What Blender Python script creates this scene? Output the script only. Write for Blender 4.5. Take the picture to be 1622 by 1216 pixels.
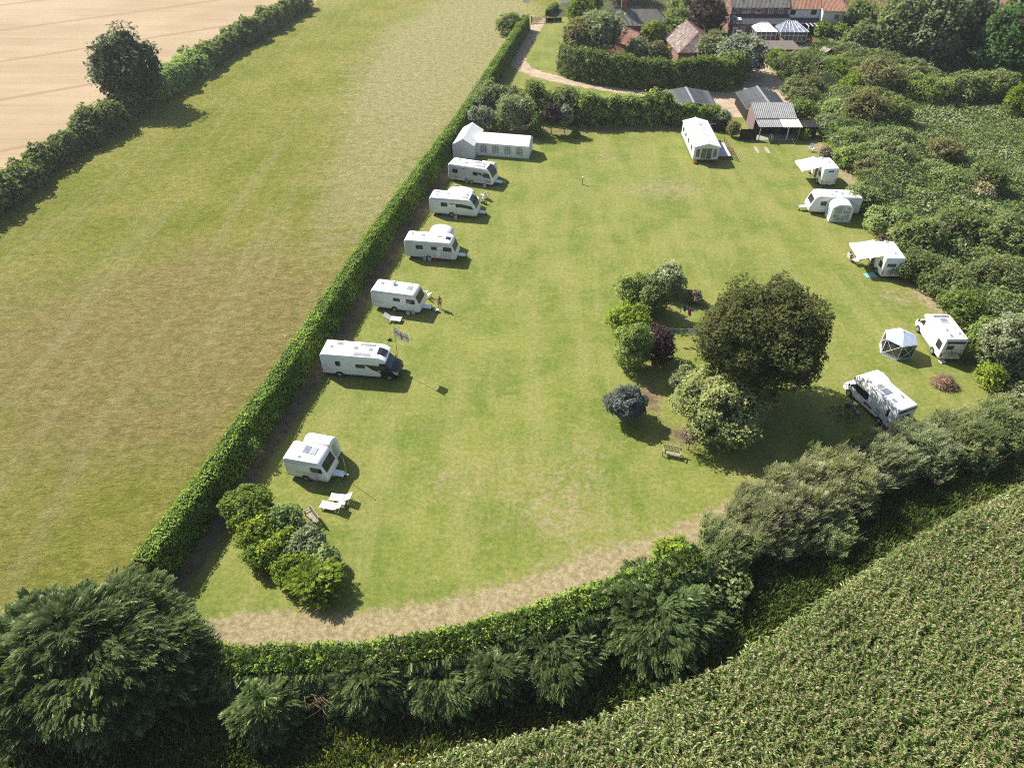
import bpy, bmesh, math, random
import numpy as np
from mathutils import Vector, Matrix

R = math.radians
scene = bpy.context.scene
for o in list(bpy.data.objects):
    bpy.data.objects.remove(o)
COL = scene.collection

# ------------------------------------------------------------------ camera
cam_data = bpy.data.cameras.new('camera')
cam_data.sensor_width = 36.0
cam_data.lens = 36.0 * 1125.0 / 1622.0
cam_data.clip_start = 0.5
cam_data.clip_end = 2500.0
cam = bpy.data.objects.new('camera', cam_data)
cam.location = (0, 0, 46.0)
cam.rotation_euler = (R(90 - 41.5), 0, 0)
COL.objects.link(cam)
scene.camera = cam

# ------------------------------------------------------------------ sky, sun, exposure
SUN_EL = 42.0
SHADOW_DIR = -38.0                       # heading of the shadows on the ground, degrees from +X
sun_az = SHADOW_DIR + 180.0              # heading towards the sun
world = bpy.data.worlds.new('World')
scene.world = world
world.use_nodes = True
wt = world.node_tree
wt.nodes.clear()
sky = wt.nodes.new('ShaderNodeTexSky')
sky.sky_type = 'NISHITA'
sky.sun_disc = False
sky.sun_elevation = R(SUN_EL)
sky.sun_rotation = R(90.0 - sun_az)
sky.air_density = 1.0
sky.dust_density = 1.5
bg = wt.nodes.new('ShaderNodeBackground')
bg.inputs['Strength'].default_value = 0.078
wo = wt.nodes.new('ShaderNodeOutputWorld')
wt.links.new(sky.outputs[0], bg.inputs['Color'])
wt.links.new(bg.outputs[0], wo.inputs['Surface'])

sd = bpy.data.lights.new('sun', 'SUN')
sd.energy = 5.0
sd.angle = R(0.5)
sd.color = (1.0, 0.955, 0.87)
sun = bpy.data.objects.new('sun', sd)
_d = Vector((math.cos(R(SHADOW_DIR)) * math.cos(R(SUN_EL)), math.sin(R(SHADOW_DIR)) * math.cos(R(SUN_EL)), -math.sin(R(SUN_EL))))
sun.rotation_euler = _d.to_track_quat('-Z', 'Y').to_euler()
sun.location = (-60, 60, 80)
COL.objects.link(sun)

scene.view_settings.view_transform = 'Standard'
scene.view_settings.look = 'None'
scene.view_settings.gamma = 1.0
scene.view_settings.use_curve_mapping = False
scene.view_settings.exposure = 0.96
scene.cycles.max_bounces = 6
scene.cycles.diffuse_bounces = 3
scene.cycles.glossy_bounces = 2
scene.cycles.transmission_bounces = 4
scene.cycles.transparent_max_bounces = 6
scene.cycles.use_denoising = False
scene.cycles.filter_width = 1.15

# ------------------------------------------------------------------ helpers: materials
MATS = {}

def _nodes(name):
    m = bpy.data.materials.new(name)
    m.use_nodes = True
    nt = m.node_tree
    b = nt.nodes['Principled BSDF']
    return m, nt, b

def N(nt, typ, **kw):
    n = nt.nodes.new(typ)
    for k, v in kw.items():
        setattr(n, k, v)
    return n

def noise(nt, scale, detail=3.0, rough=0.55, vec=None, dist=0.0):
    n = N(nt, 'ShaderNodeTexNoise')
    n.inputs['Scale'].default_value = scale
    n.inputs['Detail'].default_value = detail
    n.inputs['Roughness'].default_value = rough
    n.inputs['Distortion'].default_value = dist
    if vec is not None:
        nt.links.new(vec, n.inputs['Vector'])
    return n.outputs['Fac']

def ramp(nt, fac, lo, hi):
    n = N(nt, 'ShaderNodeMapRange')
    n.interpolation_type = 'SMOOTHSTEP'
    n.inputs['From Min'].default_value = lo
    n.inputs['From Max'].default_value = hi
    nt.links.new(fac, n.inputs['Value'])
    return n.outputs['Result']

def mixc(nt, fac, a, b, blend='MIX'):
    n = N(nt, 'ShaderNodeMix', data_type='RGBA', blend_type=blend)
    for s, v in ((n.inputs[0], fac), (n.inputs[6], a), (n.inputs[7], b)):
        if isinstance(v, (int, float)):
            s.default_value = v
        elif isinstance(v, tuple):
            s.default_value = (v[0], v[1], v[2], 1)
        else:
            nt.links.new(v, s)
    return n.outputs[2]

def math_(nt, op, a, b=None):
    n = N(nt, 'ShaderNodeMath', operation=op)
    for s, v in zip(n.inputs, (a, b)):
        if v is None:
            continue
        if isinstance(v, (int, float)):
            s.default_value = v
        else:
            nt.links.new(v, s)
    return n.outputs[0]

def coords(nt, sx=1, sy=1, sz=1, rz=0.0):
    g = N(nt, 'ShaderNodeNewGeometry')
    mp = N(nt, 'ShaderNodeMapping')
    mp.inputs['Scale'].default_value = (sx, sy, sz)
    mp.inputs['Rotation'].default_value = (0, 0, rz)
    nt.links.new(g.outputs['Position'], mp.inputs['Vector'])
    return mp.outputs[0]

def attr(nt, name):
    a = N(nt, 'ShaderNodeAttribute')
    a.attribute_name = name
    return a.outputs['Fac']

def bump(nt, b, height, strength, dist):
    n = N(nt, 'ShaderNodeBump')
    n.inputs['Strength'].default_value = strength
    n.inputs['Distance'].default_value = dist
    nt.links.new(height, n.inputs['Height'])
    nt.links.new(n.outputs[0], b.inputs['Normal'])

def paint(name, col, rough=0.5, spec=0.4, metal=0.0, var=0.12, scale=3.0):
    """plain surface with faint procedural dirt / tone variation"""
    if name in MATS:
        return MATS[name]
    m, nt, b = _nodes(name)
    tc = N(nt, 'ShaderNodeTexCoord')
    f = noise(nt, scale, 5, 0.6, tc.outputs['Object'])
    dark = tuple(c * (1 - var) * (0.97 if i == 2 else 1) for i, c in enumerate(col))
    lite = tuple(min(1, c * (1 + var * 0.35)) for c in col)
    nt.links.new(mixc(nt, ramp(nt, f, .3, .7), dark, lite), b.inputs['Base Color'])
    b.inputs['Roughness'].default_value = rough
    b.inputs['Specular IOR Level'].default_value = spec
    b.inputs['Metallic'].default_value = metal
    MATS[name] = m
    return m

def glass(name, col=(0.015, 0.018, 0.022), rough=0.12):
    if name in MATS:
        return MATS[name]
    m, nt, b = _nodes(name)
    tc = N(nt, 'ShaderNodeTexCoord')
    f = noise(nt, 1.4, 2, 0.5, tc.outputs['Object'])
    nt.links.new(mixc(nt, ramp(nt, f, .45, .7), col, tuple(c * 2.2 for c in col)), b.inputs['Base Color'])
    b.inputs['Roughness'].default_value = rough
    b.inputs['Specular IOR Level'].default_value = 0.5
    MATS[name] = m
    return m

def leafmat(name, c0, c1, c2=None, trans=0.42, rough=0.75, spec=0.15, obj_var=0.35):
    """foliage: tint attribute (one random value per leaf) picks the leaf's own colour; some light shines through"""
    if name in MATS:
        return MATS[name]
    m, nt, b = _nodes(name)
    t = attr(nt, 'tint')
    col = mixc(nt, t, c0, c1)
    if c2 is not None:
        col = mixc(nt, ramp(nt, t, .72, .95), col, c2)
    oi = N(nt, 'ShaderNodeObjectInfo')
    hsv = N(nt, 'ShaderNodeHueSaturation')
    nt.links.new(col, hsv.inputs['Color'])
    v = N(nt, 'ShaderNodeMapRange')
    v.inputs['To Min'].default_value = 1 - obj_var * .5
    v.inputs['To Max'].default_value = 1 + obj_var * .5
    nt.links.new(oi.outputs['Random'], v.inputs['Value'])
    nt.links.new(v.outputs[0], hsv.inputs['Value'])
    col = hsv.outputs[0]
    nt.links.new(col, b.inputs['Base Color'])
    b.inputs['Roughness'].default_value = rough
    b.inputs['Specular IOR Level'].default_value = spec
    tr = N(nt, 'ShaderNodeBsdfTranslucent')
    tcol = mixc(nt, 1.0, col, (0.9, 1.0, 0.35), 'MULTIPLY')
    nt.links.new(tcol, tr.inputs['Color'])
    mx = N(nt, 'ShaderNodeMixShader')
    mx.inputs[0].default_value = trans
    nt.links.new(b.outputs[0], mx.inputs[1])
    nt.links.new(tr.outputs[0], mx.inputs[2])
    nt.links.new(mx.outputs[0], nt.nodes['Material Output'].inputs['Surface'])
    MATS[name] = m
    return m

# ------------------------------------------------------------------ helpers: objects
def link(o, parent=None):
    COL.objects.link(o)
    if parent is not None:
        o.parent = parent
    return o

def tag(o, label=None, cat=None, group=None, kind=None):
    if label: o['label'] = label
    if cat: o['category'] = cat
    if group: o['group'] = group
    if kind: o['kind'] = kind
    return o

def thing(name, label, cat, loc=(0, 0, 0), rz=0.0, group=None):
    o = bpy.data.objects.new(name, None)
    o.empty_display_size = 0.3
    link(o)
    o.location = loc if len(loc) == 3 else (loc[0], loc[1], 0)
    o.rotation_euler = (0, 0, rz)
    return tag(o, label, cat, group)

def copy_tree(o, parent=None):
    c = o.copy()
    link(c, parent)
    for ch in o.children:
        copy_tree(ch, c)
    return c

class MB:
    """collects faces for ONE mesh object"""
    def __init__(s):
        s.v, s.f, s.m = [], [], []
    def add(s, verts, faces, mi=0):
        n = len(s.v)
        s.v += [tuple(v) for v in verts]
        for f in faces:
            s.f.append([i + n for i in f]); s.m.append(mi)
        return s
    def box(s, c, d, rz=0.0, mi=0, ry=0.0, rx=0.0):
        M = Matrix.Rotation(rz, 3, 'Z') @ Matrix.Rotation(ry, 3, 'Y') @ Matrix.Rotation(rx, 3, 'X')
        vs = []
        for i in range(8):
            p = Vector(((d[0] / 2) * (1 if i & 1 else -1), (d[1] / 2) * (1 if i & 2 else -1), (d[2] / 2) * (1 if i & 4 else -1)))
            vs.append(Vector(c) + M @ p)
        return s.add(vs, [(0, 2, 3, 1), (4, 5, 7, 6), (0, 1, 5, 4), (2, 6, 7, 3), (0, 4, 6, 2), (1, 3, 7, 5)], mi)
    def prism(s, prof, y0, y1, mi=0):
        """(x,z) profile extruded from y0 to y1"""
        n = len(prof)
        vs = [(x, y0, z) for x, z in prof] + [(x, y1, z) for x, z in prof]
        fs = [tuple(range(n)), tuple(range(2 * n - 1, n - 1, -1))]
        fs += [(i, (i + 1) % n + 0, (i + 1) % n + n, i + n)[::-1] for i in range(n)]
        return s.add(vs, fs, mi)
    def slab(s, poly, z0, z1, mi=0):
        """(x,y) polygon extruded from z0 to z1"""
        n = len(poly)
        vs = [(x, y, z0) for x, y in poly] + [(x, y, z1) for x, y in poly]
        fs = [tuple(range(n - 1, -1, -1)), tuple(range(n, 2 * n))]
        fs += [(i, (i + 1) % n, (i + 1) % n + n, i + n) for i in range(n)]
        return s.add(vs, fs, mi)
    def tube(s, pts, rad, n=6, mi=0, cap=True):
        pts = [Vector(p) for p in pts]
        if not isinstance(rad, (list, tuple)):
            rad = [rad] * len(pts)
        rings = []
        for i, p in enumerate(pts):
            d = (pts[min(i + 1, len(pts) - 1)] - pts[max(i - 1, 0)]).normalized()
            a = d.cross(Vector((0, 0, 1)))
            if a.length < 1e-3:
                a = Vector((1, 0, 0))
            a.normalize(); b = d.cross(a)
            rings.append([p + rad[i] * (math.cos(2 * math.pi * k / n) * a + math.sin(2 * math.pi * k / n) * b) for k in range(n)])
        vs = [v for r in rings for v in r]
        fs = []
        for i in range(len(pts) - 1):
            for k in range(n):
                fs.append((i * n + k, (i + 1) * n + k, (i + 1) * n + (k + 1) % n, i * n + (k + 1) % n))
        if cap:
            fs.append(tuple(range(n)))
            fs.append(tuple(range((len(pts) - 1) * n + n - 1, (len(pts) - 1) * n - 1, -1)))
        return s.add(vs, fs, mi)
    def disc(s, c, r, h, axis='y', n=20, mi=0):
        c = Vector(c)
        e = {'y': Vector((0, h / 2, 0)), 'x': Vector((h / 2, 0, 0)), 'z': Vector((0, 0, h / 2))}[axis]
        return s.tube([c - e, c + e], r, n, mi)
    def ball(s, c, r, n=10, m=6, mi=0):
        if not isinstance(r, (list, tuple)): r = (r, r, r)
        vs = [(c[0], c[1], c[2] - r[2])]
        for j in range(1, m):
            a = math.pi * j / m
            for k in range(n):
                t = 2 * math.pi * k / n
                vs.append((c[0] + r[0] * math.sin(a) * math.cos(t), c[1] + r[1] * math.sin(a) * math.sin(t), c[2] - r[2] * math.cos(a)))
        vs.append((c[0], c[1], c[2] + r[2]))
        fs = [(0, 1 + (k + 1) % n, 1 + k) for k in range(n)]
        for j in range(m - 2):
            for k in range(n):
                fs.append((1 + j * n + k, 1 + j * n + (k + 1) % n, 1 + (j + 1) * n + (k + 1) % n, 1 + (j + 1) * n + k))
        L = len(vs) - 1
        fs += [(L, 1 + (m - 2) * n + k, 1 + (m - 2) * n + (k + 1) % n) for k in range(n)]
        return s.add(vs, fs, mi)
    def build(s, name, mats, parent=None, smooth=False, bevel=0.0, seg=1, ang=None):
        me = bpy.data.meshes.new(name)
        me.from_pydata(s.v, [], s.f)
        if not isinstance(mats, (list, tuple)):
            mats = [mats]
        for m in mats:
            me.materials.append(m)
        me.polygons.foreach_set('material_index', s.m)
        bm = bmesh.new(); bm.from_mesh(me)
        bmesh.ops.recalc_face_normals(bm, faces=bm.faces)
        if bevel > 0:
            es = [e for e in bm.edges if len(e.link_faces) == 2 and e.calc_face_angle() > (ang if ang else R(28))]
            bmesh.ops.bevel(bm, geom=es, offset=bevel, segments=seg, affect='EDGES', profile=0.5, clamp_overlap=True)
        for f in bm.faces:
            f.smooth = smooth
        bm.to_mesh(me); bm.free()
        if smooth:
            me.set_sharp_from_angle(angle=R(38))
        return link(bpy.data.objects.new(name, me), parent)

def quad_mesh(name, V, tint, mat, parent=None, core=None, k=4):
    """V (n*k,3) numpy: n faces of k corners; core = (verts, faces, material) joined in"""
    n = len(V) // k
    nv, nl = n * k, n * k
    idx = np.arange(n * k, dtype=np.int32)
    ls = np.arange(n, dtype=np.int32) * k
    mi = np.zeros(n, np.int32)
    tint = np.asarray(tint, np.float32)
    if core is not None:
        cv, cf, cm = core
        cv = np.asarray(cv, np.float64)
        cl = [i + nv for f in cf for i in f]
        starts = np.cumsum([0] + [len(f) for f in cf[:-1]]) + nl
        V = np.vstack([V, cv])
        idx = np.concatenate([idx, np.array(cl, np.int32)])
        ls = np.concatenate([ls, starts.astype(np.int32)])
        mi = np.concatenate([mi, np.ones(len(cf), np.int32)])
        tint = np.concatenate([tint, np.full(len(cf), 0.2, np.float32)])
    me = bpy.data.meshes.new(name)
    me.vertices.add(len(V)); me.vertices.foreach_set('co', np.ascontiguousarray(V, np.float32).ravel())
    me.loops.add(len(idx)); me.loops.foreach_set('vertex_index', idx)
    me.polygons.add(len(ls)); me.polygons.foreach_set('loop_start', ls)
    me.polygons.foreach_set('material_index', mi)
    a = me.attributes.new('tint', 'FLOAT', 'FACE'); a.data.foreach_set('value', tint)
    me.materials.append(mat)
    if core is not None:
        me.materials.append(core[2])
    me.update(calc_edges=True)
    return link(bpy.data.objects.new(name, me), parent)

def unit(a):
    return a / (np.linalg.norm(a, axis=-1, keepdims=True) + 1e-9)

def leaves(P, Nn, size, rng, jit=0.7, aspect=0.55, fold=0.15, along=None):
    """one folded diamond leaf at each point; returns (n*4,3)"""
    n = len(P)
    nn = unit(Nn + jit * rng.normal(size=(n, 3)))
    a = rng.normal(size=(n, 3)) if along is None else along + 0.35 * rng.normal(size=(n, 3))
    t = unit(a - nn * (a * nn).sum(1, keepdims=True))
    b = np.cross(nn, t)
    s = (size * np.clip(np.exp(rng.normal(size=n) * .38), .45, 2.1))[:, None]
    out = np.empty((n, 4, 3))
    out[:, 0] = P - t * s * .5
    out[:, 1] = P + b * s * aspect * .5 + nn * s * fold
    out[:, 2] = P + t * s * .5
    out[:, 3] = P - b * s * aspect * .5 + nn * s * fold
    return out.reshape(-1, 3)

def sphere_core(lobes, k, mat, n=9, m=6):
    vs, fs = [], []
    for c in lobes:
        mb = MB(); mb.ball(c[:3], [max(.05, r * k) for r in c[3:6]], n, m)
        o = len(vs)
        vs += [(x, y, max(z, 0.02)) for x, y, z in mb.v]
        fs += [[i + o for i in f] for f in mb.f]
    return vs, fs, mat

def vn3(P, s, seed):
    g = np.random.default_rng(seed).random((32, 32, 32))
    q = P / s + 100.37
    i = np.floor(q).astype(int); f = q - i
    f = f * f * (3 - 2 * f)
    i %= 32; j = (i + 1) % 32
    r = 0
    for a in (0, 1):
        for b in (0, 1):
            for c in (0, 1):
                w = (f[:, 0] if a else 1 - f[:, 0]) * (f[:, 1] if b else 1 - f[:, 1]) * (f[:, 2] if c else 1 - f[:, 2])
                r = r + w * g[(j if a else i)[:, 0], (j if b else i)[:, 1], (j if c else i)[:, 2]]
    return r

def lobe_points(lobes, n, rng, inner=0.72, r0=0.72, r1=1.06, up=0.0):
    L = np.asarray(lobes, float)
    area = (L[:, 3] * L[:, 4] + L[:, 4] * L[:, 5] + L[:, 3] * L[:, 5])
    pk = rng.choice(len(L), size=int(n * 3.4), p=area / area.sum())
    d = unit(rng.normal(size=(len(pk), 3)))
    d[:, 2] += up * np.abs(rng.normal(size=len(pk)))
    d = unit(d)
    rho = r1 - (r1 - r0) * rng.power(1.0, len(pk)) ** 2.2
    P = L[pk, :3] + L[pk, 3:6] * d * rho[:, None]
    keep = P[:, 2] > 0.04
    for j in range(len(L)):
        q = np.linalg.norm((P - L[j, :3]) / L[j, 3:6], axis=1)
        keep &= (q > inner) | (pk == j)
    P, d, pk = P[keep], d[keep], pk[keep]
    nn = unit(d / L[pk, 3:6])
    rm = L[0, 3:6].mean()
    s1 = max(.35, .34 * rm)
    sd = int(L[0, 3] * 1000) % 97 + len(L)
    v1, v2 = vn3(P, s1, sd), vn3(P, s1 * .42, sd + 1)
    hole = (v2 + .35 * v1) > rng.uniform(.24, .46, len(P))          # gaps between the leaf clumps
    P = P + nn * ((v1 - .5) * .5 * rm + (v2 - .5) * .24 * rm + np.abs(rng.normal(size=len(P))) * .03 * rm)[:, None]
    ok = hole & (P[:, 2] > .04)
    P, nn, pk = P[ok][:n], nn[ok][:n], pk[ok][:n]
    nn = unit(.45 * nn + np.array([[0, 0, .6]]) + .8 * np.stack([vn3(P, s1 * .5, sd + k) - .5 for k in (3, 4, 5)], 1))
    return P, nn, pk

def round_lobes(c, r, k, rng, sub=0.42, spread=0.68, low=-0.35):
    """one main ellipsoid with k smaller lobes on its skin: an uneven crown"""
    c = np.array(c, float); r = np.array(r, float)
    out = [list(c) + list(r * .78)]
    for i in range(k):
        z = low + (1 - low) * ((i + .5) / k) + rng.normal() * .06
        z = max(-1, min(.98, z))
        t = i * 2.39996 + rng.normal() * .35
        q = math.sqrt(max(0, 1 - z * z))
        s = sub * rng.uniform(.7, 1.3)
        p = c + r * spread * np.array([q * math.cos(t), q * math.sin(t), z]) * rng.uniform(.85, 1.12)
        rr = r * s
        rr = rr * .5 + rr.mean() * .5
        out.append(list(p) + list(rr))
    return out

# ------------------------------------------------------------------ ground, fields, lawn, track
def inside(poly, X, Y):
    res = np.zeros(X.shape, bool)
    n = len(poly)
    for i in range(n):
        x0, y0 = poly[i]; x1, y1 = poly[(i + 1) % n]
        c = ((y0 > Y) != (y1 > Y)) & (X < (x1 - x0) * (Y - y0) / (y1 - y0 + 1e-12) + x0)
        res ^= c
    return res

def dist_poly(line, X, Y):
    d = np.full(X.shape, 1e9)
    for (x0, y0), (x1, y1) in zip(line[:-1], line[1:]):
        dx, dy = x1 - x0, y1 - y0
        t = np.clip(((X - x0) * dx + (Y - y0) * dy) / (dx * dx + dy * dy), 0, 1)
        d = np.minimum(d, np.hypot(X - x0 - t * dx, Y - y0 - t * dy))
    return d

def vnoise(X, Y, s, seed):
    """smooth value noise"""
    g = np.random.default_rng(seed).random((128, 128))
    x, y = X / s + 500.3, Y / s + 500.7
    i, j = np.floor(x).astype(int), np.floor(y).astype(int)
    u, v = x - i, y - j
    u, v = u * u * (3 - 2 * u), v * v * (3 - 2 * v)
    a, b = g[i % 128, j % 128], g[(i + 1) % 128, j % 128]
    c, d = g[i % 128, (j + 1) % 128], g[(i + 1) % 128, (j + 1) % 128]
    return (a * (1 - u) + b * u) * (1 - v) + (c * (1 - u) + d * u) * v

def sheet(name, poly, step, z, mat, attrs=None, relief=0.0):
    xs = [p[0] for p in poly]; ys = [p[1] for p in poly]
    gx = np.arange(min(xs), max(xs) + step, step); gy = np.arange(min(ys), max(ys) + step, step)
    X, Y = np.meshgrid(gx, gy, indexing='ij')
    cx, cy = X[:-1, :-1] + step / 2, Y[:-1, :-1] + step / 2
    keep = inside(poly, cx, cy)
    idx = np.arange(X.size).reshape(X.shape)
    q = np.stack([idx[:-1, :-1], idx[1:, :-1], idx[1:, 1:], idx[:-1, 1:]], -1)[keep]
    used, inv = np.unique(q.ravel(), return_inverse=True)
    Xf, Yf = X.ravel()[used], Y.ravel()[used]
    Z = np.full(Xf.shape, z)
    if relief:
        Z = Z + relief * vnoise(Xf, Yf, 5.0, 5)
    me = bpy.data.meshes.new(name)
    me.vertices.add(len(used)); me.vertices.foreach_set('co', np.stack([Xf, Yf, Z], 1).astype(np.float32).ravel())
    n = len(q)
    me.loops.add(n * 4); me.loops.foreach_set('vertex_index', inv.astype(np.int32).ravel())
    me.polygons.add(n); me.polygons.foreach_set('loop_start', np.arange(n, dtype=np.int32) * 4)
    me.polygons.foreach_set('use_smooth', np.ones(n, bool))
    for k, fn in (attrs or {}).items():
        a = me.attributes.new(k, 'FLOAT', 'POINT'); a.data.foreach_set('value', np.clip(fn(Xf, Yf), 0, 1).astype(np.float32))
    me.materials.append(mat)
    me.update(calc_edges=True)
    return tag(link(bpy.data.objects.new(name, me)), kind='structure')

# lines surveyed on the ground (metres)
HEDGE = [(-28.2, 25.0), (-26.5, 29.6), (-24.2, 39.8), (-22.3, 48.6), (-20.2, 59.2), (-15.9, 80.9), (-8.5, 112.9), (-1.6, 148.0), (3.0, 172.0)]
HEDGEROW = [(-150.0, 38.0), (-70.83, 81.45), (-69.63, 88.28), (-68.2, 101.39), (-65.84, 118.55), (-61.86, 141.16), (-56.18, 164.63), (-47.12, 202.52), (-20.0, 255.0), (0.0, 330.0)]
SOUTH = [(-20.2, 22.6), (-17.0, 22.3), (-10.3, 22.4), (-4.7, 23.4), (1.8, 25.2), (7.8, 27.5), (13.6, 30.4), (19.2, 34.6), (25.4, 38.4), (32.2, 41.2), (39.0, 44.0), (47.0, 46.6), (56.0, 49.0)]
EAST = [(48.49, 49.11), (46.59, 52.74), (47.99, 60.98), (47.13, 69.22), (47.15, 79.54), (48.8, 91.61), (48.87, 100.73), (47.94, 111.21)]
NORTH = [(-7.75, 112.47), (4.02, 114.27), (15.45, 115.06), (27.89, 115.06), (35.68, 110.71), (48.28, 110.71)]

def ground_mat():
    m, nt, b = _nodes('rough_ground')
    c = coords(nt)
    col = mixc(nt, ramp(nt, noise(nt, .12, 4, .6, c), .35, .65), (0.075, 0.085, 0.03), (0.13, 0.12, 0.055))
    col = mixc(nt, ramp(nt, noise(nt, 3, 4, .7, c), .3, .75), col, (0.05, 0.065, 0.02))
    nt.links.new(col, b.inputs['Base Color']); b.inputs['Roughness'].default_value = .95
    b.inputs['Specular IOR Level'].default_value = .1
    bump(nt, b, noise(nt, 4, 5, .7, c), .8, .25)
    return m

def lawn_mat():
    m, nt, b = _nodes('mown_grass')
    c = coords(nt)
    cs = coords(nt, 1.0, .16, 1, R(-9))                      # mowing runs
    ch = coords(nt, .8, 1.25, 1, R(4))                       # short sideways streaks left by the mower
    g = mixc(nt, ramp(nt, noise(nt, .16, 5, .62, c), .34, .66), (0.115, 0.160, 0.022), (0.205, 0.212, 0.050))
    g = mixc(nt, math_(nt, 'MULTIPLY', ramp(nt, noise(nt, .8, 7, .78, ch), .44, .7), .6), g, (0.265, 0.240, 0.092))
    g = mixc(nt, math_(nt, 'MULTIPLY', ramp(nt, noise(nt, .42, 3, .5, cs), .45, .62), .4), g, (0.255, 0.240, 0.085))
    g = mixc(nt, math_(nt, 'MULTIPLY', ramp(nt, noise(nt, 1.9, 5, .75, ch), .5, .74), .5), g, (0.105, 0.150, 0.026))
    g = mixc(nt, math_(nt, 'MULTIPLY', ramp(nt, noise(nt, 4.5, 5, .8, c), .5, .68), .55), g, (0.31, 0.280, 0.12))
    dry = math_(nt, 'ADD', attr(nt, 'dry'), math_(nt, 'MULTIPLY', math_(nt, 'SUBTRACT', noise(nt, .9, 8, .82, c), .5), 1.7))
    dcol = mixc(nt, ramp(nt, noise(nt, 1.3, 5, .7, c), .3, .7), (0.240, 0.188, 0.105), (0.325, 0.262, 0.158))
    g = mixc(nt, ramp(nt, dry, .32, .8), g, dcol)
    lush = math_(nt, 'ADD', attr(nt, 'lush'), math_(nt, 'MULTIPLY', math_(nt, 'SUBTRACT', noise(nt, .7, 5, .7, c), .5), 1.0))
    g = mixc(nt, math_(nt, 'MULTIPLY', ramp(nt, lush, .35, .9), .8), g, (0.118, 0.172, 0.024))
    earth = math_(nt, 'ADD', attr(nt, 'bare'), math_(nt, 'MULTIPLY', math_(nt, 'SUBTRACT', noise(nt, 1.6, 5, .7, c), .5), 1.0))
    g = mixc(nt, ramp(nt, earth, .4, .85), g, mixc(nt, ramp(nt, noise(nt, 1.1, 5, .7, c), .35, .65), (0.115, 0.085, 0.052), (0.20, 0.15, 0.095)))
    spk = noise(nt, 2.6, 8, .88, c)
    g = mixc(nt, 1.0, g, mixc(nt, ramp(nt, spk, .38, .62), (.72, .78, .66), (1.22, 1.18, 1.25)), 'MULTIPLY')
    fine = noise(nt, 9, 4, .75, c)
    g = mixc(nt, math_(nt, 'MULTIPLY', ramp(nt, fine, .46, .62), .5), g, mixc(nt, 1.0, g, (.6, .65, .5), 'MULTIPLY'))
    nt.links.new(g, b.inputs['Base Color'])
    b.inputs['Roughness'].default_value = .9
    b.inputs['Specular IOR Level'].default_value = .12
    bump(nt, b, math_(nt, 'ADD', fine, math_(nt, 'MULTIPLY', noise(nt, 30, 3, .7, c), .6)), .55, .06)
    return m

def meadow_mat():
    m, nt, b = _nodes('hay_meadow')
    c = coords(nt)
    cs = coords(nt, .5, 1.3, 1, R(-28))                      # wind-laid streaks
    cf = coords(nt, .6, 1.6, 1, R(-40))
    g = mixc(nt, ramp(nt, noise(nt, .09, 5, .65, c), .3, .7), (0.192, 0.216, 0.021), (0.296, 0.276, 0.062))
    st = noise(nt, 1.3, 6, .78, cs, .8)
    fine = noise(nt, 5.0, 5, .8, cf, .5)
    bn = math_(nt, 'ADD', attr(nt, 'brown'), math_(nt, 'MULTIPLY', math_(nt, 'SUBTRACT', noise(nt, .11, 8, .76, c), .5), 2.0))
    bc = mixc(nt, ramp(nt, st, .3, .7), (0.225, 0.178, 0.052), (0.335, 0.272, 0.108))
    g = mixc(nt, ramp(nt, bn, .1, 1.1), g, bc)
    straw = math_(nt, 'ADD', attr(nt, 'straw'), math_(nt, 'MULTIPLY', math_(nt, 'SUBTRACT', noise(nt, .5, 7, .8, cs, .6), .5), 1.7))
    g = mixc(nt, math_(nt, 'MULTIPLY', ramp(nt, straw, .35, .95), .85), g, (0.370, 0.325, 0.160))
    g = mixc(nt, math_(nt, 'MULTIPLY', ramp(nt, noise(nt, 2.4, 6, .82, cs), .47, .66), .75), g, mixc(nt, 1.0, g, (.52, .6, .42), 'MULTIPLY'))
    g = mixc(nt, math_(nt, 'MULTIPLY', ramp(nt, fine, .5, .66), .75), g, mixc(nt, 1.0, g, (1.5, 1.42, 1.7), 'MULTIPLY'))
    rows = noise(nt, .35, 4, .6, coords(nt, 1.0, .05, 1, R(-12)))
    g = mixc(nt, math_(nt, 'MULTIPLY', ramp(nt, rows, .5, .66), .35), g, (0.345, 0.305, 0.140))
    tuft = ramp(nt, noise(nt, .9, 8, .85, c), .36, .64)
    g = mixc(nt, 1.0, g, mixc(nt, tuft, (.72, .77, .6), (1.2, 1.17, 1.28)), 'MULTIPLY')
    nt.links.new(g, b.inputs['Base Color'])
    b.inputs['Roughness'].default_value = .9
    b.inputs['Specular IOR Level'].default_value = .12
    h = math_(nt, 'ADD', st, math_(nt, 'MULTIPLY', fine, .8))
    bump(nt, b, h, 1.0, .45)
    return m

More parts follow.
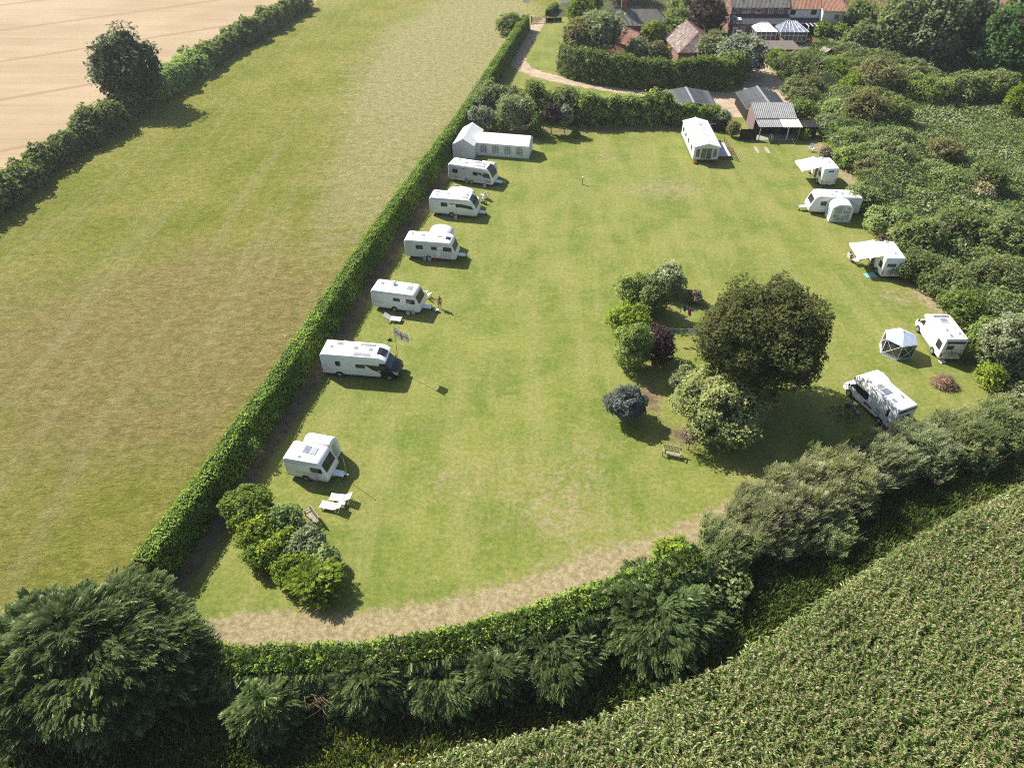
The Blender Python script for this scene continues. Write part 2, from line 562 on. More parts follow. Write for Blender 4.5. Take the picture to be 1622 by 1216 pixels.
def stubble_mat():
    m, nt, b = _nodes('cereal_stubble')
    a = R(-33)
    c = coords(nt, 1, 1, 1)
    cs = coords(nt, .06, 1.0, 1, a)
    col = mixc(nt, ramp(nt, noise(nt, .05, 4, .6, c), .3, .7), (0.300, 0.220, 0.134), (0.360, 0.275, 0.176))
    col = mixc(nt, math_(nt, 'MULTIPLY', ramp(nt, noise(nt, .22, 4, .6, cs), .4, .66), .4), col, (0.41, 0.31, 0.20))
    col = mixc(nt, math_(nt, 'MULTIPLY', ramp(nt, noise(nt, .8, 3, .6, cs), .52, .72), .5), col, (0.27, 0.172, 0.092))
    w = N(nt, 'ShaderNodeTexWave', wave_type='BANDS', bands_direction='Y')
    w.inputs['Scale'].default_value = .013
    w.inputs['Distortion'].default_value = .6
    nt.links.new(coords(nt, 1, 1, 1, a), w.inputs['Vector'])
    col = mixc(nt, math_(nt, 'MULTIPLY', ramp(nt, w.outputs['Fac'], .985, .998), .7), col, (0.26, 0.165, 0.088))
    nt.links.new(col, b.inputs['Base Color']); b.inputs['Roughness'].default_value = .95
    b.inputs['Specular IOR Level'].default_value = .1
    bump(nt, b, noise(nt, .9, 5, .7, coords(nt, .3, 2.0, 1, a)), .5, .15)
    return m

def track_mat():
    m, nt, b = _nodes('sandy_track')
    c = coords(nt)
    col = mixc(nt, ramp(nt, noise(nt, .5, 5, .65, c), .3, .7), (0.30, 0.215, 0.14), (0.42, 0.325, 0.235))
    col = mixc(nt, math_(nt, 'MULTIPLY', ramp(nt, noise(nt, .8, 5, .7, c), .54, .68), .8), col, (0.17, 0.17, 0.06))
    nt.links.new(col, b.inputs['Base Color']); b.inputs['Roughness'].default_value = .95
    bump(nt, b, noise(nt, 6, 4, .7, c), .4, .05)
    return m

gnd = MB().add([(-900, -300, -.02), (900, -300, -.02), (900, 1500, -.02), (-900, 1500, -.02)], [(0, 1, 2, 3)]).build('ground', ground_mat())
tag(gnd, kind='structure')

stub_poly = [(-320, 20)] + HEDGEROW[0:1] + HEDGEROW[1:] + [(-20, 420), (-420, 420)]
sheet('stubble_field', stub_poly, 4.0, 0.0, stubble_mat())

def blob(x, y, rx, ry, a=0.0):
    ca, sa = math.cos(a), math.sin(a)
    return lambda X, Y: np.exp(-(((X - x) * ca + (Y - y) * sa) / rx) ** 2 - ((-(X - x) * sa + (Y - y) * ca) / ry) ** 2)
_b1 = blob(*(-34.28, 52.74), 15, 17); _b2 = blob(*(-46.78, 60.98), 17, 14); _b3 = blob(*(-27.62, 68.18), 13, 13)
_s1 = blob(*(-19.55, 131), 14, 40); _s2 = blob(*(-21.49, 87.92), 8, 22); _s3 = blob(*(-7.16, 170.26), 14, 45)
meadow_poly = list(reversed([p for p in HEDGEROW])) + [(-150, 10), (-33, 14)] + HEDGE + [(8, 182), (60, 330)]
meadow_poly = [(x, y) for x, y in meadow_poly]
sheet('meadow', meadow_poly, 1.0, 0.004, meadow_mat(),
      {'brown': lambda X, Y: _b1(X, Y) * .8 + _b2(X, Y) * .7 + _b3(X, Y) * .6 + .06 + .25 * np.exp(-dist_poly(HEDGE, X, Y) / 3.0),
       'straw': lambda X, Y: _s1(X, Y) * .8 + _s2(X, Y) * .5 + _s3(X, Y) * .9 + .05 + .25 * np.clip((Y - 110) / 60, 0, 1)}, relief=.05)

lawn_poly = HEDGE[:] + [(8, 182), (22, 182), (30, 146), (70, 146), (75, 118), (62, 100), (62, 60), (58, 52)] + list(reversed(SOUTH)) + [(-26, 22)]
_isl = blob(18.5, 55.5, 7.5, 9.5, .2)
_oak = blob(24.0, 47.5, 5.5, 6)
_d1 = blob(*(-0.05, 41.5), 4.5, 5); _d2 = blob(*(5.84, 39.71), 4, 6); _d3 = blob(*(14.36, 104.06), 3.5, 3); _d4 = blob(*(-1.56, 70.82), 3, 14, -.25)
_d5 = blob(*(-5.94, 39.71), 3.5, 3); _d6 = blob(*(3.48, 35.09), 6, 4); _d7 = blob(*(8.42, 44.15), 4, 6); _d8 = blob(*(21.36, 93.53), 10, 5); _d9 = blob(*(43.63, 66.91), 4, 4)
_l1 = blob(*(-9.26, 32.1), 3.5, 4); _l2 = blob(*(4.13, 49.11), 4, 10); _l3 = blob(*(13.57, 41.14), 5, 3); _l4 = blob(*(-12.37, 47.39), 6, 4); _l5 = blob(*(4.18, 65.67), 7, 12)
_bar1 = blob(*(13.22, 49.99), 2.0, 4); _bar2 = blob(*(15.34, 44.94), 2.3, 1.6); _bar3 = blob(*(17.63, 65.67), 1.8, 1.6)
def _dry(X, Y):
    d = dist_poly(SOUTH, X, Y)
    w = np.interp(X, [-26, -18, -5, 6, 14, 20, 40, 60], [3.2, 4.8, 4.6, 4.6, 3.5, 2.6, 2.6, 3])
    k = 1.15 / (1 + np.exp((d - w) / .55))
    k = np.maximum(k, 1.1 / (1 + np.exp((dist_poly(EAST, X, Y) - .7) / .35)))
    k = k + .75 * np.exp(-((dist_poly([(0.86, 102.93), (-3.08, 87.92), (-5.02, 73.58), (-5.44, 66.91)], X, Y)) / .6) ** 2) * .3
    return k + .26 * _d1(X, Y) + .16 * _d2(X, Y) + .4 * _d3(X, Y) + .25 * _d4(X, Y) + .3 * _d5(X, Y) + .3 * _d6(X, Y) + .2 * _d7(X, Y) + .45 * _d8(X, Y) + .45 * _d9(X, Y) + .1
def _bare(X, Y):
    d = dist_poly(HEDGE, X, Y)
    k = np.where((Y < 100), .95 / (1 + np.exp((d - 3.0) / .5)), .2)
    k = np.maximum(k, .75 / (1 + np.exp((dist_poly(NORTH[1:4], X, Y) - 1.5) / .5)))
    return k + .8 * _bar1(X, Y) + .75 * _bar2(X, Y) + .6 * _bar3(X, Y) + .45 * _oak(X, Y) * 0
sheet('lawn', lawn_poly, .5, 0.004, lawn_mat(), {'dry': _dry, 'bare': _bare,
      'lush': lambda X, Y: .5 * _l1(X, Y) + .4 * _l2(X, Y) + .5 * _l3(X, Y) + .4 * _l4(X, Y) + .3 * _l5(X, Y) + .35 * (Y > 112)})

def ribbon(name, line, widths, z, mat, step=.7, wob=.35, seed=3):
    rng = np.random.default_rng(seed)
    pts = [Vector((*p, 0)) for p in line]
    seg = []
    for i in range(len(pts) - 1):
        n = max(2, int((pts[i + 1] - pts[i]).length / step))
        for k in range(n):
            t = k / n
            p0, p1, p2, p3 = pts[max(i - 1, 0)], pts[i], pts[i + 1], pts[min(i + 2, len(pts) - 1)]
            q = .5 * ((2 * p1) + (p2 - p0) * t + (2 * p0 - 5 * p1 + 4 * p2 - p3) * t * t + (3 * p1 - p0 - 3 * p2 + p3) * t ** 3)
            seg.append((q, widths[i] * (1 - t) + widths[i + 1] * t))
    seg.append((pts[-1], widths[-1]))
    mb = MB(); vs, fs = [], []
    for i, (p, w) in enumerate(seg):
        d = (seg[min(i + 1, len(seg) - 1)][0] - seg[max(i - 1, 0)][0]).normalized()
        nrm = Vector((-d.y, d.x, 0))
        a, b = w / 2 + rng.uniform(-wob, wob), w / 2 + rng.uniform(-wob, wob)
        for t in (-b, -b * .3, a * .3, a):
            q = p + nrm * t
            vs.append((q.x, q.y, z))
        if i:
            for j in range(3):
                fs.append((i * 4 - 4 + j, i * 4 - 3 + j, i * 4 + 1 + j, i * 4 + j))
    mb.add(vs, fs)
    return tag(mb.build(name, mat), kind='structure')
tm = track_mat()
ribbon('track', [(7.84, 190.34), (4.83, 172.7), (2.26, 158.86), (1.39, 148.62), (4.75, 142.24), (12.89, 136.95), (21.89, 133.27), (32.91, 130.37), (40.43, 128.48)], [4.2, 3.4, 3, 3, 3.4, 3.6, 4.2, 6.5, 9], .010, tm)
ribbon('yard', [(35.16, 124.84), (40.81, 126.34), (46.18, 131), (48.04, 144.81), (48.77, 152.58)], [9, 12, 10, 5, 4], .014, tm, seed=8)
lane_m = paint('lane_asphalt', (0.10, 0.10, 0.105), .9, .2)
ribbon('lane', [(-8.21, 201.25), (5.36, 196.27), (13.25, 196.27), (19.07, 199.98)], [4.5, 4.5, 4.5, 4.5], .018, lane_m, seed=5, wob=.1)

# ------------------------------------------------------------------ foliage materials
LM = {
 'oak': leafmat('oak_leaves', (0.088, 0.106, 0.034), (0.190, 0.205, 0.070), (0.275, 0.250, 0.112)),
 'maple': leafmat('dark_field_tree_leaves', (0.055, 0.086, 0.050), (0.120, 0.156, 0.086), (0.189, 0.215, 0.139)),
 'laurel': leafmat('laurel_leaves', (0.105, 0.165, 0.026), (0.240, 0.320, 0.056), (0.380, 0.430, 0.130), rough=.5, spec=.3),
 'mixed': leafmat('mixed_shrub_leaves', (0.149, 0.231, 0.059), (0.356, 0.415, 0.119), (0.595, 0.536, 0.209)),
 'hawthorn': leafmat('hawthorn_leaves', (0.126, 0.176, 0.063), (0.287, 0.330, 0.119), (0.458, 0.420, 0.210)),
 'bramble': leafmat('bramble_leaves', (0.185, 0.277, 0.092), (0.420, 0.505, 0.199), (0.600, 0.600, 0.375)),
 'olive': leafmat('olive_brown_leaves', (0.177, 0.171, 0.075), (0.329, 0.302, 0.139), (0.454, 0.352, 0.215)),
 'silver': leafmat('silver_leaves', (0.202, 0.232, 0.171), (0.465, 0.496, 0.403), (0.720, 0.720, 0.651)),
 'greygreen': leafmat('grey_green_leaves', (0.185, 0.223, 0.116), (0.383, 0.417, 0.232), (0.600, 0.600, 0.394)),
 'blue': leafmat('blue_grey_leaves', (0.111, 0.133, 0.121), (0.231, 0.263, 0.252), (0.363, 0.403, 0.393)),
 'tamarisk': leafmat('windswept_shrub_leaves', (0.140, 0.168, 0.063), (0.291, 0.309, 0.131), (0.438, 0.411, 0.243)),
 'cream': leafmat('cream_flowering_leaves', (0.192, 0.243, 0.075), (0.539, 0.550, 0.243), (0.600, 0.600, 0.600)),
 'purple': leafmat('purple_leaves', (0.052, 0.029, 0.033), (0.125, 0.069, 0.073), (0.212, 0.133, 0.133), trans=.15),
 'yellow': leafmat('yellow_leaves', (0.310, 0.326, 0.023), (0.651, 0.589, 0.039), (0.720, 0.720, 0.093)),
 'lime': leafmat('lime_green_leaves', (0.133, 0.214, 0.025), (0.356, 0.428, 0.053), (0.535, 0.552, 0.107)),
 'willow': leafmat('willow_leaves', (0.135, 0.168, 0.069), (0.296, 0.329, 0.158), (0.442, 0.452, 0.266)),
 'acacia': leafmat('bright_feathery_leaves', (0.060, 0.133, 0.040), (0.133, 0.242, 0.073), (0.222, 0.333, 0.121)),
 'conifer': leafmat('cypress_sprays', (0.062, 0.102, 0.030), (0.170, 0.232, 0.078), (0.350, 0.415, 0.180), trans=.4),
 'laurelsunlit': leafmat('sun_tinted_laurel_leaves', (0.125, 0.190, 0.022), (0.260, 0.350, 0.052), (0.390, 0.450, 0.110), rough=.6, spec=.2),  # brighter copy of laurel, with sunlight put into the leaf colour
 'hedge': leafmat('clipped_cypress', (0.116, 0.213, 0.029), (0.306, 0.458, 0.053), (0.483, 0.597, 0.090), trans=.2),
 'hedgebrown': leafmat('browned_cypress', (0.096, 0.142, 0.025), (0.212, 0.242, 0.044), (0.373, 0.263, 0.096), trans=.2),
 'dead': leafmat('dead_twigs', (0.124, 0.102, 0.071), (0.248, 0.202, 0.147), (0.388, 0.310, 0.217), trans=.05),
 'rust': leafmat('rusty_dead_sprays', (0.232, 0.132, 0.054), (0.434, 0.256, 0.109), (0.589, 0.388, 0.186), trans=.05),
 'straw': leafmat('dry_seed_heads', (0.310, 0.264, 0.124), (0.512, 0.419, 0.232), (0.666, 0.558, 0.341), trans=.1),
 'white': leafmat('white_blossom_shrub', (0.171, 0.202, 0.093), (0.465, 0.480, 0.310), (0.720, 0.720, 0.720)),
 'corn': leafmat('maize_leaves', (0.140, 0.206, 0.050), (0.306, 0.372, 0.116), (0.545, 0.562, 0.264), rough=.4, spec=.45),
 'tassel': leafmat('maize_tassels', (0.240, 0.185, 0.105), (0.350, 0.275, 0.165), (0.430, 0.350, 0.230), trans=.15),
 'nettle': leafmat('verge_grass_blades', (0.065, 0.102, 0.026), (0.158, 0.196, 0.052), (0.354, 0.325, 0.131)),
 'meadowblade': leafmat('meadow_grass_blades', (0.260, 0.285, 0.060), (0.390, 0.315, 0.150), (0.60, 0.52, 0.32), trans=.3),
}
INNER = paint('dark_crown_filler', (0.034, 0.036, 0.017), .95, .05)  # dark solid filler for the inner twigs, added to block light through crowns
INNERG = paint('dark_hedge_filler', (0.028, 0.036, 0.011), .95, .05)  # the same added filler for hedges and conifers, dark like deep shade
BARK = paint('bark', (0.105, 0.085, 0.062), .95, .1, scale=9, var=.5)
TWIG = paint('pale_twigs', (0.235, 0.200, 0.150), .9, .1, scale=9, var=.3)

def limbs(h, r, crown_r, rng, k=6, lean=(0, 0), split=.35):
    mb = MB()
    top = Vector((lean[0], lean[1], h * .75))
    mid = Vector((lean[0] * .4 + rng.normal() * r * .6, lean[1] * .4 + rng.normal() * r * .6, h * split))
    mb.tube([(0, 0, -.05), (0, 0, .25), mid, top], [r * 1.5, r * 1.05, r * .85, r * .3], 8)
    for i in range(k):
        t = i * 2.4 + rng.normal() * .3
        z0 = h * (split + .3 * i / k)
        p0 = mid.lerp(top, (z0 - mid.z) / max(.1, top.z - mid.z))
        d = Vector((math.cos(t), math.sin(t), rng.uniform(.3, .8)))
        l = crown_r * rng.uniform(.55, .85)
        p1 = p0 + d * l * .5 + Vector((0, 0, .1 * l)); p2 = p0 + d * l
        mb.tube([p0, p1, p2], [r * .45, r * .28, r * .08], 6)
    return mb

def plant(name, label, cat, xy, lobes, n, size, mat, seed, trunk=None, jit=.5, aspect=.62, core=.6, group=None, inner=INNER, part='crown', r0=.72, up=.15, stem='trunk'):
    """a tree or shrub: crown of leaf faces on uneven lobes plus trunk / stems"""
    rng = np.random.default_rng(seed)
    t = thing(name, label, cat, xy, 0, group)
    P, nn, pk = lobe_points(lobes, n, rng, up=up, r0=r0)
    V = leaves(P, nn, size * (1.14 if size < .2 else 1.28), rng, jit, aspect)
    lob = rng.random(len(lobes))
    tint = np.clip(.35 * lob[pk] + .45 * vn3(P, .6, seed % 50) + .45 * rng.random(len(P)) - .13, 0, 1)
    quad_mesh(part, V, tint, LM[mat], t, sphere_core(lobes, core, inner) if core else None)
    if trunk is not None:
        trunk.build(stem, BARK, t, smooth=True)
    return t

def bush(label, xy, r, h, mat, seed, size=.3, dens=34, k=9, cat='shrub', name='shrub', ry=None, group=None, sub=.42, jit=.5, lift=0.0, aspect=.6):
    rng = np.random.default_rng(seed)
    ry = ry or r
    lobes = round_lobes((0, 0, h * .48 + lift), (r, ry, h * .55), k, rng, sub=sub)
    area = 4 * math.pi * ((r * ry + r * h * .55 + ry * h * .55) / 3)
    n = int(area * dens * (.7 if size < .2 else .52) * (.3 / size) ** 1.6)
    return plant(name, label, cat, xy, lobes, n, size, mat, seed, limbs(h * .8 + lift, .05 + .02 * r, r, rng, 5, split=.15), jit, aspect, group=group, part='foliage', stem='stem')

def tree(label, xy, r, h, base, mat, seed, size=.3, dens=34, k=16, name='tree', trunk_r=.25, ry=None, sub=.38, core=.7, low=-.5, cat='tree', group=None):
    rng = np.random.default_rng(seed)
    ry = ry or r
    rz = (h - base) / 2
    lobes = round_lobes((0, 0, base + rz), (r, ry, rz), k, rng, sub=sub, low=low)
    area = 4 * math.pi * ((r * ry + r * rz + ry * rz) / 3)
    n = int(area * dens * (.7 if size < .2 else .52) * (.3 / size) ** 1.6)
    return plant(name, label, cat, xy, lobes, n, size, mat, seed, limbs(h, trunk_r, r, rng, 7, split=max(.2, base / h)), group=group, core=core)

def resample(path, step):
    P = np.array(path, float)
    seg = np.hypot(*np.diff(P, axis=0).T)
    cum = np.concatenate([[0], np.cumsum(seg)])
    s = np.linspace(0, cum[-1], max(2, int(cum[-1] / step) + 1))
    return np.stack([np.interp(s, cum, P[:, i]) for i in range(2)], 1), s, cum[-1]

def clipped(name, label, path, w, h, mat, seed, size=.2, dens=70, batter=.3, wob=.12, cat='hedge', matfn=None, rag=.05, group=None, core_in=.14, round_=.25, sprays=0):
    """a clipped hedge: leaf faces on a box section swept along a path"""
    rng = np.random.default_rng(seed)
    C, S, L = resample(path, .5)
    T = unit(np.gradient(C, axis=0)); Nn = np.stack([-T[:, 1], T[:, 0]], 1)
    hh = h + wob * 2 * (vnoise(S, S * 0, 3.0, seed) - .5) + wob * 1.2 * (vnoise(S, S * 0, .9, seed + 1) - .5)
    t = thing(name, label, cat, (0, 0, 0), 0, group)
    n = int(L * (2 * h + w) * dens * (.2 / size) ** 1.6)
    def at(s, u):
        """u in 0..1 round the section -> xyz, normal"""
        per = 2 * h + w
        i = np.clip(np.searchsorted(S, s) - 1, 0, len(S) - 2); f = ((s - S[i]) / (S[i + 1] - S[i]))[:, None]
        c = C[i] * (1 - f) + C[i + 1] * f; nr = unit(Nn[i] * (1 - f) + Nn[i + 1] * f)
        H = hh[i] * (1 - f[:, 0]) + hh[i + 1] * f[:, 0]
        d = u * per
        off = np.where(d < h, w / 2 + batter * (1 - d / h), np.where(d > h + w, -w / 2 - batter * ((d - h - w) / h), w / 2 - (d - h)))
        z = np.where(d < h, d / h, np.where(d > h + w, 1 - (d - h - w) / h, 1.0)) * H
        corner = np.minimum(np.abs(d - h), np.abs(d - h - w))
        z = z - round_ * np.exp(-(corner / .25) ** 2) * .35
        nz = np.where((d > h) & (d < h + w), 1.0, .12); side = np.where(d < h, 1.0, np.where(d > h + w, -1.0, 0.0))
        p = np.stack([c[:, 0] + nr[:, 0] * off, c[:, 1] + nr[:, 1] * off, z], 1)
        q = unit(np.stack([nr[:, 0] * side, nr[:, 1] * side, nz], 1))
        return p, q
    s, u = rng.random(n) * L, rng.random(n)
    p, q = at(s, u)
    lump = (vnoise(p[:, 0] + p[:, 2] * .7, p[:, 1] + p[:, 2] * .9, .8, seed + 2) - .5)
    p = p + q * (lump * wob * 1.6 + rng.normal(size=n) * rag)[:, None]
    p[:, 2] = np.maximum(p[:, 2], .03)
    V = leaves(p, .85 * q + np.array([[0, 0, .22]]), size * 1.1, rng, .34, .5, along=np.array([[0, 0, 1.0]]) + q)
    tint = np.clip(.5 * (lump + .5) + .55 * rng.random(n) - .02, 0, 1)
    if sprays:
        ps, qs = at(rng.random(sprays) * L, rng.uniform(.42, .97, sprays))
        qs = unit(qs + np.array([[0, 0, .25]]))
        Vs, ts = frond_verts(ps, qs, .68, rng, droop=.42)
        quad_mesh('sprays', Vs, ts, LM['conifer'], t)
    # dark filler: inset solid section added to block light through the hedge
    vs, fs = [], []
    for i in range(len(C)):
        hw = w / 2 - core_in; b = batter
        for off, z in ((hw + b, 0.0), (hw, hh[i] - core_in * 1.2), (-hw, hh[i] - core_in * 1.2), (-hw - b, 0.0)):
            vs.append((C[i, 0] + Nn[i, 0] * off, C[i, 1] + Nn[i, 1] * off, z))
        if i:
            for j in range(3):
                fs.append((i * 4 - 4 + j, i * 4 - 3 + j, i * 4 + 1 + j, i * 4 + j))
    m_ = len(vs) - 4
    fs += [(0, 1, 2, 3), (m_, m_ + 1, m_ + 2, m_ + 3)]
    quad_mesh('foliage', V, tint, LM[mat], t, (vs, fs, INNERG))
    return t

def frond_verts(P, D, size, rng, nb=17, droop=.35):
    """feathery flat sprays; D = outward heading of each spray"""
    n = len(P)
    D = unit(D + .28 * rng.normal(size=(n, 3)))
    up = np.array([[0, 0, 1.0]])
    Sd = unit(np.cross(D, up) + .25 * rng.normal(size=(n, 3)))
    Nn = np.cross(Sd, D)
    s = (size * rng.uniform(.65, 1.4, n))[:, None]
    V = np.empty((n, nb, 4, 3)); tn = np.empty((n, nb))
    for k in range(nb):
        uu = k / (nb - 1)
        sg = 1 if k % 2 else -1
        base = P + D * s * uu * .75 - up * s * droop * uu * uu
        if k == nb - 1:
            dr = unit(D - up * droop * 1.2)
        else:
            dr = unit(D * .8 + Sd * sg * (.75 - .25 * uu) - up * droop * .9 * uu)
        l = s * (.46 - .2 * uu) * rng.uniform(.8, 1.2, (n, 1)); wv = s * .036
        side = unit(np.cross(dr, Nn))
        V[:, k, 0] = base; V[:, k, 1] = base + dr * l * .45 + side * wv; V[:, k, 2] = base + dr * l - up * l * .18; V[:, k, 3] = base + dr * l * .45 - side * wv
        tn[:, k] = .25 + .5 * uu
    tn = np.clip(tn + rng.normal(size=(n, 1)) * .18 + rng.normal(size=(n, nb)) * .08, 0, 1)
    return V.reshape(-1, 3), tn.ravel()

def conifer(name, label, xy, lobes, n, size, seed, mat='conifer', trunk=None, cat='conifer', droop=.35, core=.74, group=None):
    rng = np.random.default_rng(seed)
    t = thing(name, label, cat, xy, 0, group)
    P, nn, pk = lobe_points(lobes, n, rng, r0=.78, r1=1.02, up=.25)
    D = unit(P * np.array([[1, 1, 0]]) + 1e-3) * .8 + nn * .4 + np.array([[0, 0, .3]])
    V, tn = frond_verts(P, D, size, rng, droop=droop)
    P2, n2, k2 = lobe_points(lobes, n, rng, r0=.66, r1=.9)
    V2 = leaves(P2, n2, size * .55, rng, .8, .45)
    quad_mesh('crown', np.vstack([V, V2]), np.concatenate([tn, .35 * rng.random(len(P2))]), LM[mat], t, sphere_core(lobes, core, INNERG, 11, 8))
    (trunk or limbs(3, .22, 2, rng, 5)).build('trunk', BARK, t, smooth=True)
    return t

# ------------------------------------------------------------------ long clipped hedge between meadow and lawn
_i = 5
clipped('clipped_hedge', 'long straight clipped green hedge between the hay meadow and the caravans', HEDGE[1:], 1.45, 3.0, 'hedge', 11, .14, 50, batter=.45, wob=.15, round_=.1)
clipped('clipped_hedge', 'browned near end of the long clipped hedge beside the dark cypress', [(-27.35, 26.6), (-26.6, 29.55)], 1.5, 2.95, 'hedgebrown', 12, .14, 66, batter=.45, wob=.16)

# ------------------------------------------------------------------ hedgerow along the stubble field
hr, hs, hl = resample(HEDGEROW[1:9], 1.0)
_rng = np.random.default_rng(40)
_segs = [(0, 14, 'lower left end of the stubble-field hedgerow, nearest the frame edge'),
         (14, 30, 'stubble-field hedgerow stretch just below the lone dark tree'),
         (30, 46, 'stubble-field hedgerow stretch around the foot of the lone dark tree'),
         (46, 64, 'stubble-field hedgerow stretch just above the lone dark tree, pale green on top'),
         (64, 86, 'middle stretch of hedgerow beside the upper stubble field'),
         (86, 110, 'far stretch of hedgerow running out of the top of the picture')]
for si, (a, b, lab) in enumerate(_segs):
    lobes = []
    s0 = a
    while s0 < b:
        i = min(len(hr) - 1, int(s0))
        q = vnoise(np.array([s0]), np.array([3.0]), 4.5, 9)[0]
        rr = 1.25 + 1.0 * q
        lobes.append([hr[i, 0] + _rng.normal() * .5, hr[i, 1] + _rng.normal() * .5, rr * .8, rr * 1.15, rr * 1.15, rr * 1.25])
        if _rng.random() < .6:
            lobes.append([hr[i, 0] + _rng.normal() * 1.0, hr[i, 1] + _rng.normal() * 1.0, rr * 1.7, rr * .65, rr * .65, rr * .6])
        s0 += 1.15
    o = lobes[len(lobes) // 2][:2]
    lobes = [[l[0] - o[0], l[1] - o[1]] + l[2:] for l in lobes]
    mb = None
    plant('hedgerow', 'bushy ' + lab, 'hedgerow', o, lobes, int(len(lobes) * 330), .38, ['hawthorn', 'hawthorn', 'hawthorn', 'bramble', 'hawthorn', 'hawthorn'][si], 50 + si, mb, group='hedgerow along the stubble field', part='foliage', stem='stem')

tree('lone dark rounded tree rising out of the stubble-field hedgerow', (-65.38, 126.04), 6.0, 12.0, .3, 'maple', 60, .34, 34, 30, trunk_r=.35, low=-.9, sub=.3)

# ------------------------------------------------------------------ big oak and the island of shrubs
tree('large dark olive oak with wide crown in the middle of the lawn', (22.6, 50.2), 5.95, 12.6, .7, 'oak', 70, .19, 66, 40, name='oak_tree', trunk_r=.4, sub=.25, low=-.6, ry=6.0)
_ct = ((18.68, 46.15), 4.42, 5.36)
tree('cream flowering rounded tree in front of the big oak', _ct[0], _ct[1], _ct[2], .1, 'cream', 71, .19, 56, 24, name='flowering_tree', trunk_r=.15, sub=.3, low=-.8)
bush('small grey green shrub against left side of the cream flowering tree', (16.55, 50.96), 1.51, 2.34, 'greygreen', 72, .16, 60)
tree('blue grey mop-headed standard shrub with round head on the lawn', (10.49, 47.31), 1.95, 3.3, .45, 'blue', 73, .15, 95, 18, name='standard_shrub', trunk_r=.09, sub=.3, low=-.7)
bush('clipped dark green shrub with brighter top, nearest of the laurel block', (11.72, 54.51), 1.86, 5.07, 'mixed', 74, .17, 70, 14, sub=.32)
bush('dark purple leaved shrub joined to the clipped green shrub', (14.66, 55.52), 1.48, 3.66, 'purple', 75, .16, 70, 9)
bush('bright yellow green shrub between the clipped shrubs of the island', (12.49, 60.69), 2.14, 2.57, 'lime', 76, .18, 60, 10)
bush('dark green shrub at left of the island, behind the yellow green one', (13.25, 64.88), 1.63, 4.13, 'mixed', 77, .18, 62, 12)
bush('second dark green shrub of the island, beside the silver variegated bush', (15.27, 63.86), 1.71, 4.21, 'hawthorn', 78, .18, 62, 10)
bush('silver variegated bush at the top of the island', (17.62, 67.98), 1.89, 3.27, 'white', 79, .18, 60, 10)
bush('tiny reddish brown bush alone near the washing line', (20.31, 65.84), 0.92, 1.51, 'dead', 80, .13, 80, 6)

def twiggy(name, label, xy, r, h, mat, seed, n=900, size=.12, cat='tree', stems=9, lean=(0, 0)):
    """sparse tree: many thin branches with few leaves"""
    rng = np.random.default_rng(seed)
    t = thing(name, label, cat, xy)
    mb = MB(); tips = []
    mb.tube([(0, 0, -.05), (0, 0, h * .3), (lean[0] * .3, lean[1] * .3, h * .55)], [.06, .045, .03], 6)
    for i in range(stems * 4):
        a = rng.random() * 6.28; q = r * math.sqrt(rng.random())
        p0 = Vector((lean[0] * .2, lean[1] * .2, h * rng.uniform(.22, .5)))
        p2 = Vector((math.cos(a) * q + lean[0], math.sin(a) * q + lean[1], h * (1 - .45 * (q / r) ** 2) * rng.uniform(.8, 1.0)))
        p1 = p0.lerp(p2, .5) + Vector((0, 0, .1 * h))
        mb.tube([p0, p1, p2], [.022, .014, .005], 4)
        tips += [p0.lerp(p2, f) for f in (.6, .75, .9, 1.0)]
    tp = np.array([tuple(p) for p in tips])
    P = tp[rng.integers(0, len(tp), n)] + rng.normal(size=(n, 3)) * r * .12
    P[:, 2] = np.maximum(P[:, 2], .1)
    quad_mesh('foliage', leaves(P, rng.normal(size=(n, 3)), size, rng), rng.random(n), LM[mat], t)
    mb.build('branches', TWIG, t, smooth=True)
    return t
twiggy('sapling', 'sparse pinkish brown sapling beside the slatted bench', (15.59, 43.22), 1.25, 2.4, 'dead', 81, 1300, .11)

# shrub bed near the small caravan
_bed = [('glossy bright green laurel at the hedge end of the shrub bed', (-21.01, 35.5), 2.25, 3.0, 'laurelsunlit', 16, .17),
        ('mixed green shrub with yellow tips in the middle of the shrub bed', (-19.46, 33.53), 2.0, 2.3, 'lime', 12, .16),
        ('olive brown shrub beside the slatted bench in the shrub bed', (-17.93, 34.25), 1.75, 2.2, 'bramble', 10, .15),
        ('lime green shrub in the heart of the shrub bed', (-17.68, 31.94), 1.6, 2.4, 'lime', 9, .16),
        ('grey leaved shrub in the lower half of the shrub bed', (-15.69, 32.36), 1.65, 2.2, 'greygreen', 10, .15),
        ('laurel with shadowed leaves along the lower left edge of the shrub bed', (-18.67, 31.47), 1.5, 2.0, 'laurelsunlit', 10, .17),
        ('green leaved shrub near the lower tip of the shrub bed', (-16.15, 30.3), 1.75, 2.1, 'lime', 10, .15),
        ('olive clipped shrub at the lower right of the shrub bed', (-14.18, 30.96), 1.3, 2.0, 'bramble', 9, .15)]
for i, (lab, xy, r, h, m, k, sz) in enumerate(_bed):
    bush(lab, xy, r, h, m, 90 + i, sz, 62, k, group='shrubs of the bed by the small caravan', sub=.32)
conifer('conifer_shrub', 'feathery yellow green conifer shrub at the lower tip of the shrub bed', (-14.27, 29.12), round_lobes((0, 0, 1.05), (1.6, 1.5, 1.2), 9, np.random.default_rng(3), low=-.6), 700, .5, 99, 'lime', limbs(1.8, .08, 1, np.random.default_rng(1), 4), droop=.2)

# young seedling tree growing at the foot of the long hedge
twiggy('young_tree', 'thin pale green young tree against the dark side of the long hedge', (-22.3, 41.9), .7, 2.6, 'bramble', 98, 260, .2, stems=3, lean=(.2, 0))

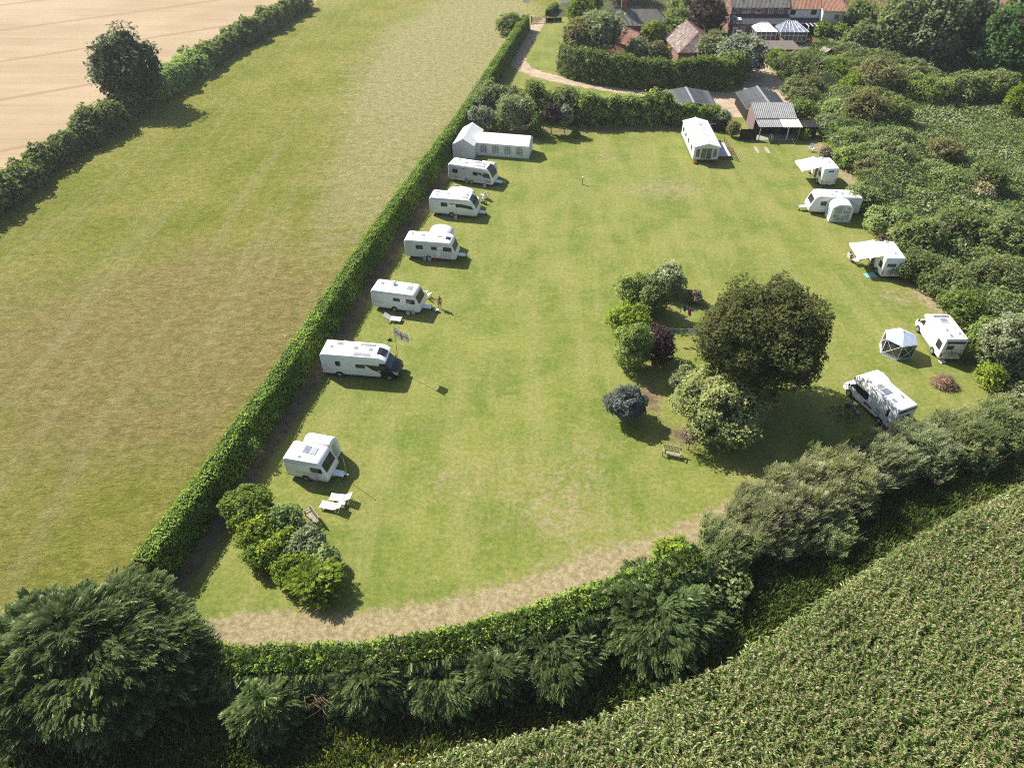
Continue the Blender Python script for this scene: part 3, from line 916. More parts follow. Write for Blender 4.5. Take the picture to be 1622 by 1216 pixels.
# ------------------------------------------------------------------ south boundary
clipped('clipped_hedge', 'curving clipped green hedge along the dry near edge of the lawn', SOUTH[:7], 2.0, 3.0, 'hedge', 21, .14, 56, batter=.5, wob=.26, rag=.11, sprays=4000)
_r = np.random.default_rng(33)
conifer('cypress', 'big dark green feathery cypress in the near left corner', (-26.6, 22.2), round_lobes((0, 0, 2.9), (7.6, 5.4, 3.9), 34, _r, sub=.25, low=-.5), 6300, .86, 34, trunk=limbs(6, .35, 4, _r, 8))
_sp = [(((-15.17, 19.74), 2.01, 6.07), 420, 'dark feathery cypress bulging between the corner cypress and the orange dead sprays'),
       (((-4.68, 21.72), 2.80, 2.52), 520, 'feathery cypress bough hanging over the hedge between two grey bare shrubs'),
       (((-9.21, 21.21), 2.32, 3.41), 420, 'dark feathery cypress bough right of the orange dead sprays'),
       (((-1.08, 21.76), 1.83, 6.46), 360, 'small feathery cypress bough in the middle of the near hedge'),
       (((2.52, 23.52), 3.40, 3.06), 640, 'feathery cypress bough with bare orange branches below it'),
       (((9.83, 25.9), 4.60, 4.14), 900, 'pale feathery cypress at the end of the clipped hedge, largest of the boughs')]
for i, ((xy, r, h), n, lab) in enumerate(_sp):
    conifer('cypress', lab, xy, round_lobes((0, 0, min(h, 3.3) * .5), (r, r * .8, min(h, 3.3) * .5), 11, _r, sub=.34, low=-.5), int(n * 2.0), .7, 140 + i, 'conifer', limbs(3, .12, 1.5, _r, 5), droop=.45)
bush('bright yellow green shrub where the clipped hedge meets the twiggy shrubs', (12.21, 30.98), 1.5, 2.9, 'lime', 150, .2, 60, 8)
twiggy('dead_shrub', 'grey bare shrub poking out of the near hedge by the orange sprays', (-7.57, 22.64), 1.5, 3.6, 'dead', 151, 2400, .14, 'shrub', 14)
twiggy('dead_shrub', 'grey bare shrub poking out of the middle of the near hedge', (-1.77, 23.23), 1.5, 3.3, 'dead', 152, 2000, .14, 'shrub', 14)
def sprays_dead(label, xy, r, seed, z=1.6):
    rng = np.random.default_rng(seed)
    t = thing('dead_branches', label, 'branches', xy)
    mb = MB()
    for i in range(46):
        a = rng.uniform(-2.7, -.4); l = r * rng.uniform(.5, 1.1)
        p0 = Vector((rng.normal() * r * .3, rng.normal() * .25, z + rng.normal() * .3))
        p1 = p0 + Vector((math.cos(a) * l * .5, math.sin(a) * l * .35, .15))
        p2 = p1 + Vector((math.cos(a + rng.normal() * .5) * l * .5, math.sin(a) * l * .35, rng.normal() * .25))
        mb.tube([p0, p1, p2], [.018, .012, .005], 4)
    mb.tube([(0, 0, -.05), (0, 0, z)], [.1, .06], 6)
    mb.build('twigs', paint('orange_dead_twigs', (0.235, 0.165, 0.095), .9, .1), t)['kind'] = 'stuff'
    return t
sprays_dead('tangle of orange dead twigs on the outer face of the near hedge', (-12.0, 20.3), 1.4, 61, 1.8)
sprays_dead('orange bare branches under the cypress bough in the middle of the near hedge', (1.0, 22.1), 1.4, 62, 1.9)

# tall twiggy shrubs from the hedge end to the right frame edge
def wispy(label, xy, r, ry, h, mat, seed, n_twig=130, size=.2, dens=40, name='shrub', wind=(.75, .28), pale=True):
    rng = np.random.default_rng(seed)
    lobes = round_lobes((0, 0, h * .45), (r, ry, h * .52), 13, rng, sub=.34, low=-.5)
    area = 4 * math.pi * ((r * ry + r * h * .52 + ry * h * .52) / 3)
    t = plant(name, label, 'shrub', xy, lobes, int(area * dens * (.3 / size) ** 1.6), size, mat, seed, limbs(h * .7, .12, r, rng, 8, split=.2), .55, .5, part='foliage', stem='stem')
    P, nn, _ = lobe_points(lobes, n_twig * 7, rng, r0=.85, r1=1.0, up=.5)
    # windswept leafy shoots standing out of the crown
    D = unit(nn * .55 + np.array([[wind[0], wind[1], .35]]))
    V, tn = frond_verts(P, D, .85, rng, nb=9, droop=.12)
    quad_mesh('shoots', V, tn, LM[mat], t)
    if pale:
        mb = MB()
        for i in range(0, n_twig):
            p, d = Vector(P[i]), Vector(D[i])
            l = rng.uniform(.7, 1.6)
            mb.tube([p - d * .3, p + d * l * .5 + Vector((0, 0, .05)), p + d * l], [.02, .014, .005], 4)
        tag(mb.build('twigs', TWIG, t), kind='stuff')
    return t
_W = [('dark leafy privet where the twiggy shrubs begin by the lawn', (15.96, 31.92), 2.4, 3.3, 'hawthorn', 50, .17),
      ('windswept grey green shrub with pale bare twigs, first after the privet', (19.57, 34.2), 2.9, 3.6, 'tamarisk', 240, .17),
      ('windswept grey green shrub with pale bare twigs, in the middle of the near boundary', (22.91, 36.19), 3.1, 3.8, 'tamarisk', 240, .17),
      ('windswept grey green shrub with pale twigs left of the bright green gap', (26.59, 38.16), 3.0, 3.7, 'tamarisk', 200, .17),
      ('olive windswept shrub on the near boundary in front of the motorhome with bicycles', (30.7, 40.18), 2.8, 3.5, 'willow', 120, .17),
      ('olive green shrub of the near boundary, third from the right frame edge', (34.65, 41.63), 2.9, 3.4, 'willow', 70, .18),
      ('dense dark hawthorn of the near boundary, second from the right frame edge', (39.06, 42.97), 3.0, 3.4, 'hawthorn', 60, .18),
      ('dense dark hawthorn of the near boundary at the right frame edge', (43.94, 44.68), 3.1, 3.5, 'hawthorn', 60, .18),
      ('dark green shrub on the field side below the windswept shrubs', (23.9, 33.5), 2.2, 2.2, 'hawthorn', 40, .17)]
for i, (lab, xy, r, h, m, nt_, sz) in enumerate(_W):
    wispy(lab, xy, r, r, h, m, 160 + i, nt_, sz)
bush('bright green grassy bush filling the gap behind the windswept shrubs', (30.59, 42.62), 1.2, 2.5, 'lime', 167, .2, 55, 6)
bush('dark shrub at the foot of the pale feathery cypress, facing the maize', (15.1, 29.02), 2.0, 2.2, 'hawthorn', 168, .2, 50, 8)

# ------------------------------------------------------------------ maize and its verge
CORN_EDGE = [(-24.0, 10.8), (-16.5, 14.0), (-12.0, 15.2), (-4.0, 17.0), (3.6, 18.7), (8.0, 20.2), (12.5, 21.9), (19.0, 25.6), (25.0, 29.3), (33.4, 34.1), (42.0, 38.0), (60.0, 45.5)]
corn_poly = CORN_EDGE + [(60, 2), (-24, 2)]
soil = paint('maize_soil', (0.105, 0.080, 0.055), .95, .1, scale=1.5, var=.4)
sheet('maize_soil', corn_poly, 2.0, .006, soil)
def maize():
    rng = np.random.default_rng(7)
    a = R(33); d = np.array([math.cos(a), math.sin(a)]); e = np.array([-d[1], d[0]])
    U, W = np.meshgrid(np.arange(-40, 90, .155), np.arange(-60, 70, .66))
    P = (U.ravel()[:, None] + rng.normal(size=(U.size, 1)) * .09) * d + (W.ravel()[:, None] + rng.normal(size=(U.size, 1)) * .19) * e
    X, Y = P[:, 0], P[:, 1]
    # keep the part of the field the photograph looks at, with a margin
    k = inside(corn_poly, X, Y) & (Y > 11.5) & (X > -20) & (X < .72 * Y + 26) & (rng.random(len(X)) < .93)
    P = P[k]; n = len(P)
    H = 1.95 + .45 * vnoise(P[:, 0], P[:, 1], 3.0, 4) + rng.normal(size=n) * .17
    nl = 8
    quads = np.empty((n, nl * 3, 4, 3)); tint = np.empty((n, nl * 3))
    az0 = rng.random(n) * 6.283
    pl = rng.random(n)
    for i in range(nl):
        az = az0 + (i % 2) * math.pi + rng.normal(size=n) * .35 + .08 * i
        z0 = H * (.38 + .55 * i / nl)
        ln = rng.uniform(.36, .74, n) * (1.0 - .25 * i / nl)
        D = np.stack([np.cos(az), np.sin(az), 0 * az], 1); Sd = np.stack([-np.sin(az), np.cos(az), 0 * az], 1)
        base = np.concatenate([P, z0[:, None]], 1)
        rise = rng.uniform(.22, .5, n)
        pts = []
        for f, dz in ((0, 0), (.38, .75), (.72, .75), (1.0, -.05)):
            pts.append(base + D * (ln * f)[:, None] + np.array([0, 0, 1]) * (rise * ln * dz * 1.2 - ln * .25 * f ** 3)[:, None])
        wv = (.022, .046, .038, .006)
        tw = rng.normal(size=n) * .35
        for j in range(3):
            up = np.array([[0, 0, 1.0]]) * np.sin(tw)[:, None]
            s1 = unit(Sd + up)
            quads[:, i * 3 + j, 0] = pts[j] - s1 * wv[j]; quads[:, i * 3 + j, 1] = pts[j] + s1 * wv[j]
            quads[:, i * 3 + j, 2] = pts[j + 1] + s1 * wv[j + 1]; quads[:, i * 3 + j, 3] = pts[j + 1] - s1 * wv[j + 1]
            tint[:, i * 3 + j] = .2 * pl + .5 * rng.random(n) + .5 * vnoise(P[:, 0], P[:, 1], 4.0, 14) - .1
    root = quad_mesh('maize_crop', quads.reshape(-1, 3), np.clip(tint, 0, 1).ravel(), LM['corn'])
    tag(root, 'dense tall green maize with pinkish tassels filling the near right corner', 'maize', kind='stuff')
    # tassels
    nt_ = 8
    T = np.empty((n, nt_, 4, 3)); tn = rng.random((n, nt_))
    for i in range(nt_):
        az = rng.random(n) * 6.283; sp = .05 if i == 0 else .75
        D = unit(np.stack([np.cos(az) * sp, np.sin(az) * sp, np.ones(n)], 1))
        b = np.concatenate([P, (H * .95)[:, None]], 1)
        l = rng.uniform(.22, .42, n)[:, None]
        s1 = unit(np.cross(D, rng.normal(size=(n, 3)))) * .019
        T[:, i, 0] = b; T[:, i, 1] = b + D * l * .5 + s1; T[:, i, 2] = b + D * l - np.array([0, 0, 1]) * l * .22; T[:, i, 3] = b + D * l * .5 - s1
    tq = quad_mesh('tassels', T.reshape(-1, 3), tn.ravel(), LM['tassel'], root)
    tag(tq, kind='stuff')
    # stalks
    S = np.empty((n, 2, 4, 3)); b0 = np.concatenate([P, np.zeros((n, 1))], 1); b1 = np.concatenate([P, (H * .96)[:, None]], 1)
    for i, w in enumerate((np.array([.014, 0, 0]), np.array([0, .014, 0]))):
        S[:, i, 0] = b0 - w; S[:, i, 1] = b0 + w; S[:, i, 2] = b1 + w; S[:, i, 3] = b1 - w
    tag(quad_mesh('stalks', S.reshape(-1, 3), np.tile(.3, 2 * n), LM['corn'], root), kind='stuff')
maize()

def blades(name, label, cat, P, h, mat, tint, rng, per=3, lean=(.25, -.1), width=.035, spread=.35):
    n = len(P)
    Q = np.repeat(P, per, 0); m = len(Q)
    D = unit(np.stack([rng.normal(size=m) * spread + lean[0], rng.normal(size=m) * spread + lean[1], np.ones(m)], 1))
    hh = (np.repeat(h, per) * rng.uniform(.55, 1.2, m))[:, None]
    b = np.concatenate([Q + rng.normal(size=(m, 2)) * .09, np.zeros((m, 1))], 1)
    s = unit(np.cross(D, rng.normal(size=(m, 3)))) * width
    V = np.empty((m, 4, 3))
    V[:, 0] = b - s * .6; V[:, 1] = b + s * .6
    tip = b + D * hh; tip[:, :2] += D[:, :2] * hh * .35; tip[:, 2] -= hh[:, 0] * .08
    V[:, 2] = tip + s * .9; V[:, 3] = tip - s * .9
    tt = np.clip(np.repeat(tint, per) + rng.normal(size=m) * .16, 0, 1)
    return tag(quad_mesh(name, V.reshape(-1, 3), tt, LM[mat]), label, cat, kind='stuff')

_rng = np.random.default_rng(17)
# rank grass on the verge between the boundary and the maize
_X, _Y = _rng.uniform(-32, 62, 90000), _rng.uniform(9, 50, 90000)
_south_out = [(x + .9, y - 1.6) for x, y in SOUTH]
_vp = [(-34, 22), (-20, 19.5)] + _south_out[2:] + list(reversed(CORN_EDGE)) + [(-34, 8)]
_k = inside(_vp, _X, _Y)
_X, _Y = _X[_k], _Y[_k]
_t = .25 + .5 * vnoise(_X, _Y, 3.0, 31)
_t = np.where(_X < -2, _t + .25 * (vnoise(_X, _Y, 2.2, 32) > .5), _t)
blades('verge_grass', 'rank green grass and nettles on the verge between boundary and maize', 'grass', np.stack([_X, _Y], 1), .55 + .5 * vnoise(_X, _Y, 2.0, 33), 'nettle', _t, _rng, 3, (.1, .1), .045)

# ------------------------------------------------------------------ right-hand thicket
THICK = [(48.02, 48.24), (46.87, 52.56), (48.43, 60.76), (47.44, 69.09), (47.42, 79.22), (49.1, 91.23), (49.26, 100.52), (48.81, 109.24), (50.52, 117.73), (53.04, 131), (53.15, 141.16), (54.63, 150.58), (69.7, 161.04), (120, 160), (130, 110), (95, 52)]
def thicket():
    rng = np.random.default_rng(200)
    n = 250000
    X, Y = rng.uniform(36, 105, n), rng.uniform(44, 165, n)
    k = inside(THICK, X, Y) & (X < .72 * Y + 14) & (rng.random(n) < np.clip(1.25 - (Y - 50) / 150, .45, 1))
    X, Y = X[k], Y[k]
    line = THICK[:12]
    def hgt(X, Y):
        d = dist_poly(line, X, Y)
        field = np.clip((X - np.interp(Y, [60, 75, 95, 120, 150], [75, 63, 60, 60, 90])) / 5, 0, 1)     # open rough grass further right
        base = 2.3 * (vnoise(X, Y, 5.0, 71) ** 1.2) + 1.0 * vnoise(X, Y, 2.0, 72) + .5 * vnoise(X, Y, .9, 73) + .35
        return np.minimum(base * (1 - .72 * field), .3 + d * 2.6)
    Z = hgt(X, Y); e = .25
    gx, gy = (hgt(X + e, Y) - hgt(X - e, Y)) / (2 * e), (hgt(X, Y + e) - hgt(X, Y - e)) / (2 * e)
    nn = unit(np.stack([-gx, -gy, np.ones_like(gx)], 1))
    P = np.stack([X, Y, Z * (1 - .25 * rng.random(len(X)) ** 3)], 1)
    V = leaves(P, .5 * nn + np.array([[0, 0, .5]]), .245, rng, .6, .55)
    tint = np.clip(.55 * vnoise(X, Y, 4.0, 75) + .5 * rng.random(len(X)) - .05 + .2 * (vnoise(X, Y, 1.4, 76) - .5) + .12 * np.clip((X - 60) / 8, 0, 1), 0, 1)
    # solid dark core sheet put in for the shade under the leaves
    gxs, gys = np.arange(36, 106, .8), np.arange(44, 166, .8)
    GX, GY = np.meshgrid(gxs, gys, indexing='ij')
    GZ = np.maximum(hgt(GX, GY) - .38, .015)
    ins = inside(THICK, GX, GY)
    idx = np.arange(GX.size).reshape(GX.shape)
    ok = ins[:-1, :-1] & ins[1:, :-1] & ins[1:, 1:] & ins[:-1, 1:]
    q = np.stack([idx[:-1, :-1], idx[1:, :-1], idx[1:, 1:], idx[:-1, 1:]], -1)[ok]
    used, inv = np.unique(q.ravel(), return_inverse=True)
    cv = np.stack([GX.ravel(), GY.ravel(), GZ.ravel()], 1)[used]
    o = quad_mesh('bramble_thicket', V, tint, LM['bramble'], None, (cv, inv.reshape(-1, 4).tolist(), paint('dark_thicket_filler', (0.030, 0.034, 0.014), .95, .05)))
    tag(o, 'tangled green bramble thicket filling the ground right of the lawn', 'thicket', kind='stuff')
thicket()
_T = [  # label, centre + radius + height, leaf, leaf size
 ('shaggy dark green bush behind the motorhome with the wide open awning', ((49.43, 76.18), 3.05, 6.09), 'hawthorn', .26),
 ('broad dark bush of the thicket right of the bush behind the awning', ((55.37, 79.15), 3.12, 6.25), 'hawthorn', .26),
 ('dark bush of the thicket against the right frame edge at mid height', ((59.63, 76.45), 3.62, 6.22), 'hawthorn', .26),
 ('tall dark bush beside the straw coloured seeding patch', ((66.26, 92.85), 2.71, 5.53), 'hawthorn', .28),
 ('round dark bush standing alone in the rough grass of the thicket', ((65.3, 103.65), 2.85, 3.84), 'olive', .28),
 ('pale straw coloured patch of dry seed heads on the thicket', ((63.54, 91.95), 3.24, 2.91), 'straw', .24),
 ('green bush left of the straw coloured patch', ((60.88, 92.74), 3.07, 4.12), 'bramble', .26),
 ('deep green bush at the lawn edge beside the caravan with the porch', ((47.61, 81.7), 2.41, 4.40), 'bramble', .25),
 ('leafy bush between the two caravans on the right of the lawn', ((46.82, 87.66), 2.40, 4.90), 'bramble', .25),
 ('leafy bush of the thicket right behind the small awning caravan', ((50.42, 101.01), 2.71, 3.56), 'mixed', .26),
 ('green bush between the awning caravan and the round dark bush', ((56.17, 101.1), 3.26, 5.16), 'willow', .26),
 ('purplish brown bush in the middle of the thicket', ((51.35, 97.24), 2.18, 3.46), 'olive', .24),
 ('rough green bush right of the wide open awning', ((47.52, 70.66), 2.74, 4.43), 'hawthorn', .24),
 ('olive bush low in the thicket above the white motorhome by the gazebo', ((49.33, 67.47), 3.12, 3.82), 'hawthorn', .24),
 ('grey green bush of the thicket above the blossom at the right edge', ((55.6, 68.56), 3.57, 5.02), 'hawthorn', .24),
 ('bright green leafy bush beside the parked white motorhome', ((48.77, 62.84), 2.71, 4.04), 'laurel', .22),
 ('green leafy bush between parked white motorhome and blossoming shrub', ((46.97, 55.98), 1.88, 6.08), 'mixed', .22),
 ('creamy white blossoming shrub at the right frame edge', ((47.66, 53.87), 2.35, 9.70), 'white', .22),
 ('olive leaved lower skirt of the blossoming shrub by the dry lawn corner', ((46.27, 51.75), 1.51, 3.64), 'lime', .2),
 ('white blossoming shrub above the near boundary hawthorns', ((48.15, 50.11), 1.89, 1.70), 'white', .2),
 ('rounded grey green shrub right of the black timber shed', ((50.78, 113.28), 2.18, 3.89), 'greygreen', .24),
 ('dark leafy bush directly behind the black timber shed roof', ((47.9, 118.06), 2.66, 5.32), 'laurel', .26),
 ('reddish brown topped big bush in the middle of the right hand scrub', ((57.67, 116.47), 3.80, 7.48), 'olive', .28),
 ('yellow green bush just above the reddish brown topped bush', ((61.06, 130.73), 2.20, 5.02), 'lime', .28),
 ('green bush right of the reddish brown topped bush', ((63.27, 116.9), 2.38, 5.69), 'mixed', .28),
 ('bright green round bush between scrub and tall grey green tree', ((73.19, 128.22), 4.05, 5.44), 'mixed', .28),
 ('olive green bush above the round bright green bush', ((76.07, 141.21), 3.48, 4.11), 'willow', .3),
 ('large olive dark bush above the reddish brown topped bush', ((66.04, 132.51), 4.53, 7.55), 'olive', .3),
 ('pale green bush beside the yard, right of the parked car', ((49.84, 128.82), 2.01, 5.00), 'willow', .28),
 ('tan green round bush right of the pale bush by the yard', ((54.23, 131.3), 1.87, 4.37), 'olive', .28),
 ('pale bush just behind the dark leafy bush of the timber shed', ((50.86, 125.96), 2.42, 4.09), 'willow', .28),
 ('green bush between grey green shrub and reddish topped bush', ((54.11, 120.19), 2.23, 3.72), 'bramble', .26),
 ('low leafy bush right of the small pointed conifer', ((51.96, 107.14), 2.63, 4.09), 'bramble', .24),
 ('dark bush in front of the fenced back garden', ((55.92, 141.89), 5.29, 4.78), 'hawthorn', .3),
 ('olive yellow bush below the leaning garden shed', ((61.6, 139.75), 3.45, 4.49), 'lime', .3),
 ('pale yellow green shrub at the end of the yard near the flat roof', ((52.15, 147.42), 2.36, 3.90), 'lime', .3),
 ('yellow green bush at the far right under the feathery green trees', ((85.77, 120.77), 2.74, 7.36), 'lime', .28),
 ('dark shrub in the shade between the tall tree and the feathery trees', ((79.69, 128.49), 3.32, 6.65), 'hawthorn', .3),
 ('shadowed dark shrub at the foot of the feathery green trees', ((84.86, 128.54), 3.60, 7.20), 'hawthorn', .3),
 ('small flowering shrub with pink heads beside the white garden chair', ((47.5, 103.48), 1.19, 2.61), 'dead', .16),
]
for i, (lab, (xy, r, h), m, sz) in enumerate(_T):
    bush(lab, xy, r * 1.04, h * .7, m, 220 + i, sz * .78, 40, 13, group='bushes of the right hand scrub', sub=.34)
conifer('conifer_shrub', 'small dark pointed conifer beside the timber shed', (50.24, 109.79), [[0, 0, .9, .55, .55, .9], [0, 0, 1.6, .42, .42, .9], [0, 0, 2.3, .25, .25, .7]], 240, .35, 260, 'hedge', limbs(2.2, .06, .3, np.random.default_rng(2), 3), droop=-.2)
bush('low yellowish shrub against the end of the timber shed', (46.72, 111.27), 1.1, 1.7, 'lime', 261, .2, 50, 7)

# tall trees top right
_TT = [('tall grey green willow-like tree behind the scrub at top right', ((75.87, 150.54), 4.70, 13.08), 'willow', 26),
       ('second tall grey green tree standing right of the willow-like tree', ((81.51, 146.85), 5.44, 14.48), 'greygreen', 28),
       ('dark rounded tree beside the white gabled house end', ((75.57, 167.79), 4.52, 6.98), 'hawthorn', 18),
       ('green bushy tree below the dark rounded tree, near the fenced garden', ((71.14, 153.21), 4.21, 5.90), 'willow', 16),
       ('broad bright green feathery tree at the top right corner', ((91.65, 139.11), 5.68, 13.61), 'acacia', 28),
       ('dark crowned tree between the tall grey green tree and the feathery tree', ((89.5, 149.01), 4.67, 12.98), 'maple', 20)]
for i, (lab, (xy, r, h), m, k) in enumerate(_TT):
    tree(lab, xy, r, h, .3, m, 270 + i, .36, 34, k, trunk_r=.35, sub=.3, low=-.8)
tree('tree with pale crown top at the top right corner edge', (110.81, 165.55), 6.0, 11, 1.5, 'willow', 276, .42, 26, 14, trunk_r=.35, sub=.32)
tree('green tree far back between the orange roofed house and the tall trees', (99.86, 186.92), 6.0, 9, 1.0, 'mixed', 277, .45, 24, 14, trunk_r=.3)
tree('far back round tree above the feathery tree', (112.94, 185.8), 6.5, 10, 1.0, 'hawthorn', 278, .45, 24, 14, trunk_r=.3)

# ------------------------------------------------------------------ row of shrubs and trees at the far end of the lawn
_N = [
 ('grey green bushy shrub at the hedge end of the far row', ((-3.85, 122.06), 3.00, 4.77), 'greygreen', .22),
 ('dark green shrub of the far row behind the marquee ridge', ((0.16, 122.29), 1.88, 4.36), 'willow', .24),
 ('silver grey shrub behind the gable of the marquee', ((-5.02, 114.71), 1.84, 3.69), 'silver', .18),
 ('flower tinged grey shrub behind the middle of the marquee', ((0.56, 114.5), 3.00, 5.42), 'greygreen', .18),
 ('small bright green shrub tucked behind the marquee', ((-3.07, 116.62), 1.09, 2.54), 'laurel', .16),
 ('clipped bright green bush just behind the marquee roof', ((-1.94, 113.61), 1.43, 2.38), 'laurel', .15),
 ('clipped bright green column bush right of the marquee', ((3.78, 111.95), 1.06, 3.36), 'laurel', .15),
 ('tall dark green shrub of the far row left of the purple tree', ((3.5, 120.69), 2.33, 5.61), 'mixed', .22),
 ('dark green shrub of the far row behind the slim purple tree', ((8.58, 119.43), 3.42, 5.01), 'hawthorn', .24),
]
for i, (lab, (xy, r, h), m, sz) in enumerate(_N):
    bush(lab, xy, r, h, m, 300 + i, sz, 44, 12, group='shrubs at the far end of the lawn')
tree('slim purple leaved tree in the far row', (6.35, 113.24), 1.45, 5.0, 1.2, 'purple', 310, .2, 60, 10, trunk_r=.07)
tree('slim silvery tree right of the purple tree', (8.52, 113.5), 1.1, 4.5, 1.0, 'silver', 311, .18, 45, 9, trunk_r=.06)
clipped('clipped_hedge', 'tall dark hedge of trees with yellowish tops along the far end of the lawn', [(10.63, 117.46), (19.97, 118.01), (26.52, 118.01)], 2.6, 4.3, 'mixed', 312, .26, 60, batter=.1, wob=.7, rag=.22)
clipped('clipped_hedge', 'bright green laurel hedge end beside the static caravan', [(26.43, 117.46), (34.31, 116.92)], 2.2, 3.0, 'laurel', 313, .24, 64, batter=.2, wob=.4, rag=.15)
bush('low pale shrub at the foot of the far hedge by the silvery tree', (10.23, 112.02), .8, 1.1, 'lime', 314, .18, 50, 6)
bush('ivy clad shrub on the gatepost between static caravan and shed', (35.35, 112.06), .9, 2.5, 'olive', 315, .18, 60, 8)
bush('ivy clump spilling over the fence behind the static caravan', (34.45, 115.48), 1.2, 2.8, 'greygreen', 316, .18, 55, 8)
clipped('clipped_hedge', 'tall glossy laurel hedge in front of the farmhouse garden', [(10.09, 144.07), (11.34, 140.44), (16.47, 137.3), (23.27, 134.92), (31.21, 133.6), (39.48, 134.26)], 2.6, 5.0, 'laurel', 317, .32, 56, batter=.3, wob=.45, rag=.16)
# bushes at the far end of the long hedge
bush('round dark shrub growing out of the far end of the long hedge', (-0.14, 168.14), 3.0, 3.8, 'hawthorn', 318, .3, 40, 11)
clipped('clipped_hedge', 'short green hedge beside the farm gate', [(8.47, 182.51), (10.56, 189.19)], 1.2, 1.5, 'laurel', 319, .28, 50)

# ------------------------------------------------------------------ farmhouse garden
_G = [
 ('large grey green bush at the left end of the farmhouse garden', ((12.58, 148.8), 2.67, 8.11), 'olive', .34),
 ('airy grey green pine-like tree in the farmhouse garden', ((17.76, 149.79), 4.22, 9.77), 'greygreen', .34),
 ('pale green bush at the top left of the farmhouse garden', ((14.91, 171.29), 3.07, 6.43), 'lime', .36),
 ('bright yellow green tree in front of the farmhouse courtyard', ((29.4, 158.59), 2.49, 5.27), 'lime', .32),
 ('greener half of the bright tree beside the dotted barn roof', ((34.04, 160.4), 2.91, 5.26), 'laurel', .32),
 ('vivid yellow shrub beside the dotted barn roof', ((32.96, 152.7), 1.34, 2.83), 'yellow', .26),
 ('soft pale green shrub in front of the farmhouse brick wing', ((24.65, 148.18), 2.61, 4.68), 'greygreen', .32),
 ('dark mixed shrub between the pale shrub and the yellow shrub', ((28.69, 148.26), 2.62, 3.86), 'olive', .3),
 ('drooping olive green shrub right of the dotted barn roof', ((39.24, 147.46), 2.97, 5.40), 'willow', .32),
 ('dark green shrub at the end of the laurel hedge under the silver willow', ((40.65, 136.64), 2.56, 5.89), 'mixed', .3),
 ('dark garden shrub in shade left of the purple beech', ((37.75, 175.51), 2.86, 3.55), 'hawthorn', .36),
 ('green shrub behind the farmhouse at the top of the picture', ((40.09, 182.69), 3.39, 4.89), 'mixed', .4),
 ('dark shrub behind the farmhouse left of its chimney', ((18.87, 186.06), 3.45, 4.32), 'hawthorn', .4),
 ('shrub beside the conservatory fence with reddish leaves', ((64.09, 168.45), 1.45, 2.46), 'purple', .28),
 ('leafy shrub beside the covered terrace of the orange roofed house', ((66.99, 164.83), 2.17, 3.47), 'laurel', .32),
 ('dark hedge-like shrub between fenced garden and white house', ((70.27, 164.94), 2.38, 3.13), 'mixed', .32),
]
for i, (lab, (xy, r, h), m, sz) in enumerate(_G):
    bush(lab, xy, r, h, m, 330 + i, sz, 36, 12, group='garden shrubs around the houses', sub=.36)
_pb = ((42.7, 167.64), 4.17, 7.61); _sw = ((43.32, 141.31), 4.95, 7.39)
tree('dark purple beech between the farmhouse and the brick terrace', _pb[0], _pb[1], _pb[2], .3, 'purple', 350, .36, 34, 20, trunk_r=.3)
tree('silver white willow at the end of the laurel hedge', _sw[0], _sw[1], _sw[2], .3, 'silver', 351, .34, 32, 22, trunk_r=.25, low=-.8, sub=.33)
tree('green tree far behind the farmhouse near the lane', (27.45, 196.27), 5.5, 8, 1, 'mixed', 352, .45, 24, 14, trunk_r=.3)
tree('dark tree behind the farmhouse roof right of the chimney', (41.44, 195.06), 5.0, 7.5, 1, 'hawthorn', 353, .45, 24, 14, trunk_r=.3)

# ------------------------------------------------------------------ vehicle materials
WHITE = paint('white_gelcoat', (0.78, 0.78, 0.77), .32, .45, var=.06, scale=1.2)
ROOFW = paint('white_roof', (0.76, 0.765, 0.76), .45, .35, var=.09, scale=1.5)
SILVER = paint('silver_side', (0.40, 0.41, 0.43), .38, .5, var=.06)
PALEGREY = paint('pale_grey_side', (0.55, 0.57, 0.60), .4, .45, var=.06)
BLACKP = paint('black_paint', (0.018, 0.018, 0.022), .25, .5)
DKGREY = paint('dark_grey_plastic', (0.06, 0.06, 0.065), .6, .3)
MIDGREY = paint('grey_plastic', (0.30, 0.30, 0.30), .6, .3)
RUBBER = paint('rubber', (0.022, 0.022, 0.022), .85, .2)
ALLOY = paint('alloy', (0.45, 0.45, 0.46), .35, .5, .6)
STEEL = paint('galvanised_steel', (0.42, 0.43, 0.44), .45, .5, .5)
WIN = glass('tinted_window')
WINL = glass('light_window', (0.10, 0.12, 0.13), .15)
SOLAR = paint('solar_cells', (0.16, 0.17, 0.24), .3, .5, var=.2)
SOLARL = paint('grey_solar_panel', (0.30, 0.31, 0.34), .35, .5, var=.2)
VENTM = paint('smoked_roof_vent', (0.22, 0.22, 0.215), .35, .4)
RED = paint('red_plastic', (0.55, 0.03, 0.025), .45, .4)
BLUE = paint('blue_plastic', (0.10, 0.16, 0.42), .5, .4)
FABRICW = paint('white_awning_fabric', (0.82, 0.82, 0.81), .85, .15, var=.07, scale=2)
_nt = FABRICW.node_tree; _b = _nt.nodes['Principled BSDF']
_tr = N(_nt, 'ShaderNodeBsdfTranslucent'); _tr.inputs['Color'].default_value = (.85, .85, .84, 1)
_mx = N(_nt, 'ShaderNodeMixShader'); _mx.inputs[0].default_value = .14
_nt.links.new(_b.outputs[0], _mx.inputs[1]); _nt.links.new(_tr.outputs[0], _mx.inputs[2]); _nt.links.new(_mx.outputs[0], _nt.nodes['Material Output'].inputs['Surface'])
FABRICG = paint('grey_awning_fabric', (0.26, 0.27, 0.30), .85, .15)
AMBER = paint('orange_plastic', (0.7, 0.16, 0.03), .5, .4)

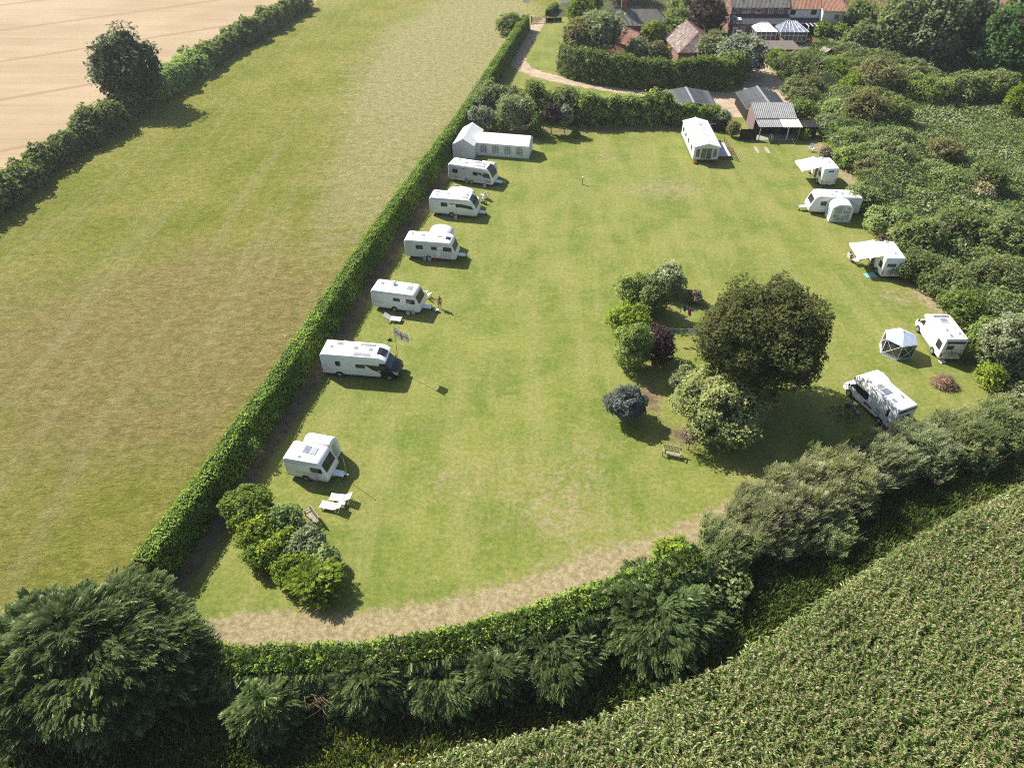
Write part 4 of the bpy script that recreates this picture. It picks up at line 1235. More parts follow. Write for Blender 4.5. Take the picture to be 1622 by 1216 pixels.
def rrect(x0, x1, z0, z1, r=.08):
    pts = []
    for cx, cz, a0 in ((x1 - r, z1 - r, 0), (x0 + r, z1 - r, 90), (x0 + r, z0 + r, 180), (x1 - r, z0 + r, 270)):
        for k in range(4):
            a = R(a0 + 30 * k)
            pts.append((cx + r * math.cos(a), cz + r * math.sin(a)))
    return pts

def on_side(t, name, poly, side, W, mat, proud=.014, parent=None):
    y = side * W / 2
    y0, y1 = (y - side * .02, y + side * proud)
    return MB().prism(poly, min(y0, y1), max(y0, y1)).build(name, mat, parent or t)

def side_window(t, x0, x1, z0, z1, side, W, r=.09, mat=None):
    f = on_side(t, 'window', rrect(x0, x1, z0, z1, r), side, W, DKGREY, .012)
    on_side(t, 'pane', rrect(x0 + .03, x1 - .03, z0 + .03, z1 - .03, r * .8), side, W, mat or WIN, .02, parent=f)
    return f

def strip(t, name, pts, y0, y1, off, mat, taper=0.0, thick=.02):
    """panel lying along an (x,z) outline, spanning y0..y1, standing off by `off`"""
    mb = MB(); vs = []
    n = len(pts)
    nr = []
    for i in range(n):
        a, b = pts[max(i - 1, 0)], pts[min(i + 1, n - 1)]
        d = Vector((b[0] - a[0], b[1] - a[1])).normalized()
        nr.append(Vector((-d.y, d.x)))
    for lay in (off, off - thick):
        for i, (x, z) in enumerate(pts):
            tp = taper * (1 - i / (n - 1))
            p = Vector((x, z)) + nr[i] * lay
            vs += [(p.x, y0 + tp, p.y), (p.x, y1 - tp, p.y)]
    fs = []
    for i in range(n - 1):
        a = i * 2
        fs.append((a, a + 1, a + 3, a + 2)); fs.append((2 * n + a, 2 * n + a + 2, 2 * n + a + 3, 2 * n + a + 1))
        fs.append((a, a + 2, 2 * n + a + 2, 2 * n + a)); fs.append((a + 1, 2 * n + a + 1, 2 * n + a + 3, a + 3))
    fs.append((0, 2 * n, 2 * n + 1, 1)); e = 2 * n - 2
    fs.append((e, e + 1, 4 * n - 1, 4 * n - 2))
    mb.add(vs, fs)
    return mb.build(name, mat, t)

def wheel(t, x, y, r=.33, w=.2, side=1):
    o = MB().disc((0, 0, 0), r, w, 'y', 22).build('wheel', RUBBER, t, smooth=True)
    o.location = (x, y, r)
    MB().disc((0, side * w * .5, 0), r * .62, .03, 'y', 16).build('rim', ALLOY, o)
    return o

def vent(t, x, y, z, sx=.45, sy=.45, h=.07, mat=None, name='roof_vent'):
    f = MB().box((x, y, z + h / 2), (sx, sy, h)).build(name, WHITE if mat is None else MIDGREY, t, bevel=.02)
    MB().box((x, y, z + h + .008), (sx * .78, sy * .78, .016)).build('lid', mat or VENTM, f)
    return f

def solar(t, x, y, z, sx, sy, mat=None):
    f = MB().box((x, y, z + .03), (sx, sy, .04)).build('solar_panel', ALLOY, t)
    n = max(2, int(max(sx, sy) / .22))
    mb = MB()
    for i in range(n):
        if sx >= sy:
            mb.box((x - sx / 2 + sx * (i + .5) / n, y, z + .054), (sx / n * .9, sy * .9, .01))
        else:
            mb.box((x, y - sy / 2 + sy * (i + .5) / n, z + .054), (sx * .9, sy / n * .9, .01))
    c = mb.build('cells', mat or SOLAR, f); c['kind'] = 'stuff'
    return f

def body(t, prof, W, mat, bev=.09, name='body', y0=None, y1=None):
    mb = MB().prism(prof, -W / 2 if y0 is None else y0, W / 2 if y1 is None else y1)
    return mb.build(name, mat, t, smooth=True, bevel=bev, seg=3, ang=R(50))

def base_xy(p_rear, p_front, W, side):
    """centre of a vehicle from the two lower corners of its visible long side"""
    a, b = Vector(p_rear), Vector(p_front)
    d = (b - a).normalized(); n = Vector((-d.y, d.x))
    c = (a + b) / 2 - n * side * W / 2
    return (c.x, c.y, 0), math.atan2(d.y, d.x), (b - a).length

def caravan(label, p_rear, p_front, side=-1, W=2.25, Hh=2.58, sidemat=None, nose='modern', wins=(), twin=False, group='touring caravans on the left of the lawn',
            vents=(), solars=(), front='wrap', skirt=True, stripes=()):
    loc, rz, L = base_xy(p_rear, p_front, W, side)
    t = thing('caravan', label, 'caravan', loc, rz, group)
    h = L / 2
    if nose == 'modern':
        fr = [(h - 1.5, Hh), (h - 1.1, Hh - .05), (h - .72, Hh - .24), (h - .38, Hh - .72), (h - .16, Hh - 1.25), (h, .98), (h, .62), (h - .12, .38)]
    elif nose == 'slope':
        fr = [(h - .95, Hh), (h - .72, Hh - .06), (h - .52, Hh - .28), (h - .08, 1.18), (h, .95), (h, .6), (h - .14, .38)]
    else:
        fr = [(h - 1.1, Hh), (h - .75, Hh - .1), (h - .5, Hh - .38), (h - .12, 1.2), (h, .9), (h, .6), (h - .1, .38)]
    prof = [(-h + .1, .38), (-h, .55), (-h + .03, 1.4), (-h + .02, Hh - .3), (-h + .1, Hh - .1), (-h + .35, Hh)] + fr
    body(t, prof, W, WHITE)
    # roof skin stands a little proud so it reads as its own panel
    strip(t, 'roof', [(-h + .4, Hh), (0, Hh), (fr[0][0] - .05, fr[0][1])], -W / 2 + .13, W / 2 - .13, .012, ROOFW)
    if sidemat:
        sp = [(-h + .16, .55), (-h + .16, Hh - .38), (-h + .35, Hh - .3), (fr[0][0] + .1, Hh - .3), (fr[2][0] - .12, fr[2][1] - .22), (fr[3][0] - .16, max(1.0, fr[3][1] - .2)), (h - .3, .9), (h - .32, .55)]
        for s in (-1, 1):
            on_side(t, 'side_panel', sp, s, W, sidemat, .008)
    for s in (-1, 1):
        on_side(t, 'skirt', [(-h + .12, .39), (h - .16, .39), (h - .1, .52), (-h + .08, .52)], s, W, PALEGREY, .007)
        on_side(t, 'awning_rail', [(-h + .12, Hh - .26), (fr[0][0], Hh - .2), (fr[0][0], Hh - .175), (-h + .12, Hh - .235)], s, W, MIDGREY, .02)
    on_side(t, 'panel_seam', [(-h + .1, 1.13), (h - .25, 1.13), (h - .25, 1.145), (-h + .1, 1.145)], side, W, PALEGREY, .0095)
    for yy in (-.75, .75):
        MB().tube([(-h - .01, yy, 1.15), (-h - .07, yy, 1.2), (-h - .07, yy, 1.5), (-h - .01, yy, 1.55)], .018, 5).build('grab_handle', MIDGREY, t)
    for poly, m in stripes:
        on_side(t, 'graphic', poly, side, W, m, .011)
    for (x0, x1, z0, z1) in wins:
        side_window(t, x0, x1, z0, z1, side, W)
    # front window
    if front == 'wrap':
        f = strip(t, 'front_window', [fr[1], fr[2], fr[3], fr[4]], -W / 2 + .14, W / 2 - .14, .016, WIN, .06)
    elif front == 'three':
        a, b = Vector(fr[2]), Vector(fr[3])
        p0, p1 = a.lerp(b, .08), a.lerp(b, .86)
        f = strip(t, 'front_window', [tuple(p0), tuple(p1)], -W / 2 + .2, W / 2 - .2, .014, DKGREY)
        yy = [-W / 2 + .23, -.36, .36, W / 2 - .23]
        q0, q1 = a.lerp(b, .12), a.lerp(b, .82)
        for i in range(3):
            strip(f, 'pane', [tuple(q0), tuple(q1)], yy[i] + .025, yy[i + 1] - .025, .024, WIN)
    # wheels with dark arches
    xs = (-.38, .38) if twin else (-.05,)
    wx = -.1 * L * .3
    for s in (-1, 1):
        arch = [(wx + xs[0] - .42, .37)] + [(wx + (xs[0] if a > 90 else xs[-1]) + .42 * math.cos(R(a)), .37 + .36 * math.sin(R(a))) for a in range(180, -1, -20)]
        on_side(t, 'wheel_arch', arch, s, W, DKGREY, .006)
        for x in xs:
            wheel(t, wx + x, s * (W / 2 - .06), .33, .19, s)
    MB().box((-.1, 0, .34), (L - .7, W - .4, .1)).build('chassis', DKGREY, t)
    # drawbar, cover and jockey wheel
    mb = MB()
    for s in (-1, 1):
        mb.tube([(h - .5, s * .5, .42), (h + 1.0, 0, .46)], .045, 6)
    mb.box((h + 1.1, 0, .5), (.35, .1, .1))
    mb.build('drawbar', STEEL, t)
    MB().prism([(h - .05, .42), (h - .05, .62), (h + .75, .58), (h + .95, .5), (h + .9, .42)], -.3, .3).build('drawbar_fairing', WHITE, t, bevel=.05)
    jw = MB().tube([(h + .85, .14, .18), (h + .85, .14, .72)], .03, 6).build('jockey_wheel', STEEL, t)
    MB().disc((h + .85, .14, .1), .1, .07, 'y', 12).build('tyre', RUBBER, jw)
    for s in (-1, 1):
        for xx in (-h + .5, h - .7):
            MB().tube([(xx, s * .8, .36), (xx + .12, s * .85, .02)], .025, 5).build('corner_steady', STEEL, t)
    for s in (-1, 1):
        MB().box((-h + .005, s * (W / 2 - .2), .75), (.04, .14, .4)).build('tail_light', RED, t)
    MB().box((-h - .005, 0, .72), (.03, 1.0, .12)).build('number_plate', paint('yellow_plate', (0.7, .55, .05), .5), t)
    for v in vents:
        vent(t, v[0], v[1], Hh + .005, *v[2:])
    for v in solars:
        solar(t, v[0], v[1], Hh + .01, v[2], v[3], v[4] if len(v) > 4 else None)
    return t

CA = caravan('silver grey sided twin axle caravan parked just below the marquee', (-9.16, 96.27), (-2.65, 94.05), sidemat=SILVER, twin=True, Hh=2.62,
        wins=[(-2.75, -1.95, 1.35, 1.95), (.35, 1.1, 1.4, 1.95), (1.95, 2.85, 1.3, 1.95)],
        stripes=[([(1.1, 1.72), (1.1, 1.92), (1.6, 1.85), (2.0, 1.55), (1.9, 1.45)], BLACKP), ([(-1.4, 2.15), (-.95, 2.2), (-.5, 1.95), (-.75, 2.05)], BLACKP),
                 ([(2.4, 1.3), (3.05, 1.28), (2.85, 1.6), (2.5, 1.85)], BLACKP)],
        vents=[(-2.2, .35, .4, .4), (-.9, -.2, .5, .5), (1.6, .2, .45, .45)], solars=[(.6, .55, 1.1, .5, SOLARL), (1.3, -.5, 1.3, .4, SOLARL)])
for bx in ((-2.5, -1.9, .6, .95), (-.9, -.55, .6, .9), (2.3, 2.9, .62, .92)):
    on_side(CA, 'locker_door', rrect(*bx, .04), -1, 2.25, MIDGREY, .01)
CB = caravan('white caravan with black swoosh windows, second below the marquee', (-10.96, 86.06), (-4.57, 84.92), Hh=2.6,
        wins=[(-1.65, -.75, 1.4, 1.98), (.35, 1.3, 1.45, 1.95)],
        stripes=[([(.9, 1.5), (.9, 1.95), (1.5, 1.9), (2.5, 1.75), (2.75, 1.3), (2.3, 1.3), (1.6, 1.42)], BLACKP), ([(-.7, 1.85), (-.1, 2.0), (.35, 1.95), (.35, 1.85), (-.2, 1.75)], MIDGREY)],
        vents=[(-2.4, .5, .4, .4), (-2.3, -.3, .32, .32), (-.9, .1, .3, .3), (1.5, -.45, .7, .3), (1.6, .3, .45, .4)])
CC = caravan('white caravan with pale grey side and rounded nose, red can beside its wheel', (-13.02, 75.14), (-6.71, 74.14), sidemat=PALEGREY, nose='round', Hh=2.6, front='three',
        wins=[(-1.75, -.85, 1.45, 2.0), (.15, .85, 1.5, 1.95), (1.6, 2.65, 1.42, 1.98)],
        stripes=[(rrect(.78, 1.2, .62, 1.35, .05), WHITE), ([(.85, 1.72), (1.6, 1.72), (1.6, 1.95), (.85, 1.95)], WHITE), (rrect(2.55, 2.85, .65, .95, .04), WHITE)],
        vents=[(-2.4, .4, .3, .3), (-1.1, .2, .4, .4), (1.0, .15, .7, .4)])
strip(CC, 'skylight', [(1.75, 2.6), (2.05, 2.59), (2.35, 2.5)], -.35, .35, .03, WIN)
CD = caravan('plain white caravan beside the standing man, two water barrels under its side', (-15.45, 64.58), (-9.99, 63.31), nose='slope', front='three', Hh=2.55,
        wins=[(-.25, .55, 1.45, 1.88), (1.25, 2.25, 1.35, 1.92)],
        stripes=[([(-2.6, 1.2), (-1.8, 1.05), (-1.2, .98), (-1.8, 1.0)], MIDGREY), ([(.2, 1.0), (.9, .85), (1.4, .8), (.9, .82)], MIDGREY)],
        vents=[(-1.9, .3, .4, .4)], solars=[(1.35, .1, .6, .7, SOLARL)])
dm = MB().tube([(-.6, .45, 2.56), (-.6, .45, 2.72)], .06, 8).build('aerial_dome', WHITE, CD)
MB().ball((-.6, .45, 2.8), (.28, .28, .16)).build('dome', WHITE, dm, smooth=True)
CF = caravan('small two berth white caravan with solar panels near the sun loungers', (-19.09, 40.01), (-15.3, 39.12), nose='slope', front='three', W=2.1, Hh=2.5,
        wins=[(.45, 1.5, 1.32, 1.88)], stripes=[([(-1.8, 2.02), (.2, 2.02), (.2, 2.06), (-1.8, 2.06)], MIDGREY), ([(-1.0, .98), (.6, .98), (.6, 1.02), (-1.0, 1.02)], MIDGREY)],
        vents=[(-.55, -.65, .25, .2)], solars=[(-.25, .25, .55, .8), (.4, .2, .5, .8, SOLARL)])
CH = caravan('white caravan with a rounded pale porch awning, on the right of the lawn', (46.09, 85.76), (39.5, 86.29), side=1, nose='round', front='three', Hh=2.6,
        wins=[(1.2, 1.95, 1.3, 1.9)], stripes=[([(-1.9, 1.5), (-2.9, 1.5), (-2.9, 1.55), (-1.9, 1.55)], MIDGREY), ([(-1.6, 1.85), (-2.4, 1.85), (-2.4, 1.9), (-1.6, 1.9)], MIDGREY)],
        vents=[(-2.3, .3, .4, .4), (-.8, .1, .45, .45), (.6, .45, .3, .3), (-.1, -.4, .6, .4)], group='caravans on the right of the lawn')

# ------------------------------------------------------------------ motorhomes
def motorhome(label, loc, rz, L, W=2.25, Hh=2.8, cab=WHITE, luton=False, group='motorhomes', wins=(), vents=(), solars=(), skirtmat=WHITE, slope=True, rear=True):
    t = thing('motorhome', label, 'motorhome', (loc[0], loc[1], 0), rz, group)
    h = L / 2; xb = h - 1.75                                  # end of the living body
    if luton:
        prof = [(-h, .42), (-h - .02, 1.2), (-h + .02, Hh - .1), (-h + .1, Hh), (xb - 1.3, Hh), (xb - .9, Hh + .22), (xb - .2, Hh + .3), (xb + .5, Hh + .12), (xb + .95, Hh - .4), (xb + .95, Hh - .62), (xb + .55, Hh - .85), (xb, Hh - .85), (xb, .42)]
    else:
        prof = [(-h + .05, .42), (-h, .6), (-h, Hh - .2), (-h + .12, Hh - .02), (-h + .3, Hh), (xb - .5, Hh), (xb + .1, Hh - .06), (xb + .75, Hh - .42), (xb + .62, Hh - .68), (xb, Hh - .72), (xb, .42)]
    body(t, prof, W, WHITE, .08)
    strip(t, 'roof', [(-h + .35, Hh), (xb - (1.35 if luton else .55), Hh)], -W / 2 + .12, W / 2 - .12, .012, ROOFW)
    # cab
    cw = W * .89
    zt = Hh - .75
    cp = [(xb - .02, .36), (xb - .02, zt + .04), (xb + .4, zt), (xb + 1.08, 1.34), (xb + 1.6, 1.1), (xb + 1.74, .88), (xb + 1.76, .5), (xb + 1.66, .34)]
    c = body(t, cp, cw, cab, .07, 'cab')
    strip(c, 'windscreen', [(xb + .44, zt - .04), (xb + 1.05, 1.37)], -cw / 2 + .1, cw / 2 - .1, .012, glass('windscreen', (0.03, 0.045, 0.06), .08), .06)
    for s in (-1, 1):
        wp = [(xb + .16, 1.28), (xb + .16, zt - .18), (xb + .46, zt - .18), (xb + .98, 1.34), (xb + .98, 1.26)]
        on_side(t, 'door_window', wp, s, cw, WIN, .012, parent=c)
        MB().box((xb + 1.05, s * (cw / 2 + .14), 1.35), (.1, .22, .28)).build('mirror', DKGREY, c, bevel=.03)
        MB().prism([(xb + 1.5, .78), (xb + 1.2, 1.12), (xb + 1.45, 1.13), (xb + 1.7, .96), (xb + 1.74, .8)], min(s * (cw / 2 - .34), s * (cw / 2 + .005)), max(s * (cw / 2 - .34), s * (cw / 2 + .005))).build('headlight', paint('headlamp', (.62, .62, .66), .15, .6), c)
        arch = [(xb + .85 - .42, .36)] + [(xb + .85 + .42 * math.cos(R(a)), .36 + .4 * math.sin(R(a))) for a in range(180, -1, -20)]
        on_side(t, 'wheel_arch', arch, s, cw, BLACKP, .008, parent=c)
        wheel(t, xb + .85, s * (cw / 2 - .07), .35, .21, s)
        arch = [(-.28 * L - .45, .41)] + [(-.28 * L + .45 * math.cos(R(a)), .41 + .36 * math.sin(R(a))) for a in range(180, -1, -20)]
        on_side(t, 'wheel_arch', arch, s, W, DKGREY, .006)
        wheel(t, -.28 * L, s * (W / 2 - .09), .35, .21, s)
    MB().box((xb + 1.77, 0, .72), (.03, .9, .2)).build('grille', BLACKP, c)
    MB().box((xb + 1.76, 0, .47), (.1, cw - .2, .16)).build('bumper', DKGREY, c, bevel=.03)
    MB().box((-.25, 0, .38), (L - .9, W - .35, .12)).build('chassis', DKGREY, t)
    for (x0, x1, z0, z1, s) in wins:
        side_window(t, x0, x1, z0, z1, s, W)
    for v in vents:
        vent(t, v[0], v[1], Hh + .005, *v[2:])
    for v in solars:
        solar(t, v[0], v[1], Hh + .01, v[2], v[3], v[4] if len(v) > 4 else None)
    if rear:
        for s in (-1, 1):
            MB().box((-h - .012, s * (W / 2 - .16), .85), (.04, .12, .42)).build('tail_light', RED, t)
        MB().box((-h - .02, 0, .5), (.08, W - .1, .18)).build('bumper', skirtmat, t, bevel=.03)
        MB().box((-h - .03, 0, .8), (.02, .52, .11)).build('number_plate', paint('yellow_plate', (0.7, .55, .05), .5), t)
    return t

def rear_window(t, L, y0, y1, z0, z1):
    f = MB().box((-L / 2 - .012, (y0 + y1) / 2, (z0 + z1) / 2), (.03, y1 - y0, z1 - z0)).build('rear_window', DKGREY, t, bevel=.01)
    MB().box((-L / 2 - .03, (y0 + y1) / 2, (z0 + z1) / 2), (.02, y1 - y0 - .08, z1 - z0 - .08)).build('pane', WIN, f)
    return f

_loc, _rz, _L = base_xy((-18.62, 53.2), (-11.1, 52.29), 2.3, -1)
ME = motorhome('white motorhome with black cab parked beside the flagpole', _loc, _rz, 7.55, 2.3, 2.82, BLACKP,
    wins=[(-2.35, -1.85, 1.45, 2.05, -1), (-.35, .6, 1.4, 1.85, -1), (1.5, 2.55, 1.25, 1.85, -1)],
    vents=[(-2.9, .1, .3, .3), (-2.2, .6, .7, .4), (-.5, .1, .42, .42), (1.0, 0, .42, .42)], solars=[(.6, .75, 1.5, .38, SOLARL), (.35, -.75, 1.6, .4, SOLARL)], group='motorhomes')
on_side(ME, 'graphic', [(.55, 1.85), (.75, 1.9), (1.5, 1.85), (1.5, 1.4), (2.0, 1.05), (2.35, .85), (1.95, 1.0), (1.2, 1.35)], -1, 2.3, BLACKP, .01)
strip(ME, 'skylight', [(1.75, 2.82), (2.15, 2.76), (2.6, 2.52)], -.5, .5, .03, WIN)
MK = motorhome('white coachbuilt motorhome with over-cab bed beside the big oak shade', (33.95, 48.55), R(112), 6.3, 2.2, 2.78, WHITE, luton=True,
    wins=[(-2.35, -2.1, 1.3, 2.25, 1), (.15, 1.55, 1.25, 2.0, 1)],
    vents=[(1.3, .1, .5, .42), (.05, .3, .85, .8), (-1.9, .55, .5, .45), (-1.75, -.5, .42, .3)], solars=[(-.75, .25, .6, .75)])
for bx in ((-1.6, -1.05, 1.15, 1.25), (-1.6, -1.05, .85, .95), (-.6, .4, .75, 1.0), (-2.62, -2.5, .95, 1.15)):
    on_side(MK, 'vent_grille', rrect(*bx, .03), 1, 2.2, paint('blue_grey_vent', (.12, .13, .18), .5), .012)
rear_window(MK, 6.3, -.55, .45, 1.35, 1.95)
MB().box((-3.165, 0, 2.5), (.04, 2.0, .25)).build('rear_light_bar', BLACKP, MK)
st = MB()
for s in (-1, 1):
    st.tube([(-2.35, 1.05, .5), (-2.35, 1.55, .05)], .02, 5) if s < 0 else st.tube([(-1.8, 1.05, .5), (-1.8, 1.55, .05)], .02, 5)
st.build('step_frame', ALLOY, MK)
for k, (yy, zz) in enumerate(((1.2, .38), (1.42, .2))):
    MB().box((-2.07, yy, zz), (.56, .2, .03)).build('step', DKGREY, MK)
MJ = motorhome('white coachbuilt motorhome parked against the thicket beside the gazebo', (44.1, 58.35), R(89.5), 5.9, 2.2, 2.8, WHITE,
    wins=[(-2.6, -1.7, 1.2, 2.1, 1)], vents=[(-2.3, .45, .45, .4), (-2.0, -.55, .35, .35), (-1.4, .45, .35, .35), (-1.2, -.4, .5, .15), (.2, .05, .8, .9)], solars=[(.95, 0, .35, 1.6, SOLAR)])
rear_window(MJ, 5.9, .05, .75, 1.55, 2.05)
MB().box((-2.965, 0, 2.42), (.03, 1.8, .28)).build('rear_light_bar', BLACKP, MJ)
rk = MB()
for yy in (-.75, .75):
    rk.tube([(-3.0, yy, .9), (-3.12, yy, 1.2), (-3.12, yy, 2.2), (-3.0, yy, 2.3)], .025, 6)
rk.tube([(-3.12, -.75, 1.2), (-3.12, .75, 1.2)], .025, 6); rk.tube([(-3.12, -.75, 1.7), (-3.12, .75, 1.7)], .02, 6)
rk.build('cycle_rack', DKGREY, MJ)
MI = motorhome('white motorhome with a wide canopy awning and bikes on its back', (44.25, 73.35), R(88), 5.6, 2.25, 2.75, WHITE, wins=[(-2.4, -1.6, 1.2, 1.9, 1)], vents=[(-1.7, -.25, .35, .3), (1.0, -.2, .5, .4)])
rear_window(MI, 5.6, -.25, .75, 1.65, 2.05)
MB().box((-.1, 1.3, 1.25), (.75, .04, 1.7), rz=R(-38)).build('door', WHITE, MI)
MG = motorhome('small white motorhome with a canopy awning near the timber shed', (44.7, 97.0), R(92), 5.4, 2.2, 2.7, WHITE, wins=[(-2.2, -1.3, 1.25, 1.9, 1)], vents=[(.9, .1, .7, .4), (-.6, -.3, .4, .35)])
rear_window(MG, 5.4, -.35, .35, 2.2, 2.4)
on_side(MG, 'dark_doorway_plate', rrect(-.9, -.2, .5, 2.2, .06), 1, 2.2, BLACKP, .01)  # black plate whose colour stands for the shade inside an open door

def bicycle(label, loc, rz, col, group='bicycles', lean=0.0, tint=(0.02, 0.02, 0.022)):
    t = thing('bicycle', label, 'bicycle', loc, rz, group)
    t.rotation_euler = (lean, 0, rz)
    fm = paint('cycle_' + col, tint, .4, .5)
    for x in (-.52, .52):
        mb = MB()
        pts = [(x + .33 * math.cos(R(a)), 0, .34 + .33 * math.sin(R(a))) for a in range(0, 361, 24)]
        w = mb.tube(pts, .022, 5).build('wheel', RUBBER, t)
        sp = MB()
        for a in range(0, 180, 30):
            sp.tube([(x + .32 * math.cos(R(a)), 0, .34 + .32 * math.sin(R(a))), (x - .32 * math.cos(R(a)), 0, .34 - .32 * math.sin(R(a)))], .004, 4)
        k = sp.build('spokes', ALLOY, w); k['kind'] = 'stuff'
    fr = MB()
    for a, b in (((-.52, 0, .34), (-.12, 0, .32)), ((-.52, 0, .34), (-.2, 0, .8)), ((-.12, 0, .32), (-.22, 0, .9)), ((-.12, 0, .32), (.36, 0, .78)), ((-.2, 0, .8), (.34, 0, .86)), ((.52, 0, .34), (.32, 0, .98))):
        fr.tube([a, b], .022, 6)
    fr.build('frame', fm, t)
    MB().box((-.24, 0, .95), (.26, .15, .06)).build('saddle', RUBBER, t, bevel=.02)
    MB().tube([(.22, -.28, 1.05), (.3, -.1, 1.02), (.32, 0, 1.0), (.3, .1, 1.02), (.22, .28, 1.05)], .016, 6).build('handlebar', ALLOY, t)
    return t
bicycle('black bicycle in the oak shade, nearer the oak', (30.11, 47.81), R(160), 'black')
bicycle('black bicycle with silver handlebar nearer the boundary shrubs', (30.5, 46.72), R(165), 'black')
for i, (dx, lab, col, tn) in enumerate(((-.28, 'dark blue bicycle on the back of the motorhome with wide awning, inner one', 'dark_blue', (.03, .04, .10)), (-.5, 'grey bicycle on the back of the motorhome with wide awning, outer one', 'grey', (.18, .18, .2)))):
    o = bicycle(lab, (44.3, 70.55 + dx + .12, .72), R(-2), col, tint=tn)
    o.scale = (.85, .85, .85)
o = bicycle('folded-up bicycle with blue cover on the back of the motorhome by the gazebo', (44.05, 55.15, .75), R(0), 'navy', tint=(.08, .12, .3)); o.scale = (.75,) * 3

# ------------------------------------------------------------------ awnings
def canopy(label, p, rz, Lw, out, z0, z1, legs=True, stripe=False):
    """roll-out canopy: p = middle of the house wall edge; runs Lw along local x, slopes out along local +y"""
    t = thing('canopy_awning', label, 'awning', (p[0], p[1], 0), rz)
    vs, n = [], 7
    for i in range(n + 1):
        f = i / n
        z = z0 + (z1 - z0) * f - .07 * math.sin(math.pi * f)
        vs += [(-Lw / 2, out * f, z), (Lw / 2, out * f, z)]
    m = len(vs)
    vs += [(x, y, z - .015) for x, y, z in vs]
    fs = []
    for i in range(n):
        a = 2 * i
        fs += [(a, a + 1, a + 3, a + 2), (m + a, m + a + 2, m + a + 3, m + a + 1), (a, a + 2, m + a + 2, m + a), (a + 1, m + a + 1, m + a + 3, a + 3)]
    fs += [(0, m, m + 1, 1), (2 * n, 2 * n + 1, m + 2 * n + 1, m + 2 * n)]
    MB().add(vs, fs).build('canopy', FABRICW, t)
    MB().tube([(-Lw / 2, 0, z0), (Lw / 2, 0, z0)], .08, 8).build('cassette', WHITE, t)
    MB().tube([(-Lw / 2, out, z1 - .02), (Lw / 2, out, z1 - .02)], .035, 6).build('front_rail', WHITE, t)
    MB().slab([(-Lw / 2, out), (Lw / 2, out), (Lw / 2, out + .01), (-Lw / 2, out + .01)], z1 - .25, z1 - .03).build('valance', FABRICW, t)
    for s in (-1, 1):
        MB().tube([(s * (Lw / 2 - .1), out - .02, z1 - .04), (s * (Lw / 2 - .05), out + .05, 0)], .02, 6).build('leg', ALLOY, t)
    return t
canopy('wide white canopy rolled out over two seated people', (43.1, 73.2), R(88), 3.6, 2.6, 2.62, 2.15)
canopy('white canopy rolled out from the small motorhome near the shed', (43.6, 96.9), R(92), 3.4, 2.5, 2.6, 2.05)

def porch(label, p, rz, w, d, h, grey=False, panes=True, name='porch_awning', group=None, arch=False):
    """inflatable porch standing against a caravan; local +y is outwards"""
    t = thing(name, label, 'awning', (p[0], p[1], 0), rz, group)
    prof = [(0, .03), (0, h - .12), (d * .2, h), (d * .45, h - .02), (d * .72, h - .28), (d * .9, h - .85), (d, .03)]
    if arch:
        ap = [(-w / 2, .03), (-w / 2 + .05, h * .72)] + [(-(w / 2 - .05) * math.cos(R(a)), h * .72 + h * .28 * math.sin(R(a))) for a in range(15, 180, 15)] + [(w / 2 - .05, h * .72), (w / 2, .03)]
        o = MB().prism(ap, 0, d).build('shell', FABRICW, t, smooth=True, bevel=.06, seg=2, ang=R(60))
        if arch == 'front':
            pm = glass('clear_vinyl', (0.30, 0.33, 0.38), .2)
            for x0, x1 in ((-w * .36, -.06), (.06, w * .36)):
                top = lambda x: h * .7 + h * .24 * math.sqrt(max(0, 1 - (x / (w / 2 - .05)) ** 2))
                xs = [x0 + (x1 - x0) * k / 5 for k in range(6)]
                MB().prism([(x0, h * .5), (x1, h * .5)] + [(x, top(x) - .12) for x in reversed(xs)], d - .01, d + .02).build('vinyl_window', pm, o)
                MB().prism([(x0, .3), (x1, .3), (x1, h * .46), (x0, h * .46)], d - .01, d + .02).build('vinyl_window', pm, o)
            for s in (-1, 1):
                MB().box((s * (w / 2 - .02), d * .5, h * .42), (.05, d * .62, h * .4), ry=R(-1.2) * s).build('side_window', pm, o)
    else:
        mb = MB().prism([(y, z) for y, z in prof], -w / 2, w / 2)
        o = mb.build('shell', FABRICW, t, smooth=True, bevel=.1, seg=2, ang=R(60))
        o.rotation_euler = (0, 0, R(90))
    if panes:
        pm = glass('clear_vinyl', (0.30, 0.33, 0.38), .2)
        a, b, c_ = Vector((d * .75, h - .36)), Vector((d * .9, h - .85)), Vector((d * .985, .28))
        n = 3
        for i in range(n):
            for (a_, b_) in ((a, b), (b - Vector((0, .06)), c_)):
                q0, q1 = a_, b_
                w0, w1 = -w / 2 + .18 + (w - .36) * i / n + .04, -w / 2 + .18 + (w - .36) * (i + 1) / n - .04
                strip(o, 'vinyl_window', [tuple(q0), tuple(q1)], w0, w1, .03, pm)
        for s in (-1, 1):
            on_side(t, 'side_window', [(.3, .5), (.3, h - .5), (d * .6, h - .55), (d * .75, .5)], s, w, pm, .012, parent=o)
    MB().slab([(-w / 2 - .02, .02), (w / 2 + .02, .02), (w / 2 + .02, d + .04), (-w / 2 - .02, d + .04)], .012, .1).build('mud_skirt', FABRICG, t)
    return t
def porch_at(v, label, x, w, d, h, side, W=2.25, **k):
    """porch against one side of vehicle v at its local x"""
    rz = v.rotation_euler[2]
    q = Matrix.Rotation(rz, 3, 'Z') @ Vector((x, side * (W / 2 + .02), 0)) + v.location
    return porch(label, (q.x, q.y), rz + (0 if side > 0 else math.pi), w, d, h, **k)
porch_at(CH, 'rounded pale inflatable porch with clear windows on the right hand caravan', -.35, 2.8, 2.0, 2.55, 1, panes=False, arch='front')
porch_at(CC, 'white arched porch rising behind the caravan with the red can', .6, 3.0, 2.0, 2.66, 1, panes=False, arch=True)
